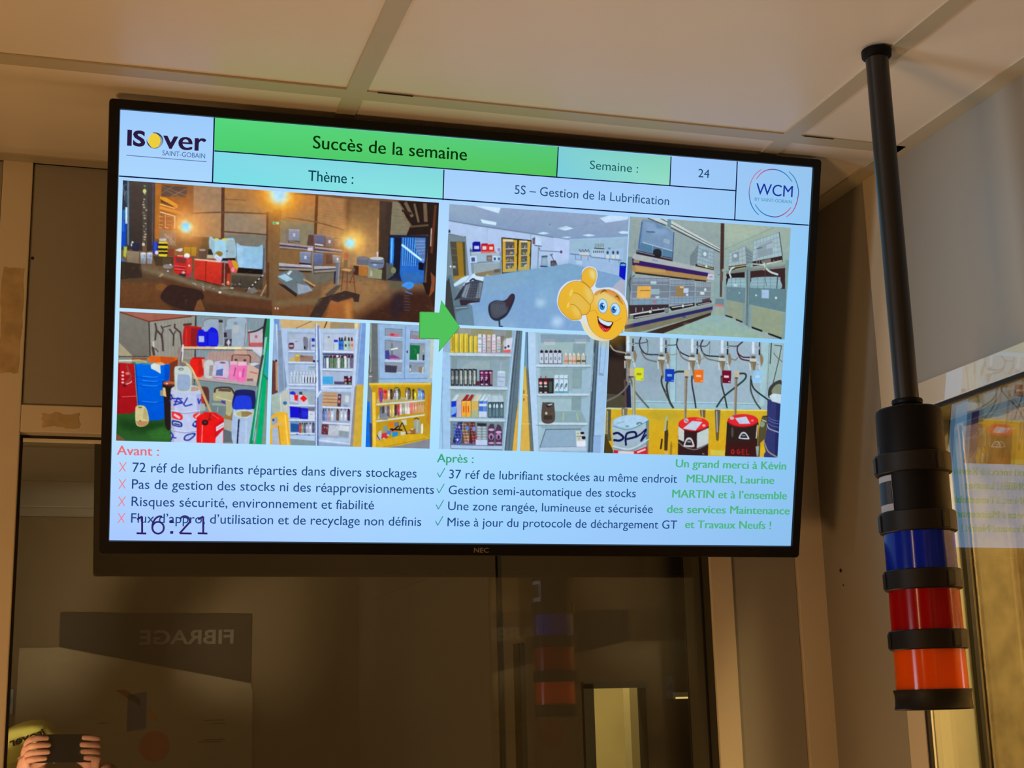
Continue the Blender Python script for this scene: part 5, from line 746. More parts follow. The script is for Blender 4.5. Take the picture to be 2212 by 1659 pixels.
# ---- pictures 7 and 8: the tidy cupboards after
photo([(956, 706), (1128.5, 715), (1118, 974.5), (950, 970)])
crop(940, 690, 5.529)
Rc(0, 60, 1200, 1700, (150, 186, 214))
P([(60, 100), (1040, 120), (1000, 500), (980, 1580), (50, 1560)], (146, 180, 206)); P([(60, 380), (180, 400), (190, 1560), (50, 1560)], (160, 200, 236)); L([(95, 700), (80, 1000), (95, 1550)], 5, (90, 120, 170), .8)
P([(960, 130), (1045, 138), (1020, 500), (985, 1100), (930, 1580), (830, 1575), (880, 1100)], (96, 116, 130)); L([(985, 140), (905, 900), (835, 1570)], 7, (40, 50, 66)); L([(1010, 140), (930, 1000), (880, 1570)], 5, (50, 66, 84)); L([(965, 140), (880, 900), (825, 1570)], 9, (190, 216, 240), .9); P([(1010, 900), (980, 1580), (925, 1580), (960, 1240)], (224, 176, 70))
for y0, y1, c in ((115, 400, (130, 140, 128)), (440, 800, (140, 164, 176)), (845, 1180, (146, 170, 176)), (1225, 1510, (110, 130, 146))): P([(185, y0), (935 - y0 * .09, y0), (910 - y0 * .09, y1), (185, y1)], c)
P([(280, 100), (435, 110), (430, 190), (285, 180)], (150, 156, 150)); P([(690, 120), (850, 130), (845, 200), (700, 190)], (140, 150, 156)); P([(430, 120), (700, 125), (700, 200), (430, 190)], (156, 146, 100), a=.7); P([(740, 200), (830, 200), (820, 330), (740, 330)], (120, 110, 100), a=.7)
P([(450, 500), (660, 500), (655, 600), (280, 590)], (150, 174, 180)); L([(660, 480), (655, 610)], 4, (110, 134, 144)); L([(790, 500), (785, 620)], 6, (170, 196, 206)); P([(270, 870), (640, 870), (630, 920), (250, 960)], (160, 184, 190), a=.8); L([(636, 870), (636, 910)], 5, (110, 134, 144)); L([(770, 860), (765, 920)], 6, (170, 196, 206)); P([(200, 450), (270, 470), (240, 800), (190, 800)], (120, 140, 150), a=.6)
for y, y2, xr in ((400, 418, 912), (800, 815, 868), (1182, 1196, 838)): P([(165, y), (xr, y2), (xr, y2 + 28), (165, y + 34)], (190, 212, 226)); L([(175, y + 40), (xr, y2 + 34)], 7, (110, 132, 140)); P([(180, y + 44), (xr - 10, y2 + 38), (xr - 60, y2 + 70), (260, y + 80)], (124, 146, 150), a=.5)
P([(185, 1500), (810, 1512), (805, 1560), (185, 1542)], (170, 196, 226)); L([(188, 1500), (806, 1514)], 5, (50, 60, 90)); L([(190, 1545), (806, 1562)], 5, (60, 70, 100)); L([(188, 1420), (188, 1540)], 5, (50, 60, 90))
for i, x in enumerate((186, 238, 294, 350, 412, 466)):
    t = 170 if i < 4 else 196; w_ = 48 if i < 4 else 42
    P([(x, t + 12), (x + w_ * .3, t), (x + w_ * .7, t), (x + w_, t + 12), (x + w_, 400), (x, 398)], (222, 200, 60), col2=(206, 180, 50)); L([(x + w_ * .3, t + 20), (x + w_ * .3, 395)], 9, (240, 226, 110), .8); L([(x + w_ + 1, t + 16), (x + w_ + 1, 400)], 5, (110, 90, 30)); L([(x + w_ * .6, 220), (x + w_ * .6, 360)], 4, (140, 120, 40), .5)
P([(195, 200), (228, 200), (225, 380), (195, 380)], (120, 100, 20), a=.4)
for x, t, c in ((512, 176, (206, 216, 230)), (568, 180, (206, 212, 232)), (622, 184, (196, 176, 170)), (680, 180, (212, 206, 220)), (738, 205, (190, 196, 196))):
    w_ = 48 if x != 568 else 42; P([(x, t + 24), (x + w_, t + 24), (x + w_ - 2, 402), (x, 402)], c); P([(x + 4, t + 2), (x + w_ - 6, t + 2), (x + w_ - 4, t + 26), (x + 4, t + 26)], (216, 220, 236)); L([(x + w_ + 2, t + 20), (x + w_ + 2, 402)], 5, (84, 90, 110))
    for k in range(5): Rc(x + 6, t + 50 + k * 34, x + w_ - 8, t + 62 + k * 34, random.choice([(150, 160, 200), (226, 150, 150), (120, 130, 150), (236, 236, 246)]), a=.8)
    Rc(x + 2, 390, x + w_ - 4, 402, (226, 130, 140), a=.8)
P([(625, 190), (670, 190), (668, 206), (627, 206)], (226, 190, 160)); P([(850, 230), (930, 220), (905, 400), (820, 400)], (206, 214, 232)); P([(850, 250), (845, 400), (818, 400), (820, 260)], (190, 190, 200)); El(842, 340, 13, 15, (60, 66, 90)); El(878, 324, 14, 15, (60, 66, 90)); P([(818, 370), (905, 360), (900, 402), (816, 402)], (220, 100, 100)); Cu([(778, 330), (810, 300), (825, 250), (845, 245)], 6, (190, 180, 150))
for i, x in enumerate((190, 240, 292, 346, 400, 452)): P([(x, 592), (x + 48, 598), (x + 46, 795), (x + 2, 795)], (36, 40, 48)); P([(x + 8, 612), (x + 34, 614), (x + 34, 780), (x + 10, 778)], (176, 186, 176) if i > 1 else (120, 126, 130)); L([(x + 14, 700), (x + 30, 700)], 40, (196, 206, 196), .5)
for x in (532, 586, 636): P([(x, 610), (x + 52, 612), (x + 50, 800), (x + 2, 800)], (60, 26, 56)); El(x + 28, 640, 18, 14, (226, 140, 190)); 
for x in (532, 586): Cu([(x + 14, 700), (x + 34, 690), (x + 20, 730), (x + 40, 700)], 10, (226, 160, 210)); El(x + 28, 672, 16, 9, (160, 80, 130)); L([(x + 20, 780), (x + 40, 780)], 18, (196, 190, 206))
P([(656, 655), (692, 655), (690, 780), (660, 780)], (130, 110, 120)); P([(500, 740), (532, 740), (530, 796), (500, 796)], (90, 40, 50)); P([(748, 626), (842, 628), (834, 800), (742, 798)], (176, 196, 222)); L([(748, 690), (838, 694)], 6, (110, 130, 160)); El(795, 630, 46, 10, (206, 220, 236)); L([(760, 740), (820, 744)], 12, (140, 160, 200), .7)
for x, c, tc in ((196, (26, 56, 200), (196, 214, 226)), (262, (190, 180, 200), (190, 180, 170)), (318, (236, 170, 56), (150, 40, 34)), (376, (240, 176, 56), (160, 44, 36)), (440, (214, 176, 80), (206, 200, 160)), (478, (206, 180, 100), (200, 210, 196)), (528, (60, 110, 220), (196, 220, 240)), (578, (90, 140, 226), (200, 222, 240))):
    w_ = 56 if x < 400 else 44; P([(x, 980), (x + w_, 975), (x + w_ - 2, 1168), (x, 1166)], c); P([(x, 980), (x + 60, 900), (x + 60 + w_ * .6, 905), (x + w_, 975)], tc); L([(x + w_, 975), (x + w_, 1168)], 4, (60, 60, 80))
P([(196, 1050), (256, 1040), (250, 1120), (196, 1150)], (120, 170, 240)); P([(528, 1010), (620, 1010), (618, 1040), (528, 1040)], (206, 224, 246)); P([(524, 1100), (620, 1104), (618, 1170), (524, 1168)], (196, 214, 240))
for x in (345, 372, 400): L([(x, 1040), (x, 1110)], 12, (206, 60, 40))
L([(330, 990), (420, 985)], 8, (250, 206, 110)); P([(440, 1090), (520, 1080), (520, 1170), (430, 1165)], (150, 180, 160), a=.7)
for i, x in enumerate((632, 684, 716, 770)): P([(x, 990), (x + 52, 986), (x + 50, 1180), (x, 1176)], (60, 80, 96)); P([(x, 990), (x - 10 + 0, 910), (x + 36, 912), (x + 52, 986)], (176, 200, 216)); El(x + 26, 1040, 15, 26, (176, 206, 216)); P([(x + 8, 1070), (x + 42, 1070), (x + 42, 1165), (x + 10, 1165)], (96, 130, 140)); L([(x + 26, 1010), (x + 26, 1050)], 8, (220, 236, 240))
for x, c, wd in ((205, (60, 80, 170), 5), (310, (176, 130, 106), 4), (408, (150, 70, 66), 4)):
    P([(x, 1490), (x + 70 + (204 - x) * .3, 1230), (x + 130 + (204 - x) * .3, 1230), (x + 92, 1496)], tuple(v * .55 for v in c))
    for k in range(7):
        for j in range(2 if x > 300 else 3): El(x + 22 + j * 34 + (6 - k) * 6, 1476 - k * 36, 19 - k * .7, 17 - k, tuple(min(255, v * rnd(.8, 1.25)) for v in c), .9); El(x + 16 + j * 34 + (6 - k) * 6, 1468 - k * 36, 6, 5, (200, 206, 230), .6)
    for j in range(3): El(x + 18 + j * 30, 1488, 11, 9, (70, 110, 220))
El(385, 1300, 20, 26, (90, 130, 220)); El(465, 1310, 20, 30, (120, 140, 210)); El(290, 1290, 12, 20, (206, 140, 190)); El(215, 1470, 8, 10, (220, 60, 80)); El(270, 1440, 10, 16, (206, 220, 240))
P([(488, 1440), (624, 1440), (622, 1508), (486, 1504)], (190, 206, 240)); 
for k in range(5):
    for j in range(2): El(530 + j * 62, 1424 - k * 32, 30, 15, (150, 166, 176)); El(526 + j * 62, 1420 - k * 32, 22, 8, (176, 190, 196))
P([(500, 1240), (620, 1245), (610, 1280), (510, 1275)], (44, 46, 56))
for x, o in ((632, 0), (720, 30)): P([(x, 1300 + o), (x + 30, 1250), (x + 70, 1250 + o), (x + 84, 1320 + o), (x + 78, 1508), (x, 1504)], (76, 56, 80)); El(x + 42, 1320 + o, 36, 16, (206, 160, 206)); El(x + 40, 1400, 32, 40, (180, 130, 180), .9); El(x + 40, 1410, 14, 24, (50, 40, 60)); El(x + 42, 1480, 36, 12, (200, 150, 200))
speckle(5, amp2=2); soften()

photo([(1135, 716), (1314, 727), (1304.5, 978.5), (1124.5, 975)])
crop(940, 690, 5.529)
Rc(1000, 100, 2200, 1700, (150, 184, 206))
P([(1060, 140), (1110, 145), (1120, 560), (1150, 1580), (1010, 1580), (1060, 560)], (110, 150, 176)); P([(1070, 560), (1085, 560), (1140, 1580), (1018, 1580), (1050, 700)], (214, 176, 80)); P([(1085, 560), (1110, 620), (1175, 1580), (1135, 1580), (1110, 1000)], (110, 116, 96)); L([(1100, 150), (1110, 560), (1180, 1580)], 10, (60, 80, 120)); L([(1030, 1250), (1135, 1250)], 6, (240, 210, 120)); L([(1050, 900), (1110, 910)], 9, (240, 206, 120)); El(1062, 870, 9, 26, (140, 110, 60)); El(1062, 960, 9, 18, (140, 110, 60))
P([(1112, 150), (1200, 160), (1240, 1580), (1180, 1580), (1115, 560)], (180, 210, 240))
P([(1200, 150), (1900, 170), (1850, 1580), (1240, 1580), (1205, 560)], (154, 186, 206)); P([(1260, 180), (1860, 190), (1850, 270), (1270, 280)], (130, 156, 176)); P([(1270, 285), (1830, 270), (1800, 540), (1270, 535)], (156, 184, 186)); P([(1280, 232), (1430, 235), (1440, 290), (1300, 292)], (146, 160, 176)); P([(1300, 270), (1440, 275), (1430, 312), (1310, 310)], (180, 196, 206)); P([(1665, 235), (1810, 238), (1805, 285), (1680, 288)], (150, 166, 180)); P([(1680, 270), (1805, 272), (1800, 310), (1690, 312)], (180, 196, 206))
P([(1650, 290), (1800, 290), (1790, 420), (1645, 420)], (132, 160, 170)); P([(1640, 590), (1760, 590), (1750, 830), (1640, 830)], (134, 162, 168)); P([(1632, 920), (1750, 920), (1745, 1095), (1630, 1090)], (130, 158, 166)); P([(1260, 600), (1640, 600), (1640, 860), (1250, 870)], (146, 172, 180)); P([(1260, 930), (1632, 930), (1628, 1100), (1270, 1230)], (160, 190, 200)); 
for x in (1200, 1215): L([(x, 170), (x + 60, 1560)], 6, (190, 216, 230), .6)
for y, y2, xr in ((540, 545, 1860), (885, 890, 1838), (1232, 1240, 1820)): P([(1205 + (y - 540) * .05, y), (xr, y2), (xr, y2 + 24), (1210 + (y - 540) * .05, y + 30)], (196, 216, 230)); L([(1215, y + 34), (xr, y2 + 28)], 7, (104, 130, 150)); P([(1250, y + 40), (xr - 20, y2 + 34), (xr - 60, y2 + 60), (1280, y + 70)], (126, 152, 158), a=.5)
P([(1420, 1100), (1750, 1100), (1815, 1232), (1420, 1232)], (136, 166, 176)); L([(1535, 1120), (1530, 1210)], 10, (196, 206, 110), .8); L([(1690, 1120), (1710, 1210)], 10, (196, 206, 110), .8)
P([(1320, 1315), (1745, 1315), (1810, 1530), (1255, 1530)], (140, 170, 196)); L([(1250, 1540), (1325, 1315), (1745, 1312)], 6, (40, 50, 66)); P([(1250, 1530), (1808, 1520), (1800, 1570), (1250, 1570)], (176, 200, 226)); L([(1250, 1530), (1808, 1522)], 4, (80, 96, 130))
for i, x in enumerate((1252, 1308, 1362, 1416, 1466)): P([(x, 400), (x + 44, 400), (x + 50, 440), (x + 46, 535), (x + 4, 532), (x - 2, 440)], (196, 206, 222)); P([(x + 4, 385), (x + 20, 366), (x + 46, 380), (x + 40, 402), (x + 6, 402)], (34, 30, 60)); El(x + 22, 470, 10, 18, (70, 90, 130), .8); El(x + 22, 470, 4, 8, (200, 206, 230)); L([(x + 50, 410), (x + 50, 534)], 6, (40, 50, 80)); L([(x, 530), (x + 46, 534)], 6, (40, 50, 70)); El(x + 36, 378, 7, 7, (200, 110, 110), .7)
for x, c in ((1544, (206, 170, 160)), (1594, (206, 196, 190)), (1640, (206, 186, 170)), (1692, (206, 180, 140)), (1752, (190, 190, 176))): P([(x, 440), (x + 20, 400), (x + 44, 440), (x + 42, 536), (x + 2, 530)], c); Rc(x + 12, 404, x + 28, 432, (226, 226, 220)); L([(x + 4, 500), (x + 40, 500)], 22, (190, 120, 90) if x < 1680 else (60, 50, 40), .8); L([(x + 48, 430), (x + 48, 535)], 5, (60, 70, 80))
P([(1235, 705), (1420, 705), (1418, 888), (1238, 888)], (50, 36, 44)); 
for x in (1240, 1298): El(x + 22, 765, 20, 16, (220, 190, 196)); Rc(x + 4, 740, x + 42, 752, (220, 50, 50)); Rc(x + 6, 795, x + 42, 812, (180, 206, 190)); Rc(x + 6, 820, x + 42, 850, (40, 60, 50)); El(x + 24, 876, 18, 10, (190, 190, 190)); L([(x + 26, 680), (x + 26, 735)], 8, (110, 30, 40))
P([(1362, 745), (1400, 745), (1398, 870), (1362, 870)], (60, 84, 74))
for x in (1428, 1484, 1538): P([(x, 668), (x + 50, 664), (x + 48, 884), (x, 884)], (196, 222, 240)); L([(x + 2, 712), (x + 48, 712)], 5, (40, 70, 90)); Cu([(x + 14, 830), (x + 20, 790), (x + 36, 770), (x + 30, 810)], 7, (40, 70, 80)); Rc(x, 860, x + 48, 884, (90, 160, 180)); L([(x + 52, 680), (x + 52, 884)], 4, (80, 110, 140))
Sp([(1282, 1010), (1310, 995), (1410, 996), (1424, 1020), (1424, 1222), (1282, 1226)], (82, 72, 66)); Sp([(1330, 1040), (1355, 1012), (1405, 1012), (1400, 1030), (1360, 1050)], (26, 26, 30)); Sp([(1345, 1020), (1400, 1008), (1398, 1024), (1360, 1034)], (176, 186, 190)); El(1330, 1124, 14, 16, (206, 200, 170)); P([(1300, 1150), (1400, 1150), (1400, 1200), (1300, 1200)], (60, 50, 46)); El(1400, 1130, 9, 12, (110, 90, 70))
P([(1680, 1330), (1770, 1340), (1805, 1520), (1690, 1520)], (196, 206, 196)); P([(1690, 1460), (1800, 1450), (1800, 1520), (1694, 1524)], (226, 230, 246)); L([(1690, 1400), (1780, 1400)], 7, (90, 100, 96)); El(1760, 1360, 24, 16, (34, 24, 40)); El(1776, 1416, 24, 20, (40, 28, 40)); El(1710, 1365, 14, 8, (150, 160, 150)); El(1720, 1428, 14, 8, (150, 160, 150))
P([(1900, 240), (1960, 260), (1890, 1590), (1820, 1590), (1860, 900)], (90, 112, 130)); L([(1915, 260), (1840, 1590)], 8, (40, 50, 66)); L([(1948, 260), (1875, 1590)], 6, (50, 60, 80)); L([(1900, 400), (1870, 860)], 7, (200, 220, 240), .8)
P([(1960, 260), (2070, 260), (2010, 1600), (1890, 1590)], (160, 196, 232)); L([(1985, 280), (1960, 640)], 6, (90, 120, 150)); L([(2050, 280), (2015, 640)], 5, (120, 150, 180)); P([(1955, 640), (2020, 640), (2018, 680), (1955, 676)], (140, 170, 200)); L([(1960, 650), (2010, 668)], 6, (90, 116, 150), .8); P([(1895, 1392), (1980, 1396), (1975, 1600), (1890, 1590)], (140, 176, 220)); L([(1895, 1392), (1980, 1396)], 4, (70, 90, 120))
speckle(4, amp2=1.5); soften()

# ---- picture 9: the drum pumps
photo([(1316.6, 725), (1694, 740), (1680, 989), (1304, 978.7)])
crop(1290, 710, 5.267)
Rc(0, 0, 2300, 1700, (150, 178, 190))
P([(60, 60), (330, 70), (330, 580), (380, 900), (60, 900)], (36, 26, 26)); P([(130, 340), (340, 360), (320, 780), (110, 760)], (56, 44, 38), soft=5); P([(110, 740), (320, 760), (320, 910), (90, 910)], (76, 72, 56)); P([(230, 180), (300, 190), (300, 300), (220, 280)], (66, 60, 50), soft=4); P([(305, 580), (330, 580), (340, 900), (320, 900)], (90, 70, 66)); P([(332, 600), (380, 620), (390, 900), (345, 900)], (34, 38, 66))
P([(400, 90), (830, 100), (830, 830), (430, 830)], (150, 174, 190)); P([(890, 110), (1900, 150), (1860, 860), (890, 830)], (156, 180, 196)); P([(840, 100), (905, 105), (895, 900), (830, 900)], (160, 200, 214)); L([(905, 105), (892, 900)], 5, (96, 120, 130)); P([(400, 820), (1860, 850), (1850, 920), (400, 910)], (150, 190, 206)); L([(430, 826), (1850, 856)], 6, (190, 220, 230)); L([(430, 838), (1850, 868)], 4, (110, 136, 146)); P([(1900, 150), (2110, 160), (2090, 640), (1960, 600), (1860, 860)], (156, 184, 186)); P([(1880, 150), (1960, 155), (1900, 880), (1845, 880)], (160, 196, 206)); L([(1960, 160), (1940, 700)], 4, (90, 110, 110)); P([(560, 300), (830, 300), (820, 600), (500, 640)], (136, 156, 172), a=.5, soft=10)
L([(1985, 160), (1970, 400)], 14, (60, 76, 76)); L([(2020, 190), (2100, 200), (2075, 330), (2000, 640)], 10, (60, 66, 66)); Cu([(2010, 280), (2050, 330), (2110, 380)], 9, (110, 100, 90)); 
# drops and hoses
for x, dx in ((355, 0), (733, 0), (1085, 0), (1425, 0), (1778, 0)):
    yo = (x - 355) * .02; P([(x - 26, 60), (x + 22, 60), (x + 24, 262 + yo), (x - 26, 260 + yo)], (196, 214, 232)); L([(x - 22, 80), (x - 22, 260 + yo)], 5, (120, 140, 160)); L([(x + 20, 80), (x + 20, 260 + yo)], 6, (150, 170, 190)); L([(x - 2, 80), (x - 2, 250 + yo)], 9, (226, 240, 250))
    P([(x - 36, 270 + yo), (x + 34, 270 + yo), (x + 36, 300 + yo), (x - 34, 300 + yo)], (150, 156, 156)); El(x, 305 + yo, 26, 20, (84, 76, 70)); P([(x - 40, 310 + yo), (x + 40, 315 + yo), (x + 36, 350 + yo), (x - 40, 345 + yo)], (196, 204, 200)); L([(x - 36, 355 + yo), (x + 34, 358 + yo)], 8, (44, 40, 44))
    Sp([(x - 30, 360 + yo), (x + 32, 360 + yo), (x + 20, 440 + yo), (x + 30, 540 + yo), (x + 10, 560 + yo), (x - 4, 470 + yo)], (128, 112, 88)); L([(x - 18, 370 + yo), (x + 6, 520 + yo)], 7, (170, 160, 130)); L([(x - 38, 370 + yo), (x - 36, 450 + yo)], 14, (200, 210, 210)); L([(x + 52, 350 + yo), (x + 78, 440 + yo)], 15, (196, 206, 206)); El(x + 54, 380 + yo, 7, 7, (110, 110, 110))
for x, y in ((410, 130), (785, 150), (1142, 160), (1487, 165), (1850, 170)):
    L([(x, y - 12), (x, y + 50)], 16, (50, 60, 66)); L([(x, y + 30), (x - 2, y + 130)], 20, (30, 40, 50)); El(x + 4, y + 52, 20, 18, (170, 184, 184)); El(x + 4, y + 52, 9, 9, (80, 90, 96)); Sp([(x + 4, y + 130), (x + 24, y + 120), (x + 44, y + 190), (x + 20, y + 260), (x + 8, y + 200)], (140, 124, 98)); L([(x - 24, y + 42), (x - 50, y + 44)], 7, (150, 150, 140))
for pts, w_, c in ((((500, 100), (482, 160), (500, 230), (560, 290), (700, 300)), 14, (44, 46, 56)), (((500, 260), (560, 345), (680, 380)), 14, (110, 104, 96)), (((430, 170), (520, 165), (575, 150), (560, 120)), 9, (60, 66, 76)), (((575, 150), (580, 250), (560, 310)), 8, (90, 96, 96)),
                   (((920, 115), (908, 190), (950, 270), (1050, 320)), 13, (40, 42, 52)), (((930, 250), (970, 330), (1050, 375)), 15, (120, 114, 100)), (((800, 190), (870, 190), (910, 180)), 9, (60, 66, 76)), (((800, 290), (870, 300), (915, 280)), 10, (150, 140, 120)),
                   (((1210, 120), (1180, 200), (1230, 300), (1390, 320)), 14, (36, 36, 46)), (((1190, 260), (1250, 340), (1385, 375)), 15, (120, 116, 104)), (((1150, 200), (1240, 200), (1285, 150)), 10, (70, 76, 80)), (((1285, 150), (1280, 300)), 6, (100, 110, 110)),
                   (((1660, 150), (1600, 210), (1605, 280), (1660, 325), (1740, 330)), 13, (50, 34, 44)), (((1600, 280), (1640, 345), (1735, 370)), 15, (84, 40, 44)), (((1500, 200), (1590, 200), (1640, 160)), 10, (60, 66, 76)), (((1500, 330), (1570, 360), (1600, 330)), 12, (120, 120, 116)), (((150, 190), (200, 250), (320, 278)), 16, (160, 150, 140)),
                   (((1150, 330), (1200, 350), (1215, 320)), 10, (150, 150, 140)),
                   (((740, 540), (735, 620), (790, 760), (870, 905)), 17, (70, 76, 56)), (((735, 540), (742, 640), (780, 720)), 12, (40, 44, 46)), (((990, 490), (880, 505), (800, 620), (800, 720), (830, 840), (870, 905)), 22, (52, 62, 56)), (((1080, 540), (1082, 640), (1110, 800), (1125, 905)), 18, (50, 54, 60)), (((1415, 540), (1420, 640), (1450, 760), (1480, 905)), 18, (46, 56, 52)),
                   (((1620, 512), (1690, 520), (1680, 580), (1560, 680), (1440, 780), (1360, 895)), 20, (40, 60, 56)), (((1750, 540), (1750, 700), (1800, 830), (1860, 915)), 18, (66, 76, 70)), (((1752, 580), (1790, 690), (1950, 815)), 18, (40, 54, 56)),
                   (((370, 540), (340, 660), (240, 760), (110, 825)), 20, (110, 108, 104)), (((380, 560), (420, 690), (480, 780), (590, 905)), 20, (96, 104, 104)), (((345, 540), (350, 600), (365, 640)), 20, (130, 124, 114))): Cu(pts, w_, c)
for x, y, c, ic in ((425, 448, (214, 220, 40), (150, 150, 30)), (773, 462, (20, 60, 180), (130, 170, 230)), (1105, 470, (236, 110, 30), (250, 190, 150)), (1420, 478, (110, 20, 44), (226, 200, 206)), (1772, 478, (150, 200, 236), (180, 220, 240))):
    P([(x + 4, y), (x + 108, y + 2), (x + 102, y + 146), (x, y + 142)], c); L([(x + 30, y + 70), (x + 76, y + 72)], 24, ic); L([(x + 76, y + 128), (x + 96, y + 128)], 10, ic)
L([(1416, 560), (1420, 620)], 26, (90, 90, 90)); El(1790, 530, 20, 40, (130, 180, 220), .3)
# yellow tray and drums
P([(100, 908), (1955, 930), (1930, 1480), (70, 1480)], (206, 172, 40), col2=(214, 166, 30)); L([(100, 912), (1955, 934)], 14, (236, 214, 110)); P([(580, 930), (940, 935), (920, 1060), (600, 1040)], (176, 160, 50), a=.6, soft=6); L([(120, 905), (380, 912)], 12, (170, 200, 206)); P([(1290, 1380), (1460, 1390), (1460, 1450), (1290, 1440)], (206, 200, 90), a=.8)
L([(135, 930), (128, 1180), (138, 1270)], 54, (84, 84, 66)); L([(120, 940), (115, 1200)], 12, (170, 170, 150)); Sp([(92, 1200), (130, 1280), (190, 1430), (80, 1430)], (76, 60, 24)); P([(280, 905), (350, 908), (340, 990), (280, 990)], (120, 110, 90)); L([(300, 920), (300, 985)], 12, (190, 190, 176)); P([(1170, 925), (1235, 928), (1230, 1020), (1180, 1000)], (110, 90, 60)); L([(1195, 930), (1200, 1010)], 12, (180, 170, 150))
P([(1340, 925), (1405, 928), (1390, 1180), (1375, 1280), (1355, 1270), (1350, 1180)], (96, 90, 80)); L([(1362, 940), (1368, 1180)], 12, (180, 180, 176)); P([(1350, 1190), (1390, 1190), (1384, 1270), (1366, 1285)], (110, 90, 40))
P([(405, 540), (438, 540), (440, 1000), (402, 1000)], (146, 150, 130)); L([(412, 550), (416, 990)], 8, (190, 196, 176)); Rc(352, 455, 425, 550, (186, 178, 156)); Rc(352, 455, 375, 550, (150, 140, 120)); L([(360, 550), (415, 552)], 14, (50, 50, 50)); P([(385, 990), (465, 985), (455, 1030), (395, 1030)], (120, 160, 166))
for x in (1010, 1578): P([(x - 10, 500), (x + 22, 500), (x + 6, 1040), (x - 20, 1040)], (126, 112, 94)); L([(x - 2, 560), (x - 14, 1030)], 7, (176, 166, 150)); Rc(x - 18, 474 + (x > 1500) * 12, x + 42, 545 + (x > 1500) * 12, (190, 180, 156)); L([(x - 8, 552 + (x > 1500) * 12), (x + 26, 553 + (x > 1500) * 12)], 10, (50, 46, 46)); 
P([(172, 1090), (590, 1040), (580, 1240), (575, 1440), (185, 1440)], (176, 196, 210), col2=(150, 176, 190)); El(380, 1060, 208, 78, (150, 190, 222), rot=-.06); El(382, 1056, 196, 68, (170, 206, 236), rot=-.06); El(482, 1084, 34, 18, (90, 116, 110)); El(484, 1090, 20, 9, (180, 200, 200)); El(345, 1112, 22, 9, (110, 140, 150)); L([(230, 1080), (310, 1060)], 14, (150, 170, 190), .8); Cu([(176, 1110), (370, 1150), (586, 1050)], 7, (60, 130, 150)); P([(556, 1060), (592, 1040), (584, 1430), (560, 1430)], (84, 110, 110), a=.7)
Cu([(186, 1200), (240, 1190), (300, 1240), (260, 1275), (190, 1270)], 24, (20, 22, 80)); Cu([(330, 1330), (326, 1240), (350, 1190), (430, 1180), (440, 1230), (340, 1260)], 22, (20, 22, 80)); Cu([(440, 1240), (500, 1200), (560, 1150), (500, 1280), (560, 1210)], 18, (20, 22, 80)); Cu([(180, 1340), (380, 1370), (590, 1260)], 12, (200, 216, 226)); Cu([(180, 1360), (380, 1392), (590, 1290)], 10, (120, 146, 156)); P([(190, 1380), (300, 1400), (430, 1395), (575, 1340), (575, 1440), (190, 1440)], (196, 40, 50)); L([(460, 1410), (550, 1375)], 20, (230, 200, 206)); P([(240, 1395), (420, 1400), (420, 1440), (240, 1440)], (220, 206, 214))
P([(925, 1110), (1272, 1110), (1262, 1450), (920, 1450)], (52, 30, 32)); P([(925, 1110), (992, 1160), (990, 1290), (924, 1260)], (200, 206, 206)); P([(1138, 1190), (1272, 1130), (1268, 1310), (1136, 1366)], (190, 206, 206)); Cu([(922, 1290), (1000, 1350), (1130, 1376), (1268, 1310)], 12, (120, 116, 110)); El(1100, 1090, 174, 80, (190, 30, 34)); El(1100, 1082, 170, 72, (226, 44, 46)); P([(975, 1140), (1085, 1052), (1200, 1064), (1120, 1162)], (196, 206, 226)); El(1216, 1104, 18, 14, (226, 190, 206)); El(1160, 1034, 34, 12, (236, 90, 90)); El(1015, 1050, 28, 28, (206, 170, 180)); L([(1000, 1040), (1040, 1070)], 10, (110, 130, 140)); Sp([(985, 1330), (1020, 1250), (1075, 1250), (1108, 1330), (1090, 1350), (1000, 1345)], (206, 206, 206)); Sp([(1004, 1320), (1030, 1270), (1066, 1270), (1088, 1322), (1075, 1330), (1012, 1328)], (44, 34, 44)); Rc(1028, 1278, 1068, 1298, (130, 140, 160)); L([(1140, 1210), (1138, 1360)], 6, (150, 160, 160)); L([(1200, 1425), (1220, 1430)], 8, (170, 170, 170))
P([(1480, 1060), (1838, 1070), (1830, 1180), (1820, 1460), (1455, 1450), (1470, 1250)], (46, 34, 32)); P([(1485, 1290), (1820, 1290), (1815, 1460), (1460, 1450)], (60, 26, 26)); El(1660, 1050, 176, 74, (180, 24, 34)); El(1660, 1042, 170, 68, (222, 40, 48)); P([(1570, 1020), (1698, 1002), (1745, 1084), (1620, 1086)], (190, 204, 226)); El(1768, 1048, 18, 12, (236, 120, 130)); El(1535, 1020, 26, 20, (200, 180, 190)); Sp([(1612, 1240), (1645, 1185), (1690, 1185), (1732, 1245), (1720, 1262), (1625, 1254)], (206, 210, 210)); Sp([(1630, 1236), (1652, 1200), (1684, 1200), (1712, 1240), (1704, 1246), (1640, 1244)], (30, 26, 36)); Rc(1646, 1212, 1690, 1228, (120, 130, 150)); L([(1825, 1100), (1812, 1250)], 14, (196, 196, 170)); El(1540, 1180, 14, 60, (96, 90, 76), .7)
for x, ch in ((1545, 'O'), (1610, 'G'), (1665, 'E'), (1715, 'L')):
    if ch in 'OG': El(x, 1402, 20, 28, (196, 30, 36)); El(x, 1402, 10, 17, (60, 26, 26))
    if ch == 'G': Rc(x + 6, 1380, x + 24, 1398, (60, 26, 26)); Rc(x, 1400, x + 20, 1408, (196, 30, 36))
    if ch in 'EL': L([(x - 12, 1376), (x - 14, 1432)], 10, (196, 30, 36)); L([(x - 14, 1432), (x + 14, 1434)], 9, (196, 30, 36))
    if ch == 'E': L([(x - 12, 1380), (x + 14, 1382)], 9, (196, 30, 36)); L([(x - 12, 1404), (x + 12, 1406)], 8, (196, 30, 36))
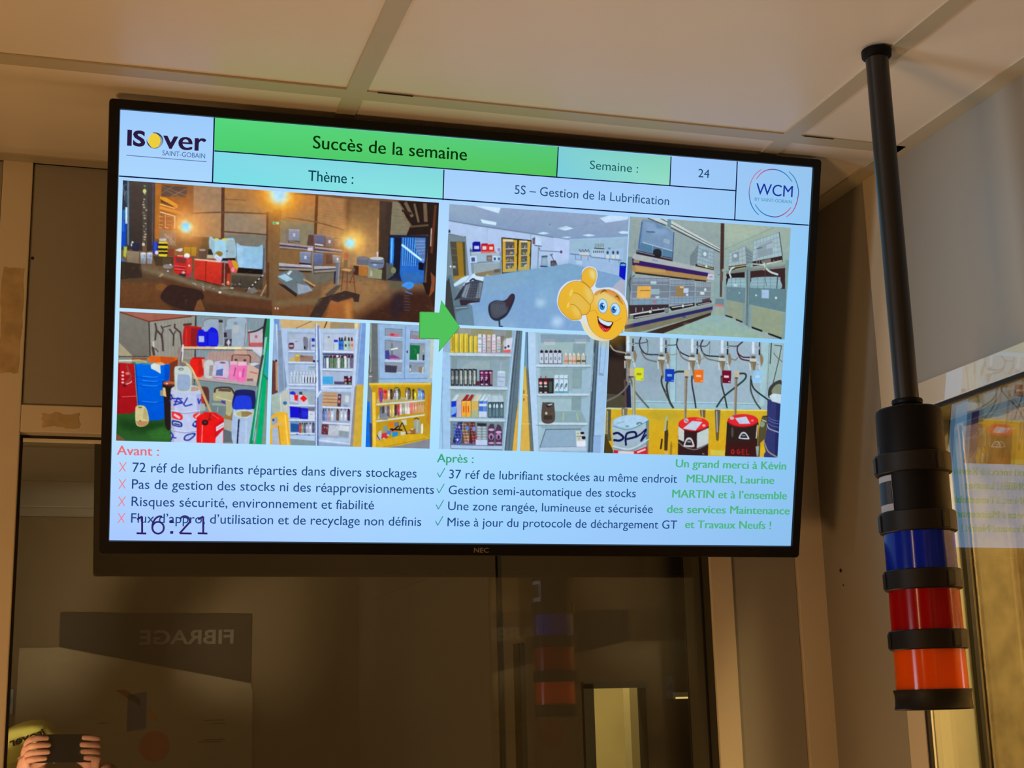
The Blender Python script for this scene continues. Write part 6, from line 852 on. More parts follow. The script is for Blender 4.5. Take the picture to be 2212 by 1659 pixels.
P([(1940, 800), (2100, 850), (2070, 1480), (1900, 1470), (1900, 1300), (1930, 1150)], (50, 56, 110)); P([(2040, 850), (2100, 860), (2070, 1480), (2020, 1470)], (36, 40, 90), a=.8); Sp([(1950, 700), (1985, 640), (2050, 596), (2100, 600), (2095, 760), (1960, 790)], (60, 60, 56)); Sp([(1990, 700), (2040, 640), (2098, 640), (2095, 740), (2000, 745)], (130, 140, 120)); P([(1960, 770), (2000, 740), (2100, 750), (2100, 860), (1990, 830)], (196, 216, 226)); Cu([(1930, 1080), (1960, 1140), (2090, 1190)], 14, (150, 160, 170)); Cu([(1900, 1290), (1950, 1400), (2060, 1470)], 16, (150, 140, 120)); 
for y in (1010, 1040, 1080): Cu([(1950, y), (2000, y + 30), (2090, y + 50)], 6, (110, 120, 180))
P([(1880, 1000), (1940, 990), (1920, 1250), (1860, 1300), (1850, 1460), (1820, 1460), (1840, 1150)], (84, 76, 50)); El(1880, 1090, 30, 34, (130, 150, 130)); L([(1890, 1000), (1940, 1000)], 10, (40, 36, 30)); P([(1805, 1340), (1845, 1340), (1835, 1450), (1815, 1450)], (140, 160, 160)); L([(1880, 1040), (1925, 1060)], 12, (190, 200, 190)); P([(1890, 1290), (1920, 1400), (1880, 1460), (1850, 1460)], (214, 176, 40))
L([(795, 1000), (770, 1170)], 24, (170, 180, 150)); L([(800, 1050), (795, 1160)], 14, (90, 84, 60)); P([(768, 1170), (808, 1150), (812, 1200), (800, 1390), (765, 1390)], (70, 54, 30)); L([(740, 1260), (725, 1370)], 20, (50, 34, 20)); L([(770, 1390), (775, 1430)], 9, (190, 180, 150)); L([(800, 1390), (790, 1430)], 7, (200, 190, 160)); Sp([(840, 1280), (855, 1340), (850, 1440), (830, 1440)], (150, 120, 40))
speckle(5, amp2=2); soften()

# ---- arrow and thumbs-up face, over the pictures
CLIP[:] = [0, 0, PW, PH]
crop(0, 0, 1)
P([(908, 674), (949, 675), (953, 649), (993, 706), (948, 759), (949, 732), (906, 730)], (84, 196, 92), col2=(72, 184, 84))
L([(908, 730.5), (949, 732.5)], 1.2, (40, 130, 60)); L([(948, 759), (993, 706)], 1.4, (60, 150, 60))
crop(1200, 540, 8.094)
Wh = (214, 226, 240); Or = (190, 120, 34)
Sp([(455, 500), (480, 350), (590, 292), (700, 330), (740, 440), (715, 560), (700, 640), (760, 670), (960, 660), (1130, 740), (1250, 890), (1275, 1080), (1240, 1280), (1130, 1470), (960, 1580), (780, 1590), (620, 1540), (500, 1400), (430, 1250), (300, 1240), (140, 1140), (50, 1010), (30, 860), (80, 690), (200, 570), (340, 530), (420, 530)], Wh, n=8)
El(900, 1130, 358, 438, Or, rot=-.08); El(900, 1130, 350, 432, (236, 184, 60), rot=-.08)
Gl(960, 1300, 420, (240, 182, 40), .7, .8); Sp([(680, 770), (780, 700), (960, 700), (1110, 800), (1190, 960), (1140, 930), (1040, 860), (840, 740), (720, 800)], (206, 130, 56), a=.9)
Sp([(690, 850), (720, 790), (840, 740), (980, 780), (1080, 880), (1100, 980), (940, 1000), (700, 950)], (226, 210, 150), a=.75, soft=6)
Sp([(460, 1220), (520, 1290), (620, 1430), (760, 1545), (640, 1510), (520, 1400)], (240, 220, 140), a=.8, soft=2)
El(830, 985, 84, 128, (60, 130, 180), rot=-.08); El(830, 985, 76, 120, (186, 226, 250), rot=-.08); El(820, 990, 46, 64, (30, 96, 190)); El(820, 990, 30, 44, (60, 140, 220)); El(818, 990, 20, 28, (14, 30, 90)); El(845, 968, 16, 18, (220, 240, 255)); El(806, 1004, 8, 8, (160, 200, 240))
El(1050, 1042, 84, 114, (60, 130, 180), rot=-.2); El(1050, 1042, 76, 106, (186, 226, 250), rot=-.2); El(1024, 1048, 44, 62, (30, 96, 190)); El(1024, 1048, 29, 42, (60, 140, 220)); El(1020, 1048, 19, 27, (14, 30, 90)); El(1048, 1026, 15, 17, (220, 240, 255)); El(1010, 1060, 8, 8, (160, 200, 240))
Sp([(778, 775), (820, 715), (865, 696), (912, 742), (870, 726), (820, 745)], (130, 84, 40)); Sp([(1046, 828), (1075, 795), (1110, 830), (1122, 890), (1100, 850), (1075, 828)], (130, 84, 40))
Sp([(738, 1160), (780, 1200), (900, 1250), (1010, 1265), (985, 1340), (920, 1425), (850, 1430), (790, 1370), (750, 1280)], (90, 14, 20)); Sp([(750, 1190), (800, 1215), (900, 1260), (990, 1270), (950, 1330), (880, 1320), (790, 1270)], (206, 232, 250)); Sp([(766, 1290), (820, 1330), (880, 1380), (950, 1370), (910, 1425), (850, 1428), (796, 1375)], (226, 56, 60)); El(850, 1390, 40, 20, (236, 110, 100), .7); Cu([(738, 1160), (780, 1290), (880, 1420)], 7, (60, 20, 16)); Cu([(1000, 1265), (1080, 1240), (1140, 1200), (1150, 1215)], 6, (196, 136, 40)); Cu([(600, 1080), (690, 1060), (740, 1130)], 7, (200, 136, 40))
Sp([(450, 520), (500, 360), (590, 310), (690, 345), (722, 440), (700, 560), (620, 665), (540, 600)], (200, 140, 40)); Sp([(462, 515), (508, 366), (590, 320), (684, 352), (712, 440), (692, 555), (618, 650), (545, 590)], (232, 180, 56)); Sp([(600, 360), (660, 350), (706, 430), (690, 520), (640, 500), (600, 420)], (226, 224, 160), a=.8, soft=3)
Sp([(48, 900), (90, 740), (210, 600), (360, 545), (500, 580), (620, 680), (668, 800), (660, 900), (620, 960), (610, 1060), (540, 1130), (470, 1145), (455, 1200), (390, 1228), (280, 1225), (140, 1120), (66, 1010)], Or, n=8)
Sp([(54, 900), (96, 745), (214, 607), (360, 552), (497, 587), (613, 684), (660, 800), (652, 896), (612, 955), (602, 1056), (536, 1122), (462, 1138), (448, 1192), (388, 1220), (284, 1217), (146, 1115), (72, 1010)], (234, 184, 56), n=8, col2=(226, 176, 50))
Sp([(510, 640), (600, 700), (645, 800), (640, 900), (590, 920), (540, 800), (520, 720)], (226, 206, 130), a=.8, soft=4); Sp([(290, 780), (420, 800), (540, 920), (590, 1020), (520, 1090), (440, 1080), (360, 980), (260, 940)], (226, 190, 90), a=.8, soft=6); Sp([(290, 970), (390, 1040), (440, 1140), (400, 1190), (320, 1100)], (236, 210, 120), a=.7, soft=4)
Cu([(310, 750), (400, 770), (500, 850), (600, 960)], 8, (170, 110, 30)); Cu([(250, 950), (340, 970), (430, 1060), (465, 1150)], 8, (170, 110, 30)); Cu([(470, 1145), (560, 1120), (610, 1030), (615, 960)], 7, (170, 110, 30)); Cu([(440, 540), (520, 590), (620, 690)], 7, (170, 110, 30)); El(275, 750, 24, 68, (240, 206, 96), .9, rot=.35); El(225, 970, 20, 54, (240, 206, 96), .9, rot=.3)
CV = np.clip(CV, 0, 255)

# ---------------------------------------------------------------- meshes of the panel
def to_local(p, n=0.0):
    q = hap(HL, p); return np.c_[q[:, 0], np.full(len(q), n), q[:, 1]]
def colored(name, verts, faces, cols, m, parent):
    me = bpy.data.meshes.new(name); me.from_pydata([tuple(v) for v in verts], [], faces) if not isinstance(verts, np.ndarray) or len(verts) < 5000 else grid_fast(me, verts, faces)
    a = me.color_attributes.new('Col', 'FLOAT_COLOR', 'POINT')
    a.data.foreach_set('color', np.c_[cols, np.ones(len(cols))].astype(np.float32).ravel()); me.update()
    return link(name, me, m, parent)
def grid_fast(me, v, f):
    me.vertices.add(len(v)); me.vertices.foreach_set('co', v.astype(np.float32).ravel())
    me.loops.add(f.size); me.loops.foreach_set('vertex_index', f.astype(np.int32).ravel())
    me.polygons.add(len(f)); me.polygons.foreach_set('loop_start', np.arange(0, f.size, 4, dtype=np.int32)); me.update(calc_edges=True)
def patch(name, x0, y0, x1, y1, n, m, parent, step=1, src=None):
    xs = np.arange(x0, x1 + step, step); ys = np.arange(y0, y1 + step, step); X, Y = np.meshgrid(xs, ys)
    xi = np.clip(X, 0, PW - 1); yi = np.clip(Y, 0, PH - 1); c = lin((CV if src is None else src)[yi, xi]).reshape(-1, 3)
    P3 = to_local(np.c_[np.minimum(X.ravel(), PW), np.minimum(Y.ravel(), PH)], n); w_ = len(xs); k = np.arange(len(ys) - 1)[:, None] * w_ + np.arange(w_ - 1)[None]
    F = np.stack([k, k + w_, k + w_ + 1, k + 1], -1).reshape(-1, 4)
    if len(P3) < 5000: F = [tuple(int(i) for i in f) for f in F]
    return colored(name, P3, F, c, m, parent)
class Ink:                                         # flat printed shapes on the slide, one above the other
    def __init__(s, n0): s.v = []; s.f = []; s.c = []; s.n = n0
    def add(s, pts, faces, col):
        b = len(s.v); q = to_local(pts, s.n); s.v += [tuple(x) for x in q]; s.f += [tuple(i + b for i in f) for f in faces]
        c = lin(np.array(col, float)); s.c += [c] * len(q) if c.ndim == 1 else list(c); s.n -= 2e-6
    def poly(s, px, col): p = hap(H, px); s.add(p, [tuple(range(len(p)))], col)
    def line(s, px, wd, col):
        q = hap(H, px)
        for i in range(len(q) - 1):
            a, b = q[i], q[i + 1]; d = b - a; d = d / (np.hypot(*d) + 1e-9) * wd * .482; nn = np.array([-d[1], d[0]])
            s.add(np.array([a + nn, b + nn, b - nn, a - nn]), [(0, 1, 2, 3)], col)
    def text(s, body, p0, p1, cap, col, bold=0.0, yoff=0.0):
        if 0 < bold < 0.03:                         # heavier strokes: the same letters printed twice, a hair apart
            d = bold * cap / cap_height() * 0.9; s.text(body, (p0[0] - d, p0[1]), (p1[0] - d, p1[1]), cap, col); s.text(body, (p0[0] + d, p0[1]), (p1[0] + d, p1[1]), cap, col); return
        v, f = text_mesh(body, max(bold, 0)); a, b = hap(H, [p0, p1]); y = (a[1] + b[1]) / 2 + yoff
        k = (b[0] - a[0]) / (v[:, 0].max() - v[:, 0].min()); ky = cap * .975 / cap_height()
        s.add(np.c_[a[0] + (v[:, 0] - v[:, 0].min()) * k, y - v[:, 1] * ky], f, col)
    def build(s, name, parent): return colored(name, s.v, s.f, np.array(s.c), 'slidepx_' and M['slidepx'], parent)

# ------------------------------------------------------------------ television
TV_T = (0.5172569, 1.7759140, EYE + 0.4775021)
TV_R = Matrix(((0.99996755, 0.00292648, -0.00750582), (-0.00486268, 0.96207999, -0.27272411), (0.00642308, 0.27275175, 0.96206300)))
tv = thing('television', 'large black flat television tilted down under the ceiling, showing a green and white slide', 'television')
tv.matrix_world = Matrix.Translation(TV_T) @ TV_R.to_4x4()
O = [(-0.48547, 0.2778), (0.48151, 0.27895), (0.48143, -0.28572), (-0.47864, -0.27981)]
I = TL_
def round_quad(q, r, k=5):
    out = []
    for i in range(4):
        a, b, c = (Vector(q[(i + j - 1) % 4]) for j in range(3)); u = (a - b).normalized(); v = (c - b).normalized()
        ctr = b + (u + v) * r
        for t in range(k + 1):
            an = t / k * PI / 2; out.append(tuple(ctr - v * r * math.cos(an) - u * r * math.sin(an)))
    return out
bm = bmesh.new(); o_ = round_quad(O, 0.0045); n_ = len(o_); cen = Vector((0, 0))
def lerpq(t):                                      # loop between outer and inner rectangles with matching points
    return [tuple(Vector(o_[i]) * (1 - t) + Vector(I[i // 6]) * t) for i in range(n_)]
rings = [([(p[0], p[1]) for p in o_], 0.010), (o_, -0.0015), (lerpq(0.06), -0.0035), (lerpq(0.93), -0.0035), (lerpq(1.0), 0.0006)]
vr = [[bm.verts.new((x, n, z)) for x, z in pts] for pts, n in rings]
for a, b in zip(vr, vr[1:]):
    for i in range(n_):
        j = (i + 1) % n_; q = [a[i], a[j], b[j], b[i]]
        if i % 6 == 5 or True:
            try: bm.faces.new(q)
            except Exception: pass
bmesh.ops.remove_doubles(bm, verts=bm.verts, dist=1e-5)
obj('bezel', bm, 'tv', tv)
bm = bmesh.new(); add_box(bm, -0.478, 0.476, 0.004, 0.010, -0.279, 0.272); obj('back_panel', bm, 'tvback', tv)
bm = bmesh.new(); add_box(bm, -0.33, 0.33, 0.010, 0.045, -0.22, 0.14, bev=0.012); obj('back_cover', bm, 'tvback', tv)

scr = patch('screen', 0, 0, PW, PH, 0.0, 'slide', tv, step=30, src=BG0)
scr['label'] = 'lit screen showing the slide background'
cA = np.array(CV)                                   # (patches read CV)
for (x0, y0, x1, y1) in PHOTOS:
    patch('slide_picture', x0, y0, x1, y1, -2e-5, 'slidepx', scr)
def region(name, pts, n):                           # a cut-out of the painted panel inside a smooth outline
    p = hap(H, pts); x0, y0 = p.min(0).astype(int) - 1; x1, y1 = p.max(0).astype(int) + 2
    xs = np.arange(x0, x1 + 1); ys = np.arange(y0, y1 + 1); X, Y = np.meshgrid(xs, ys)
    ins = np.zeros(X.shape, bool)
    for i in range(len(p)):
        (xa, ya), (xb, yb) = p[i], p[(i + 1) % len(p)]
        if ya == yb: continue
        c = (Y >= min(ya, yb)) & (Y < max(ya, yb)); ins ^= c & (X > xa + (Y - ya) * (xb - xa) / (yb - ya))
    w_ = len(xs); k = np.arange(len(ys) - 1)[:, None] * w_ + np.arange(w_ - 1)[None]
    keep = (ins[:-1, :-1] & ins[1:, 1:] & ins[:-1, 1:] & ins[1:, :-1]).ravel()
    F = np.stack([k, k + w_, k + w_ + 1, k + 1], -1).reshape(-1, 4)[keep]
    P3 = to_local(np.c_[X.ravel(), Y.ravel()], n); c = lin(CV[Y, X]).reshape(-1, 3)
    return colored(name, P3, F, c, 'slidepx', scr)
k_ = 1 / 8.094
face_o = curve([(455, 500), (480, 350), (590, 292), (700, 330), (740, 440), (715, 560), (700, 640), (760, 670), (960, 660), (1130, 740), (1250, 890), (1275, 1080), (1240, 1280), (1130, 1470), (960, 1580), (780, 1590), (620, 1540), (500, 1400), (430, 1250), (300, 1240), (140, 1140), (50, 1010), (30, 860), (80, 690), (200, 570), (340, 530), (420, 530), (455, 500)])
e_ = region('thumbs_up_face', [(1200 + p[0] * k_, 540 + p[1] * k_) for p in face_o], -4e-5); e_['label'] = 'yellow smiling face giving a thumbs up'
ar = Ink(-6e-5); ar.poly([(906, 674), (949, 675.5), (953, 648), (993.5, 706.5), (947.5, 761), (949, 733), (905, 731.5)], (60, 150, 66)); ar.poly([(908, 674.5), (949.5, 676), (953, 649.5), (992.5, 706), (948.5, 758.5), (949.5, 731.5), (907, 730)], (82, 194, 92)); a_ = ar.build('arrow', scr); a_['label'] = 'green arrow between the pictures'

# table cells
tb = Ink(-2e-5)
tb.add(hap(H, [(463, 254), (1206, 317), (1202.5, 383), (463, 326)]), [(0, 1, 2, 3)], [(86, 214, 124), (86, 200, 122), (84, 196, 92), (76, 206, 110)])
tb.add(hap(H, [(463, 326), (959, 366), (957, 432), (459, 394)]), [(0, 1, 2, 3)], [(128, 216, 232), (130, 216, 222), (140, 228, 224), (122, 222, 232)])
tb.add(hap(H, [(1206, 317), (1449.5, 338), (1447, 401), (1202.5, 383)]), [(0, 1, 2, 3)], [(126, 206, 214), (130, 212, 190), (148, 222, 196), (122, 206, 222)])
NV = (8, 18, 60)
for a, b, wd in (((463, 326), (1202.5, 382.8), 2.4), ((1202.5, 382.8), (1589, 411.8), 2.4), ((257, 380.3), (1747, 486.5), 2.6), ((463, 254.5), (459, 394), 2.6), ((959, 366.5), (957, 432), 2.4), ((1206, 317), (1202.5, 383), 2.4), ((1449.6, 338), (1447, 401), 2.4), ((1592.6, 349), (1587, 474.5), 2.6)):
    tb.line([a, b], wd, NV)
tb.build('slide_table', scr)

tx = Ink(-7e-5)
T = tx.text
T('Succès de la semaine', (676, 320.5), (1008, 346.5), 25, (6, 48, 10), .012)
T('Thème :', (665.5, 391), (763, 396.5), 20.5, (0, 66, 84), .008)
T('5S – Gestion de la Lubrification', (1111.4, 419.5), (1445, 442.5), 18, (36, 76, 120))
T('Semaine :', (1274, 365), (1378, 373), 17.5, (24, 92, 100))
T('24', (1508, 382.5), (1532, 384.5), 17.5, (34, 70, 110))
T('Avant :', (252.4, 982.8), (343, 984.3), 18, (232, 112, 124), .022)
TC = (34, 74, 132)
T('72 réf de lubrifiants réparties dans divers stockages', (286, 1020), (899.5, 1031.5), 18.6, TC, .0045)
T('Pas de gestion des stocks ni des réapprovisionnements', (284.8, 1056), (937, 1066.5), 18.6, TC, .0045)
T('Risques sécurité, environnement et fiabilité', (284, 1093), (807.5, 1100.5), 18.6, TC, .0045)
T('Flux d\u2019appro, d\u2019utilisation et de recyclage non définis', (283, 1129.6), (909.5, 1135.5), 18.6, TC, .0045)
T('Après :', (944, 998), (1022.5, 1000.5), 17.4, (58, 168, 124), .022)
T('37 réf de lubrifiant stockées au même endroit', (970, 1033.4), (1462, 1043), 18, TC, .0045)
T('Gestion semi-automatique des stocks', (968.9, 1067.6), (1373, 1074), 18, TC, .0045)
T('Une zone rangée, lumineuse et sécurisée', (967.6, 1102), (1409.6, 1108), 18, TC, .0045)
T('Mise à jour du protocole de déchargement GT', (966.3, 1136.7), (1462, 1142.3), 18, TC, .0045)
GC = (78, 182, 128)
T('Un grand merci à Kévin', (1459.7, 1009), (1697.5, 1014.7), 17, GC, .028)
T('MEUNIER, Laurine', (1483.3, 1041.8), (1671.6, 1045.6), 17, GC, .028)
T('MARTIN et à l\u2019ensemble', (1452, 1074.7), (1699, 1078.5), 17, GC, .028)
T('des services Maintenance', (1440.8, 1107.6), (1705, 1111.4), 17, GC, .028)
T('et Travaux Neufs !', (1480, 1140.5), (1665, 1143), 17, GC, .028)
for y in (1009.5, 1046, 1083.5, 1119.5):
    tx.line([(256.5 + (1046 - y) * .025, y + 10), (272 + (1046 - y) * .025, y - 11)], 1.9, (240, 128, 138)); tx.line([(257.5 + (1046 - y) * .025, y - 11), (270 + (1046 - y) * .025, y + 9)], 1.9, (240, 128, 138))
for i, y in enumerate((1022, 1056, 1091, 1126)):
    x = 945 - i * 1.4; tx.line([(x, y - 1), (x + 4.5, y + 9), (x + 16, y - 11)], 1.9, (56, 150, 150))
# clock, thin slab figures
KC = (48, 34, 104)
def cl(pts, wd=3.9): tx.line([(p[0], p[1] + 0) for p in pts], wd, KC)
def arc_(cx, cy, rx, ry, a0, a1, n=18): return [(cx + rx * math.cos(math.radians(a0 + (a1 - a0) * i / n)), cy - ry * math.sin(math.radians(a0 + (a1 - a0) * i / n))) for i in range(n + 1)]
for x in (306, 438): cl([(x - 10, 1122), (x + 1, 1115.5), (x + 1, 1152)]); cl([(x - 11, 1152), (x + 10, 1152.5)])
cl([(350, 1116)] + arc_(347, 1139, 18, 24, 95, 180)[1:] + arc_(341.5, 1140, 12.5, 12.8, 180, 540, 30))
cl(arc_(399, 1125, 11, 10, 160, -20) + [(388, 1152), (414, 1152.5)])
for y in (1127, 1150): tx.poly([(367.5, y - 3), (374.5, y - 3), (374, y + 3), (367.5, y + 3)], KC)
# word mark, top left
DK = (44, 26, 62)
T('IS', (274.5, 313), (313.5, 316), 27.5, DK, .035)
T('ver', (353, 320.5), (444, 326.5), 36.5, DK, .028)
t_ = np.linspace(0, 2 * PI, 24, endpoint=False)
def disc(cx, cy, rx, ry, col): tx.poly([(cx + rx * math.cos(a), cy + ry * math.sin(a)) for a in t_], col)
disc(334.5, 303.5, 18, 17.5, (60, 66, 96)); disc(328, 300, 11, 13, (176, 206, 246)); disc(341, 306, 10, 13, (140, 160, 170)); disc(333.5, 304, 13, 16, (236, 206, 60))
T('SAINT-GOBAIN', (350.6, 335.7), (443, 342), 9.3, (74, 104, 156), .004)
tx.line([(273, 335.4), (446, 349.4)], 1.5, (96, 118, 166)); 
# ring mark, top right
T('WCM', (1632.5, 420.3), (1711.5, 425.7), 24, (22, 52, 160), .004); T('BY SAINT-GOBAIN', (1630, 433.9), (1710, 439), 6.8, (70, 146, 190), .006)
def arcs(pts, cols, wd=2.1):
    p = curve([(1590 + x / 12.76, 350 + y / 12.76) for x, y in pts], 8); n = len(p) - 1
    for i in range(n):
        t = i / n * (len(cols) - 1); j = min(int(t), len(cols) - 2); c = [cols[j][k] * (1 - t + j) + cols[j + 1][k] * (t - j) for k in range(3)]
        tx.line([p[i], p[i + 1]], wd, c)
PK, RD, PU, BL, TE = (196, 120, 150), (170, 60, 120), (100, 60, 140), (24, 106, 180), (72, 150, 190)
arcs([(555, 470), (700, 300), (860, 220), (1030, 205), (1200, 240), (1380, 350), (1545, 545)], (PK, RD, BL, TE))
arcs([(520, 1170), (640, 1330), (820, 1460), (1070, 1515), (1250, 1470), (1400, 1370), (1510, 1250)], (TE, BL, RD, PK))
arcs([(690, 205), (520, 350), (400, 570), (355, 850), (400, 1130), (500, 1330), (620, 1460)], (PK, PK, BL, TE))
arcs([(1455, 265), (1610, 450), (1700, 700), (1710, 900), (1650, 1170), (1540, 1380), (1380, 1515)], (TE, BL, RD, PK))
tx.build('slide_text', scr)
# maker's letters on the lower bezel
v, f = text_mesh('NEC', .012); bm = bmesh.new(); k = 0.0205 / (v[:, 0].max() - v[:, 0].min())
vv = [bm.verts.new((0.0005 + (x - v[:, 0].min()) * k, -0.0040, -0.2782 + y * 0.0062 / cap_height())) for x, y in v]
for q in f: bm.faces.new([vv[i] for i in q])
obj('brand_letters', bm, 'logo', tv)['label'] = 'silver letters'

# wall bracket behind the television
br = thing('television_bracket', 'dark steel wall bracket hidden behind the television', 'bracket', (0.51, 1.97, EYE + 0.5))
box('wall_plate', (-0.11, 0.11, -0.006, 0.0, -0.07, 0.19), 'steel', br)
for s in (-0.08, 0.08):
    bm = bmesh.new(); vs_ = [bm.verts.new(p) for p in ((s - .006, -.006, .17), (s + .006, -.006, .17), (s + .006, -.006, -.06), (s - .006, -.006, -.06), (s - .006, -.115, .06), (s + .006, -.115, .06), (s + .006, -.10, -.06), (s - .006, -.10, -.06))]
    for q in ((0, 1, 2, 3), (4, 5, 6, 7), (0, 1, 5, 4), (3, 2, 6, 7), (0, 3, 7, 4), (1, 2, 6, 5)): bm.faces.new([vs_[i] for i in q])
    obj('arm', bm, 'steel', br)

# ------------------------------------------------------------------ room shell
CEIL = EYE + 0.753; XL, XR, YB, YR = -1.75, 1.107, 1.97, -1.6
Z = lambda z: EYE + z
fl = structure(box('floor', (XL - .1, 1.3, YR - .1, 2.1, -0.05, 0.0), 'floor'))
ce = structure(box('ceiling', (XL - .1, 1.2, YR - .1, 2.08, CEIL + 0.010, CEIL + 0.06), 'gap'))
GX = [0.321 - 0.5975 * k for k in range(4, 0, -1)] + [0.321, 0.9185]; GY = [1.646 - 0.5975 * k for k in range(5, 0, -1)] + [1.646]
ex = [XL] + GX + [XR]; ey = [YR] + GY + [YB]
tile_n = 0
for i in range(len(ex) - 1):
    for j in range(len(ey) - 1):
        x0, x1, y0, y1 = ex[i], ex[i + 1], ey[j], ey[j + 1]
        if x1 - x0 < .03 or y1 - y0 < .03: continue
        o = box('ceiling_tile', (x0 + .002, x1 - .002, y0 + .002, y1 - .002, 0.0015, 0.0095), 'tile', ce, bev=0.0008); o.location = (0, 0, CEIL)
        if (i + j) % 3 == 0: o.location.z += 0.0006
def bar(x0, x1, y0, y1, name='ceiling_grid_bar'):
    o = box(name, (x0, x1, y0, y1, -0.0006, 0.0018), 'tbar', ce); o.location = (0, 0, CEIL); return o
for x in GX: bar(x - .0127, x + .0127, YR, YB)
for y in GY:
    for i in range(len(ex) - 1): bar(ex[i] + .0127, ex[i + 1] - .0127, y - .0127, y + .0127)
bar(XL, XR - .029, YB - .026, YB, 'edge_trim'); o = bar(XR - .029, XR, YR, YB, 'edge_trim')
for x, y, a in ((0.3475, 1.6335, 0), (0.936, 1.6335, 0)):    # lifted tile corners leave a dark slit
    o = box('tile_slit', (x, x + .045, y - .0012, y + .0006, -0.0008, 0.0), 'gap', ce); o.location = (0, 0, CEIL)

# back wall: cream posts and a transom around the dark window, grey panels in between
wb = structure(box('wall_back', (XL, -0.12, YB + .03, YB + .08, 0, CEIL), 'panel'))
def wpart(name, b, m, parent, bev=0.0008): return box(name, b, m, parent, bev)
wpart('wall_panel', (-0.7, -0.1015, YB + .004, YB + .03, 0, CEIL), 'panel', wb); wpart('wall_panel', (-1.75, -0.74, YB + .004, YB + .03, 0, CEIL), 'panel', wb)
wpart('wall_panel', (-0.0615, 0.92, YB + .004, YB + .03, Z(.4135), CEIL), 'panel', wb); wpart('wall_panel', (0.9535, 1.0605, YB + .004, YB + .03, 0, CEIL), 'panel', wb)
wpart('wall_panel', (-0.0615, 0.92, YB + .004, YB + .03, 0, 0.9), 'panel', wb)
p0 = wpart('post', (-0.101, -0.062, YB - .002, YB + .075, 0, CEIL), 'post', wb, .0015); wpart('post', (-0.74, -0.70, YB - .002, YB + .075, 0, CEIL), 'post', wb, .0015)
box('jamb_liner', (0.9155, 0.917, YB + .003, YB + .094, .91, Z(.377)), 'jamb', wb); wpart('post', (0.917, 0.953, YB - .002, YB + .095, 0, CEIL), 'post', wb, .0015); wpart('corner_post', (1.061, 1.112, YB - .002, YB + .075, 0, CEIL), 'post', wb, .0015)
wpart('transom', (-0.062, 0.917, YB - .001, YB + .075, Z(.377), Z(.4135)), 'post', wb, .0012); wpart('sill', (-0.062, 0.917, YB - .012, YB + .075, 0.87, 0.91), 'post', wb, .0015)
def blob(name, pts, y, m, parent, axis='y', th=0.0006):
    bm = bmesh.new(); n = len(pts)
    f0 = [bm.verts.new((x, y - th, z) if axis == 'y' else (y - th, x, z)) for x, z in pts]; f1 = [bm.verts.new((x, y, z) if axis == 'y' else (y, x, z)) for x, z in pts]
    bm.faces.new(f0); 
    for i in range(n): bm.faces.new((f0[i], f0[(i + 1) % n], f1[(i + 1) % n], f1[i]))
    return obj(name, bm, m, parent)
def ragged(x0, x1, z0, z1, a=.0015, k=9):
    P_ = [(x0 + (x1 - x0) * i / k, z0 + rnd(-a, a)) for i in range(k)] + [(x1 + rnd(-a, a), z0 + (z1 - z0) * i / k) for i in range(k)]
    P_ += [(x1 - (x1 - x0) * i / k, z1 + rnd(-a, a)) for i in range(k)] + [(x0 + rnd(-a, a), z1 - (z1 - z0) * i / k) for i in range(k)]; return P_
blob('tape_residue', ragged(-0.094, -0.067, Z(.455), Z(.600)), YB - .002, 'residue', wb); blob('tape_residue', ragged(-0.035, 0.012, Z(.384), Z(.403), .002), YB - .001, 'residue', wb)
def rivet(name, loc, nrm, parent, r=.0022):
    bm = bmesh.new(); bmesh.ops.create_uvsphere(bm, u_segments=10, v_segments=6, radius=r); o = obj(name, bm, 'rivet', parent, True); o.location = loc; o.scale = [.5 if abs(c) > .5 else 1 for c in nrm]; return o
rivet('rivet', (-0.0575, YB + .0035, Z(.617)), (0, 1, 0), wb)
w1 = structure(box('window_1', (-0.062, 0.917, YB + .030, YB + .034, 0.91, Z(.377)), 'glassL')); w1['label'] = 'dark window below the television'
for b in ((-0.062, -0.0585, YB + .024, YB + .029, .91, Z(.377)), (0.9135, 0.917, YB + .024, YB + .029, .91, Z(.377)), (-0.0585, 0.9135, YB + .024, YB + .029, Z(.374), Z(.377)), (0.9135, 0.9155, YB + .092, YB + .0945, .91, Z(.377))): box('gasket', b, 'gasket', w1)

# right wall
wr = structure(box('wall_right', (1.15, 1.196, YR, 0.2, 0, CEIL), 'panel'))
wpart('wall_panel', (XR, XR + .03, 1.7685, YB, 0, CEIL), 'panel', wr); wpart('wall_panel', (XR, XR + .03, YR, 1.7265, Z(.4245), CEIL), 'panel', wr); wpart('wall_panel', (XR, XR + .03, YR, 0.2, 0, Z(.424)), 'panel', wr); wpart('wall_panel', (XR, XR + .03, 0.2, 1.7265, 0, .86), 'panel', wr)
wpart('post', (XR - .003, 1.196, 1.7265, 1.7685, 0, CEIL), 'post', wr, .0015); wpart('transom', (XR - .003, 1.196, 0.2, 1.7265, Z(.388), Z(.4245)), 'gloss', wr, .0015)
box('reveal', (1.118, 1.195, 1.7245, 1.7262, .86, Z(.3875)), 'reveal', wr); box('reveal', (1.118, 1.195, 0.2, 1.7245, Z(.3855), Z(.3877)), 'reveal', wr)
rivet('rivet', (XR - .0005, 1.919, Z(.194)), (1, 0, 0), wr, .003); rivet('rivet', (XR - .0005, 1.915, Z(.172)), (1, 0, 0), wr, .0015)
w2 = structure(box('window_2', (1.1105, 1.1145, 0.2, 1.7245, .86, Z(.3855)), 'glassR')); w2['label'] = 'side window right of the hanging signal tower'
box('glass_pane', (1.1900, 1.1940, 0.2, 1.7245, .86, Z(.3855)), 'glassR', w2)
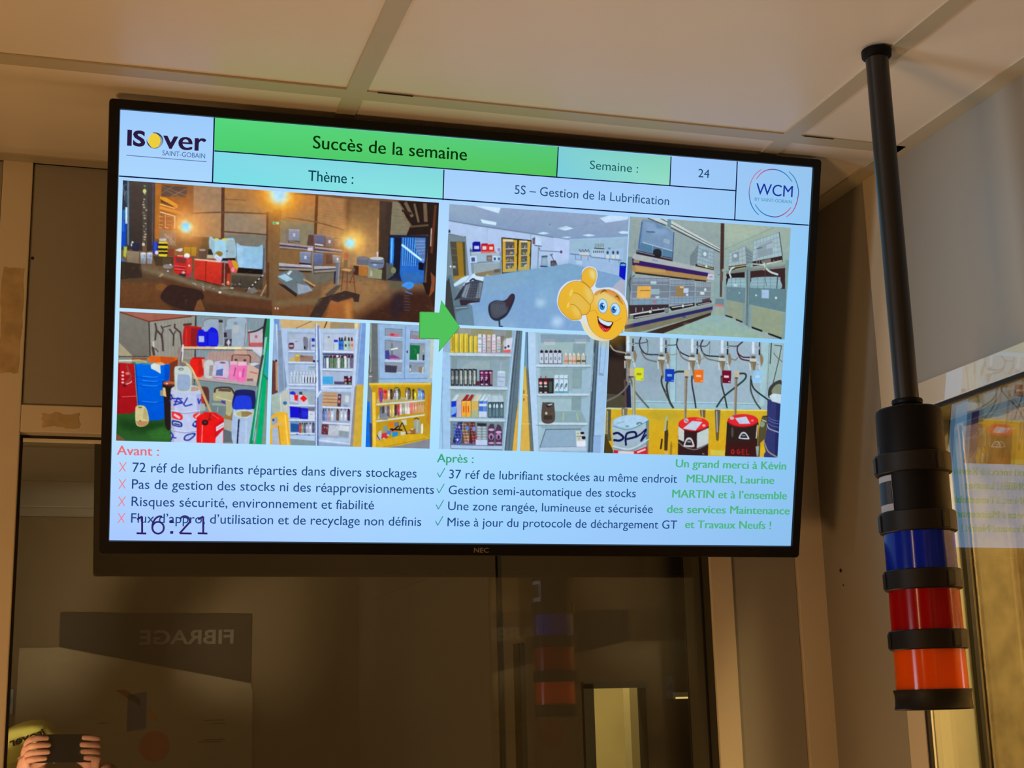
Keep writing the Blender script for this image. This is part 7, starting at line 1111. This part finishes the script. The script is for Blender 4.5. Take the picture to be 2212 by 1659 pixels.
box('gasket', (1.105, 1.1105, 1.7205, 1.7255, .86, Z(.3875)), 'gasket', w2); box('gasket', (1.105, 1.1105, 0.2, 1.7205, Z(.3832), Z(.3875)), 'gasket', w2)
box('gasket', (1.184, 1.1900, 1.7150, 1.7245, .86, Z(.3855)), 'gasket', w2); box('gasket', (1.184, 1.1900, 0.2, 1.7150, Z(.379), Z(.3855)), 'gasket', w2)
bm = bmesh.new(); zz = .86
while zz < Z(.375):                                  # crumbly sealant bead beside the outer gasket
    h_ = rnd(.004, .012); add_box(bm, 1.1945, 1.197, 1.7125 - rnd(0, .0010), 1.7170, zz, zz + h_); zz += h_
obj('sealant_bead', bm, 'cream', w2)
bm = bmesh.new(); yy = 0.2
while yy < 1.70:
    h_ = rnd(.01, .03); add_box(bm, 1.1945, 1.199, yy, yy + h_, Z(.3735) + rnd(0, .002), Z(.380)); yy += h_
obj('sealant_bead', bm, 'cream', w2)

# left and rear walls close the room
wl = structure(box('wall_left', (XL - .05, XL, YR, YB, 0, CEIL), 'panel')); wre = structure(box('wall_rear', (XL, 1.15, YR - .05, YR, 0, CEIL), 'rear'))

# ------------------------------------------------------------------ signal tower hanging from the ceiling
BX, BY = 0.893, 1.376
st = thing('signal_light_tower', 'black pole hanging from the ceiling with blue, red and amber signal lights below', 'signal light', (BX, BY, CEIL))
def lz(name, prof, m, **k): return lathe(name, [(r, z - .753) for r, z in prof], m, st, **k)
lz('ceiling_flange', [(0, .752), (.0172, .752), (.0176, .7505), (.0172, .744), (.0148, .7415), (.0136, .741), (0, .741)], 'blk')
lz('pole', [(.0133, .742), (.0133, .327)], 'pole', seg=40)
lz('cable_gland', [(.0134, .330), (.0165, .3295), (.0172, .327), (.0165, .3245), (.0146, .3235), (.0146, .3215), (.0160, .3205), (.0160, .318), (0, .318)], 'blk', seg=40)
lz('base_housing', [(0, .3185), (.0325, .3185), (.0352, .3165), (.0360, .313), (.0366, .266), (0, .266)], 'blk')
def ring(z0, z1, r=.0412, n=3):
    o = lz('locking_ring', [(.036, z0), (r - .0012, z0), (r, z0 - .001), (r, z1 + .001), (r - .0012, z1), (.036, z1)], 'ring')
    for i in range(n):                               # bayonet tabs on the rim
        an = math.radians(163 + i * 120); bm = bmesh.new(); add_box(bm, r - .0008, r + .0013, -.005, .005, z1 - .753 + .002, z0 - .753 - .003, bev=.0005)
        t = obj('bayonet_tab', bm, 'ring', o); t.rotation_euler = (0, 0, an)
    return o
ring(.2665, .2445); ring(.2025, .1800); ring(.1395, .1180); ring(.0752, .0545)
lz('buzzer_module', [(.0374, .2450), (.0374, .2020)], 'blk')
def lens(name, z0, z1, m, core):
    o = lz(name, [(.0374, z0), (.0376, (z0 + z1) / 2), (.0378, z1)], m)
    bm = bmesh.new(); n = 9; A = [[bm.verts.new((.0345 * math.cos(2 * PI * (i + .12) / n), .0345 * math.sin(2 * PI * (i + .12) / n), z - .753)) for i in range(n)] for z in (z0, z0 - .006, z1)]
    for q in range(2):
        for i in range(n): bm.faces.new((A[q][i], A[q][(i + 1) % n], A[q + 1][(i + 1) % n], A[q + 1][i]))
    obj('faceted_core', bm, core, o); return o
lens('blue_lens', .1805, .1390, 'blue', 'bluec'); lens('red_lens', .1185, .0747, 'red', 'redc'); lens('amber_lens', .0550, .0120, 'amber', 'amberc')
lz('end_cap', [(.0378, .0130), (.0410, .0128), (.0412, .0118), (.0402, .0080), (.0398, .0030), (.0402, -.0040), (.0412, -.0068), (.0405, -.0080), (.0330, -.0086), (0, -.0086)], 'ring')
def wrap(name, a0, a1, z0, z1, r, m, parent, k=8):  # a thin label around the cylinder
    bm = bmesh.new(); A = []
    for i in range(k + 1):
        an = math.radians(a0 + (a1 - a0) * i / k); A.append([bm.verts.new((r * math.cos(an), r * math.sin(an), z - .753)) for z in (z0, z1)])
    for i in range(k): bm.faces.new((A[i][0], A[i + 1][0], A[i + 1][1], A[i][1]))
    return obj(name, bm, m, parent)
lb = wrap('label', 146, 198, .2425, .2035, .03755, 'white', st); lb['label'] = 'white sticker with a black barcode'
wrap('barcode_field', 150, 197.5, .2360, .2110, .03765, 'blacklabel', lb)
for i in range(7): wrap('barcode_line', 186 + i * 1.5 - .22, 186 + i * 1.5 + .22, .2355, .2115, .03775, 'ink', lb, k=1)
mk = bmesh.new()                                     # small raised characters down the housing
for i, ch in enumerate('BASE - 24V'):
    if ch == ' ': continue
bmk = None
bm = bmesh.new()
for i in range(8):
    an = math.radians(166); z = .309 - .753 - i * .0042; r = .0363; c, s = math.cos(an), math.sin(an)
    v_ = [bm.verts.new((r * c - s * a, r * s + c * a, z + b)) for a, b in ((-.0004, -.001), (.0004, -.001), (.0004, .001), (-.0004, .001))]; bm.faces.new(v_)
obj('moulded_marks', bm, 'blacklabel', st); mk.free()
def torus(name, cx, z, R_, r_, m):
    bm = bmesh.new(); an = math.radians(168); c, s = math.cos(an), math.sin(an); n = 12
    for i in range(n):
        a0, a1 = 2 * PI * i / n, 2 * PI * (i + 1) / n; q = []
        for a, rr in ((a0, R_), (a1, R_), (a1, R_ - r_), (a0, R_ - r_)):
            u, w_ = rr * math.cos(a), rr * math.sin(a); q.append(bm.verts.new((.0370 * c - s * u, .0370 * s + c * u, z + w_)))
        bm.faces.new(q)
    return obj(name, bm, m, st)
torus('moulded_ring_mark', 0, .2745 - .753, .0014, .0005, 'ink'); torus('moulded_ring_mark', 0, .2705 - .753, .0016, .0005, 'ink')

# ------------------------------------------------------------------ the hall seen through the two windows
structure(box('wall_hall_side', (2.35, 2.45, 0.0, 5.0, 0, 3.6), 'concrete'))
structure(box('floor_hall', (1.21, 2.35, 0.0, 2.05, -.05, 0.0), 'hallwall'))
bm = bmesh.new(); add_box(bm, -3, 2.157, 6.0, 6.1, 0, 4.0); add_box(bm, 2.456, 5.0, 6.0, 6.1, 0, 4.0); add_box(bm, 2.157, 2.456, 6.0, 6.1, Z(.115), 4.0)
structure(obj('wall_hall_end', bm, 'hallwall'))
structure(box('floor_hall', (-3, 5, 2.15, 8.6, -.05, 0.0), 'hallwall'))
d1 = structure(box('door_1', (2.157, 2.203, 5.97, 6.02, 0, Z(.115)), 'darkframe')); box('door_frame_head', (2.157, 2.456, 5.97, 6.02, Z(.093), Z(.122)), 'darkframe', d1)
structure(box('wall_corridor', (1.9, 3.6, 8.5, 8.6, 0, 4.0), 'corridor')); structure(box('wall_corridor_side', (2.545, 3.1, 6.42, 6.5, 0, 4.0), 'corrbright'))
structure(box('trim_1', (1.046, 1.056, 3.5, 3.52, 0, 2.6), 'blackpost')); structure(box('trim_2', (1.100, 1.112, 3.5, 3.56, 0, Z(.17)), 'blackpost'))
glintm = emit('glint_glow', (255, 220, 130), 0.9)  # glow of tubes added in place of glints reflected by the dark window
for x0, x1, z, th, nm in ((2.164, 2.321, .038, .0035, 'long thin glowing tube standing in for a reflection in the dark window, low'), (2.262, 2.322, .444, .007, 'short glowing tube standing in for a glint in the dark window, close under the television')):
    t = thing('glint_tube', nm, 'glint', ((x0 + x1) / 2, 5.0, Z(z)))
    bm = bmesh.new(); n = 10; A = [[bm.verts.new((x, th * math.cos(2 * PI * i / n), th * math.sin(2 * PI * i / n))) for i in range(n)] for x in (-(x1 - x0) / 2, (x1 - x0) / 2)]
    for i in range(n): bm.faces.new((A[0][i], A[0][(i + 1) % n], A[1][(i + 1) % n], A[1][i]))
    bm.faces.new(A[0]); bm.faces.new(A[1]); obj('tube', bm, glintm, t)
    box('housing', (-(x1 - x0) / 2 - .01, (x1 - x0) / 2 + .01, .004, .03, -.004, .02), 'darkframe', t); box('hanger', (-.004, .004, .01, .018, .02, 3.2 - Z(z)), 'darkframe', t)  # housing and hanger made up to carry the glint tube

# ------------------------------------------------------------------ behind the camera: what the dark glass mirrors
YF = YR + .002
bd = thing('notice_board', 'pale board on the rear wall under the brown sign, mirrored dimly in the dark window', 'notice board', (.28, YR + .001, 1.4))
def flat(name, pts, y, m, parent, off=(0, 0, 0)):
    bm = bmesh.new(); f0 = [bm.verts.new((x - off[0], y - off[1] + .003, z - off[2])) for x, z in pts]; f1 = [bm.verts.new((x - off[0], y - off[1], z - off[2])) for x, z in pts]; n = len(pts)
    bm.faces.new(f0); bm.faces.new(f1)
    for i in range(n): bm.faces.new((f0[i], f0[(i + 1) % n], f1[(i + 1) % n], f1[i]))
    return obj(name, bm, m, parent)
o_ = (.28, YR, 1.4)
flat('panel', [(-.15, Z(-.5)), (.70, Z(-.5)), (.70, Z(.11)), (.69, Z(.135)), (0.0, Z(.275)), (-.14, Z(.275))], YR, 'board', bd, o_)
pr = {k: pbr('board_print_' + k, c, .6) for k, c in (('orange', (190, 96, 30)), ('blue', (84, 92, 130)), ('rust', (140, 60, 34)), ('ochre', (196, 140, 40)), ('grey', (110, 100, 84)))}
flat('printed_brush_stroke', [(.20, Z(.118)), (.235, Z(.120)), (.29, Z(.085)), (.29, Z(.060)), (.25, Z(.085))], YR + .003, pr['rust'], bd, o_)
flat('printed_banner', [(.245, Z(.100)), (.312, Z(.112)), (.312, Z(-.02)), (.245, Z(-.03))], YR + .003, pr['blue'], bd, o_)
flat('printed_swirl', [(.312, Z(.06)), (.345, Z(.03)), (.36, Z(.0)), (.33, Z(.01))], YR + .003, pr['ochre'], bd, o_)
flat('printed_disc', [(.345 + .055 * math.cos(a), Z(-.085) + .055 * math.sin(a)) for a in np.linspace(0, 2 * PI, 20, endpoint=False)], YR + .003, pr['orange'], bd, o_)
for x0, x1, z in ((.52, .60, .0), (.55, .60, -.012), (.14, .18, .0), (.52, .60, -.07), (.50, .59, -.078)): flat('printed_line', [(x0, Z(z)), (x1, Z(z)), (x1, Z(z + .004)), (x0, Z(z + .004))], YR + .003, pr['grey'], bd, o_)
sg = thing('wall_sign', 'long brown sign with slanted lower edge lettered FIBRAGE, mirrored in the dark window', 'sign', (.34, YR, Z(.33)))
o2 = (.34, YR, Z(.33)); flat('board', [(-.005, Z(.402)), (.692, Z(.392)), (.691, Z(.134)), (-.003, Z(.278))], YR + .004, 'sign', sg, o2)
v, f = text_mesh('FIBRAGE', .02); bm = bmesh.new(); k = .345 / (v[:, 0].max() - v[:, 0].min()); vv = [bm.verts.new((.625 - (x - v[:, 0].min()) * k - .34, .0085, .283 - .33 + y * .05 / cap_height())) for x, y in v]
for q in f: bm.faces.new([vv[i] for i in q])
obj('letters', bm, 'signtext', sg)
sh = thing('switch_box', 'small pale box on the rear wall, mirrored at the left edge of the dark window', 'box', (-.172, YR, Z(.085)))
bm = bmesh.new(); add_box(bm, -.02, .02, 0, .012, -.045, .045, bev=.002); obj('cover', bm, 'white', sh); bm = bmesh.new(); add_box(bm, -.012, .012, .012, .015, -.012, .012, bev=.001); obj('switch', bm, 'ink', sh)

# ------------------------------------------------------------------ the photographer
def skin_mesh(name, verts, edges, rad, m, parent, sub=2):
    me = bpy.data.meshes.new(name); me.from_pydata(verts, edges, []); o = link(name, me, m, parent)
    md = o.modifiers.new('skin', 'SKIN'); md.use_smooth_shade = True
    for i, r in enumerate(rad): me.skin_vertices[0].data[i].radius = (r if isinstance(r, tuple) else (r, r)); me.skin_vertices[0].data[i].use_root = (i == 0)
    s = o.modifiers.new('sub', 'SUBSURF'); s.levels = sub; s.render_levels = sub
    return o
PX, PY = -0.085, -0.36
pe = thing('person', 'person in yellow cap holding up a black phone, mirrored in the dark window', 'person', (PX, PY, 0))
e = EYE
V = [(0, 0, .92), (0, -.01, 1.08), (0, -.01, 1.25), (0, 0, 1.38), (0, .01, 1.45), (0, .025, e - .135), (0, .04, e - .085), (0, .03, e - .02),   # 0-7 trunk, neck, head
     (-.17, 0, 1.36), (-.235, .05, 1.16), (-.10, .20, 1.44), (-.035, .285, e - .105),                                                             # 8-11 arm left of picture
     (.17, 0, 1.36), (.25, .06, 1.17), (.235, .20, 1.44), (.205, .285, e - .105),                                                                # 12-15 other arm
     (-.09, 0, .86), (-.10, .02, .48), (-.11, 0, .09), (-.11, .13, .04), (.09, 0, .86), (.10, .02, .48), (.11, 0, .09), (.11, .13, .04)]
Ed = [(0, 1), (1, 2), (2, 3), (3, 4), (4, 5), (5, 6), (6, 7), (3, 8), (8, 9), (9, 10), (10, 11), (3, 12), (12, 13), (13, 14), (14, 15), (0, 16), (16, 17), (17, 18), (18, 19), (0, 20), (20, 21), (21, 22), (22, 23)]
Ra = [.14, .12, .14, .10, .058, .062, (.078, .088), (.07, .078), .062, .048, .035, .026, .062, .048, .035, .026, .085, .06, .045, .035, .085, .06, .045, .035]
body = skin_mesh('body', V, Ed, Ra, 'skin', pe)
Vj = V[:4] + [V[8], V[9], (-.115, .17, 1.40), V[12], V[13], (.238, .17, 1.40)]
skin_mesh('jacket', [(v[0], v[1], v[2]) for v in Vj], [(0, 1), (1, 2), (2, 3), (3, 4), (4, 5), (5, 6), (3, 7), (7, 8), (8, 9)], [.155, .138, .158, .112, .076, .062, .05, .076, .062, .05], 'cloth', pe)
Vt = [V[0], V[16], V[17], (-.11, .0, .12), V[20], V[21], (.11, 0, .12)]
skin_mesh('trousers', Vt, [(0, 1), (1, 2), (2, 3), (0, 4), (4, 5), (5, 6)], [.15, .1, .075, .062, .1, .075, .062], 'cloth', pe)
for s in (-1, 1): skin_mesh('shoe', [(s * .11, -.04, .05), (s * .11, .08, .05), (s * .11, .17, .04)], [(0, 1), (1, 2)], [.045, .045, .035], 'blk', pe, 1)
for s in (-1, 1):
    bm = bmesh.new(); bmesh.ops.create_uvsphere(bm, u_segments=10, v_segments=6, radius=.011); o = obj('eye', bm, 'white', pe, True); o.location = (s * .03, .118, e - .085)
skin_mesh('nose', [(0, .115, e - .085), (0, .135, e - .108)], [(0, 1)], [.009, .013], 'skin', pe, 1); skin_mesh('mouth', [(-.02, .112, e - .135), (.02, .112, e - .135)], [(0, 1)], [.005, .005], pr['rust'], pe, 1)
for s in (-1, 1): skin_mesh('ear', [(s * .078, .02, e - .075), (s * .084, .015, e - .105)], [(0, 1)], [.012, .009], 'skin', pe, 1)
# cap
cap = bpy.data.objects.new('cap', None); COL.objects.link(cap); cap.parent = pe; cap.location = (0.016, .045, e - .072); cap.rotation_euler = (math.radians(2), math.radians(-17), math.radians(-4))
o = lathe('crown', [(.092, -.02), (.094, 0), (.091, .03), (.078, .058), (.05, .076), (.02, .083), (0, .084)], 'hivis', cap, seg=36); o.scale = (1, 1.12, 1)
bm = bmesh.new(); A = []
for i in range(13):
    a = math.radians(18 + 144 * i / 12); A.append([bm.verts.new((.092 * math.cos(a), .103 * math.sin(a), -.012)), bm.verts.new((.10 * math.cos(a), .103 * math.sin(a) + .066 * max(0.0, math.sin((i / 12) * PI)) ** .6, -.022 - .012 * abs(math.cos(a))))])
for i in range(12): bm.faces.new((A[i][0], A[i + 1][0], A[i + 1][1], A[i][1]))
bmesh.ops.solidify(bm, geom=bm.faces[:], thickness=.003); obj('brim', bm, 'hivisedge', cap, True)
v, f = text_mesh('isover', .03); xm = (v[:, 0].max() + v[:, 0].min()) / 2; k = .105 / (v[:, 0].max() - v[:, 0].min()); bm = bmesh.new(); vv = []
for x, y in v:
    a = PI / 2 + (x - xm) * k / .094; z_ = .030 + y * .020 / cap_height(); q_ = 1.0 - max(0, z_ - .03) * 4.2; vv.append(bm.verts.new((.0925 * q_ * math.cos(a), .1037 * q_ * math.sin(a), z_)))
for q in f: bm.faces.new([vv[i] for i in q])
obj('cap_lettering', bm, 'blk', cap)
# hands: a palm and five fingers each, closed on the phone's short sides
ph_c = Vector((.021, -.030, -.060))
def W(r, u, f_): return tuple(ph_c + CAM_X * r - CAM_D * u + CAM_F * f_ + Vector((-PX, -PY, EYE)))   # phone frame -> person frame
for s in (-1, 1):
    verts = [W(s * .088, -.075, -.040), W(s * .090, -.035, -.030), W(s * .086, -.005, -.024)]; edges = [(0, 1), (1, 2)]; rad = [(.024, .016), (.026, .015), (.020, .012)]
    for k, (u, ln) in enumerate(((.022, .030), (.004, .036), (-.014, .034), (-.030, .026))):
        b = len(verts); verts += [W(s * .090, u * .9, -.014), W(s * .088, u, .010), W(s * (.078 - ln * .35), u + .002, .013), W(s * (.072 - ln), u + .003, .0105)]
        edges += [(1 if k > 1 else 2, b), (b, b + 1), (b + 1, b + 2), (b + 2, b + 3)]; rad += [.0092, .0088, .0082, .0066]
    b = len(verts); verts += [W(s * .080, -.045, -.024), W(s * .060, -.035, -.022), W(s * .040, -.026, -.016)]; edges += [(1, b), (b, b + 1), (b + 1, b + 2)]; rad += [.012, .010, .008]
    h = skin_mesh('hand', verts, edges, rad, 'skin', pe)
    skin_mesh('sleeve', [V[10] if s < 0 else V[14], V[11] if s < 0 else V[15]], [(0, 1)], [.05, .036], 'orange' if s > 0 else 'cloth', pe, 1)
phn = thing('phone', 'black phone held sideways in both hands, with a small bright lens spot', 'phone', tuple(ph_c + Vector((0, 0, EYE))))
phn.matrix_world = Matrix.Translation(ph_c + Vector((0, 0, EYE))) @ Matrix((CAM_X, -CAM_D, -CAM_F)).transposed().to_4x4()
bm = bmesh.new(); add_box(bm, -.071, .071, -.0365, .0365, -.004, .004, bev=.003); obj('body', bm, 'phone', phn)
for x, y in ((-.056, .022), (-.056, .004)): bm = bmesh.new(); bmesh.ops.create_cone(bm, cap_ends=True, segments=20, radius1=.006, radius2=.0055, depth=.002); o = obj('camera_lens', bm, 'blk', phn); o.location = (x, y, -.005)
bm = bmesh.new(); bmesh.ops.create_cone(bm, cap_ends=True, segments=14, radius1=.0028, radius2=.0028, depth=.001); o = obj('flash', bm, emit('phone_light', (236, 255, 190), 6.0), phn); o.location = (-.044, .026, -.0046)
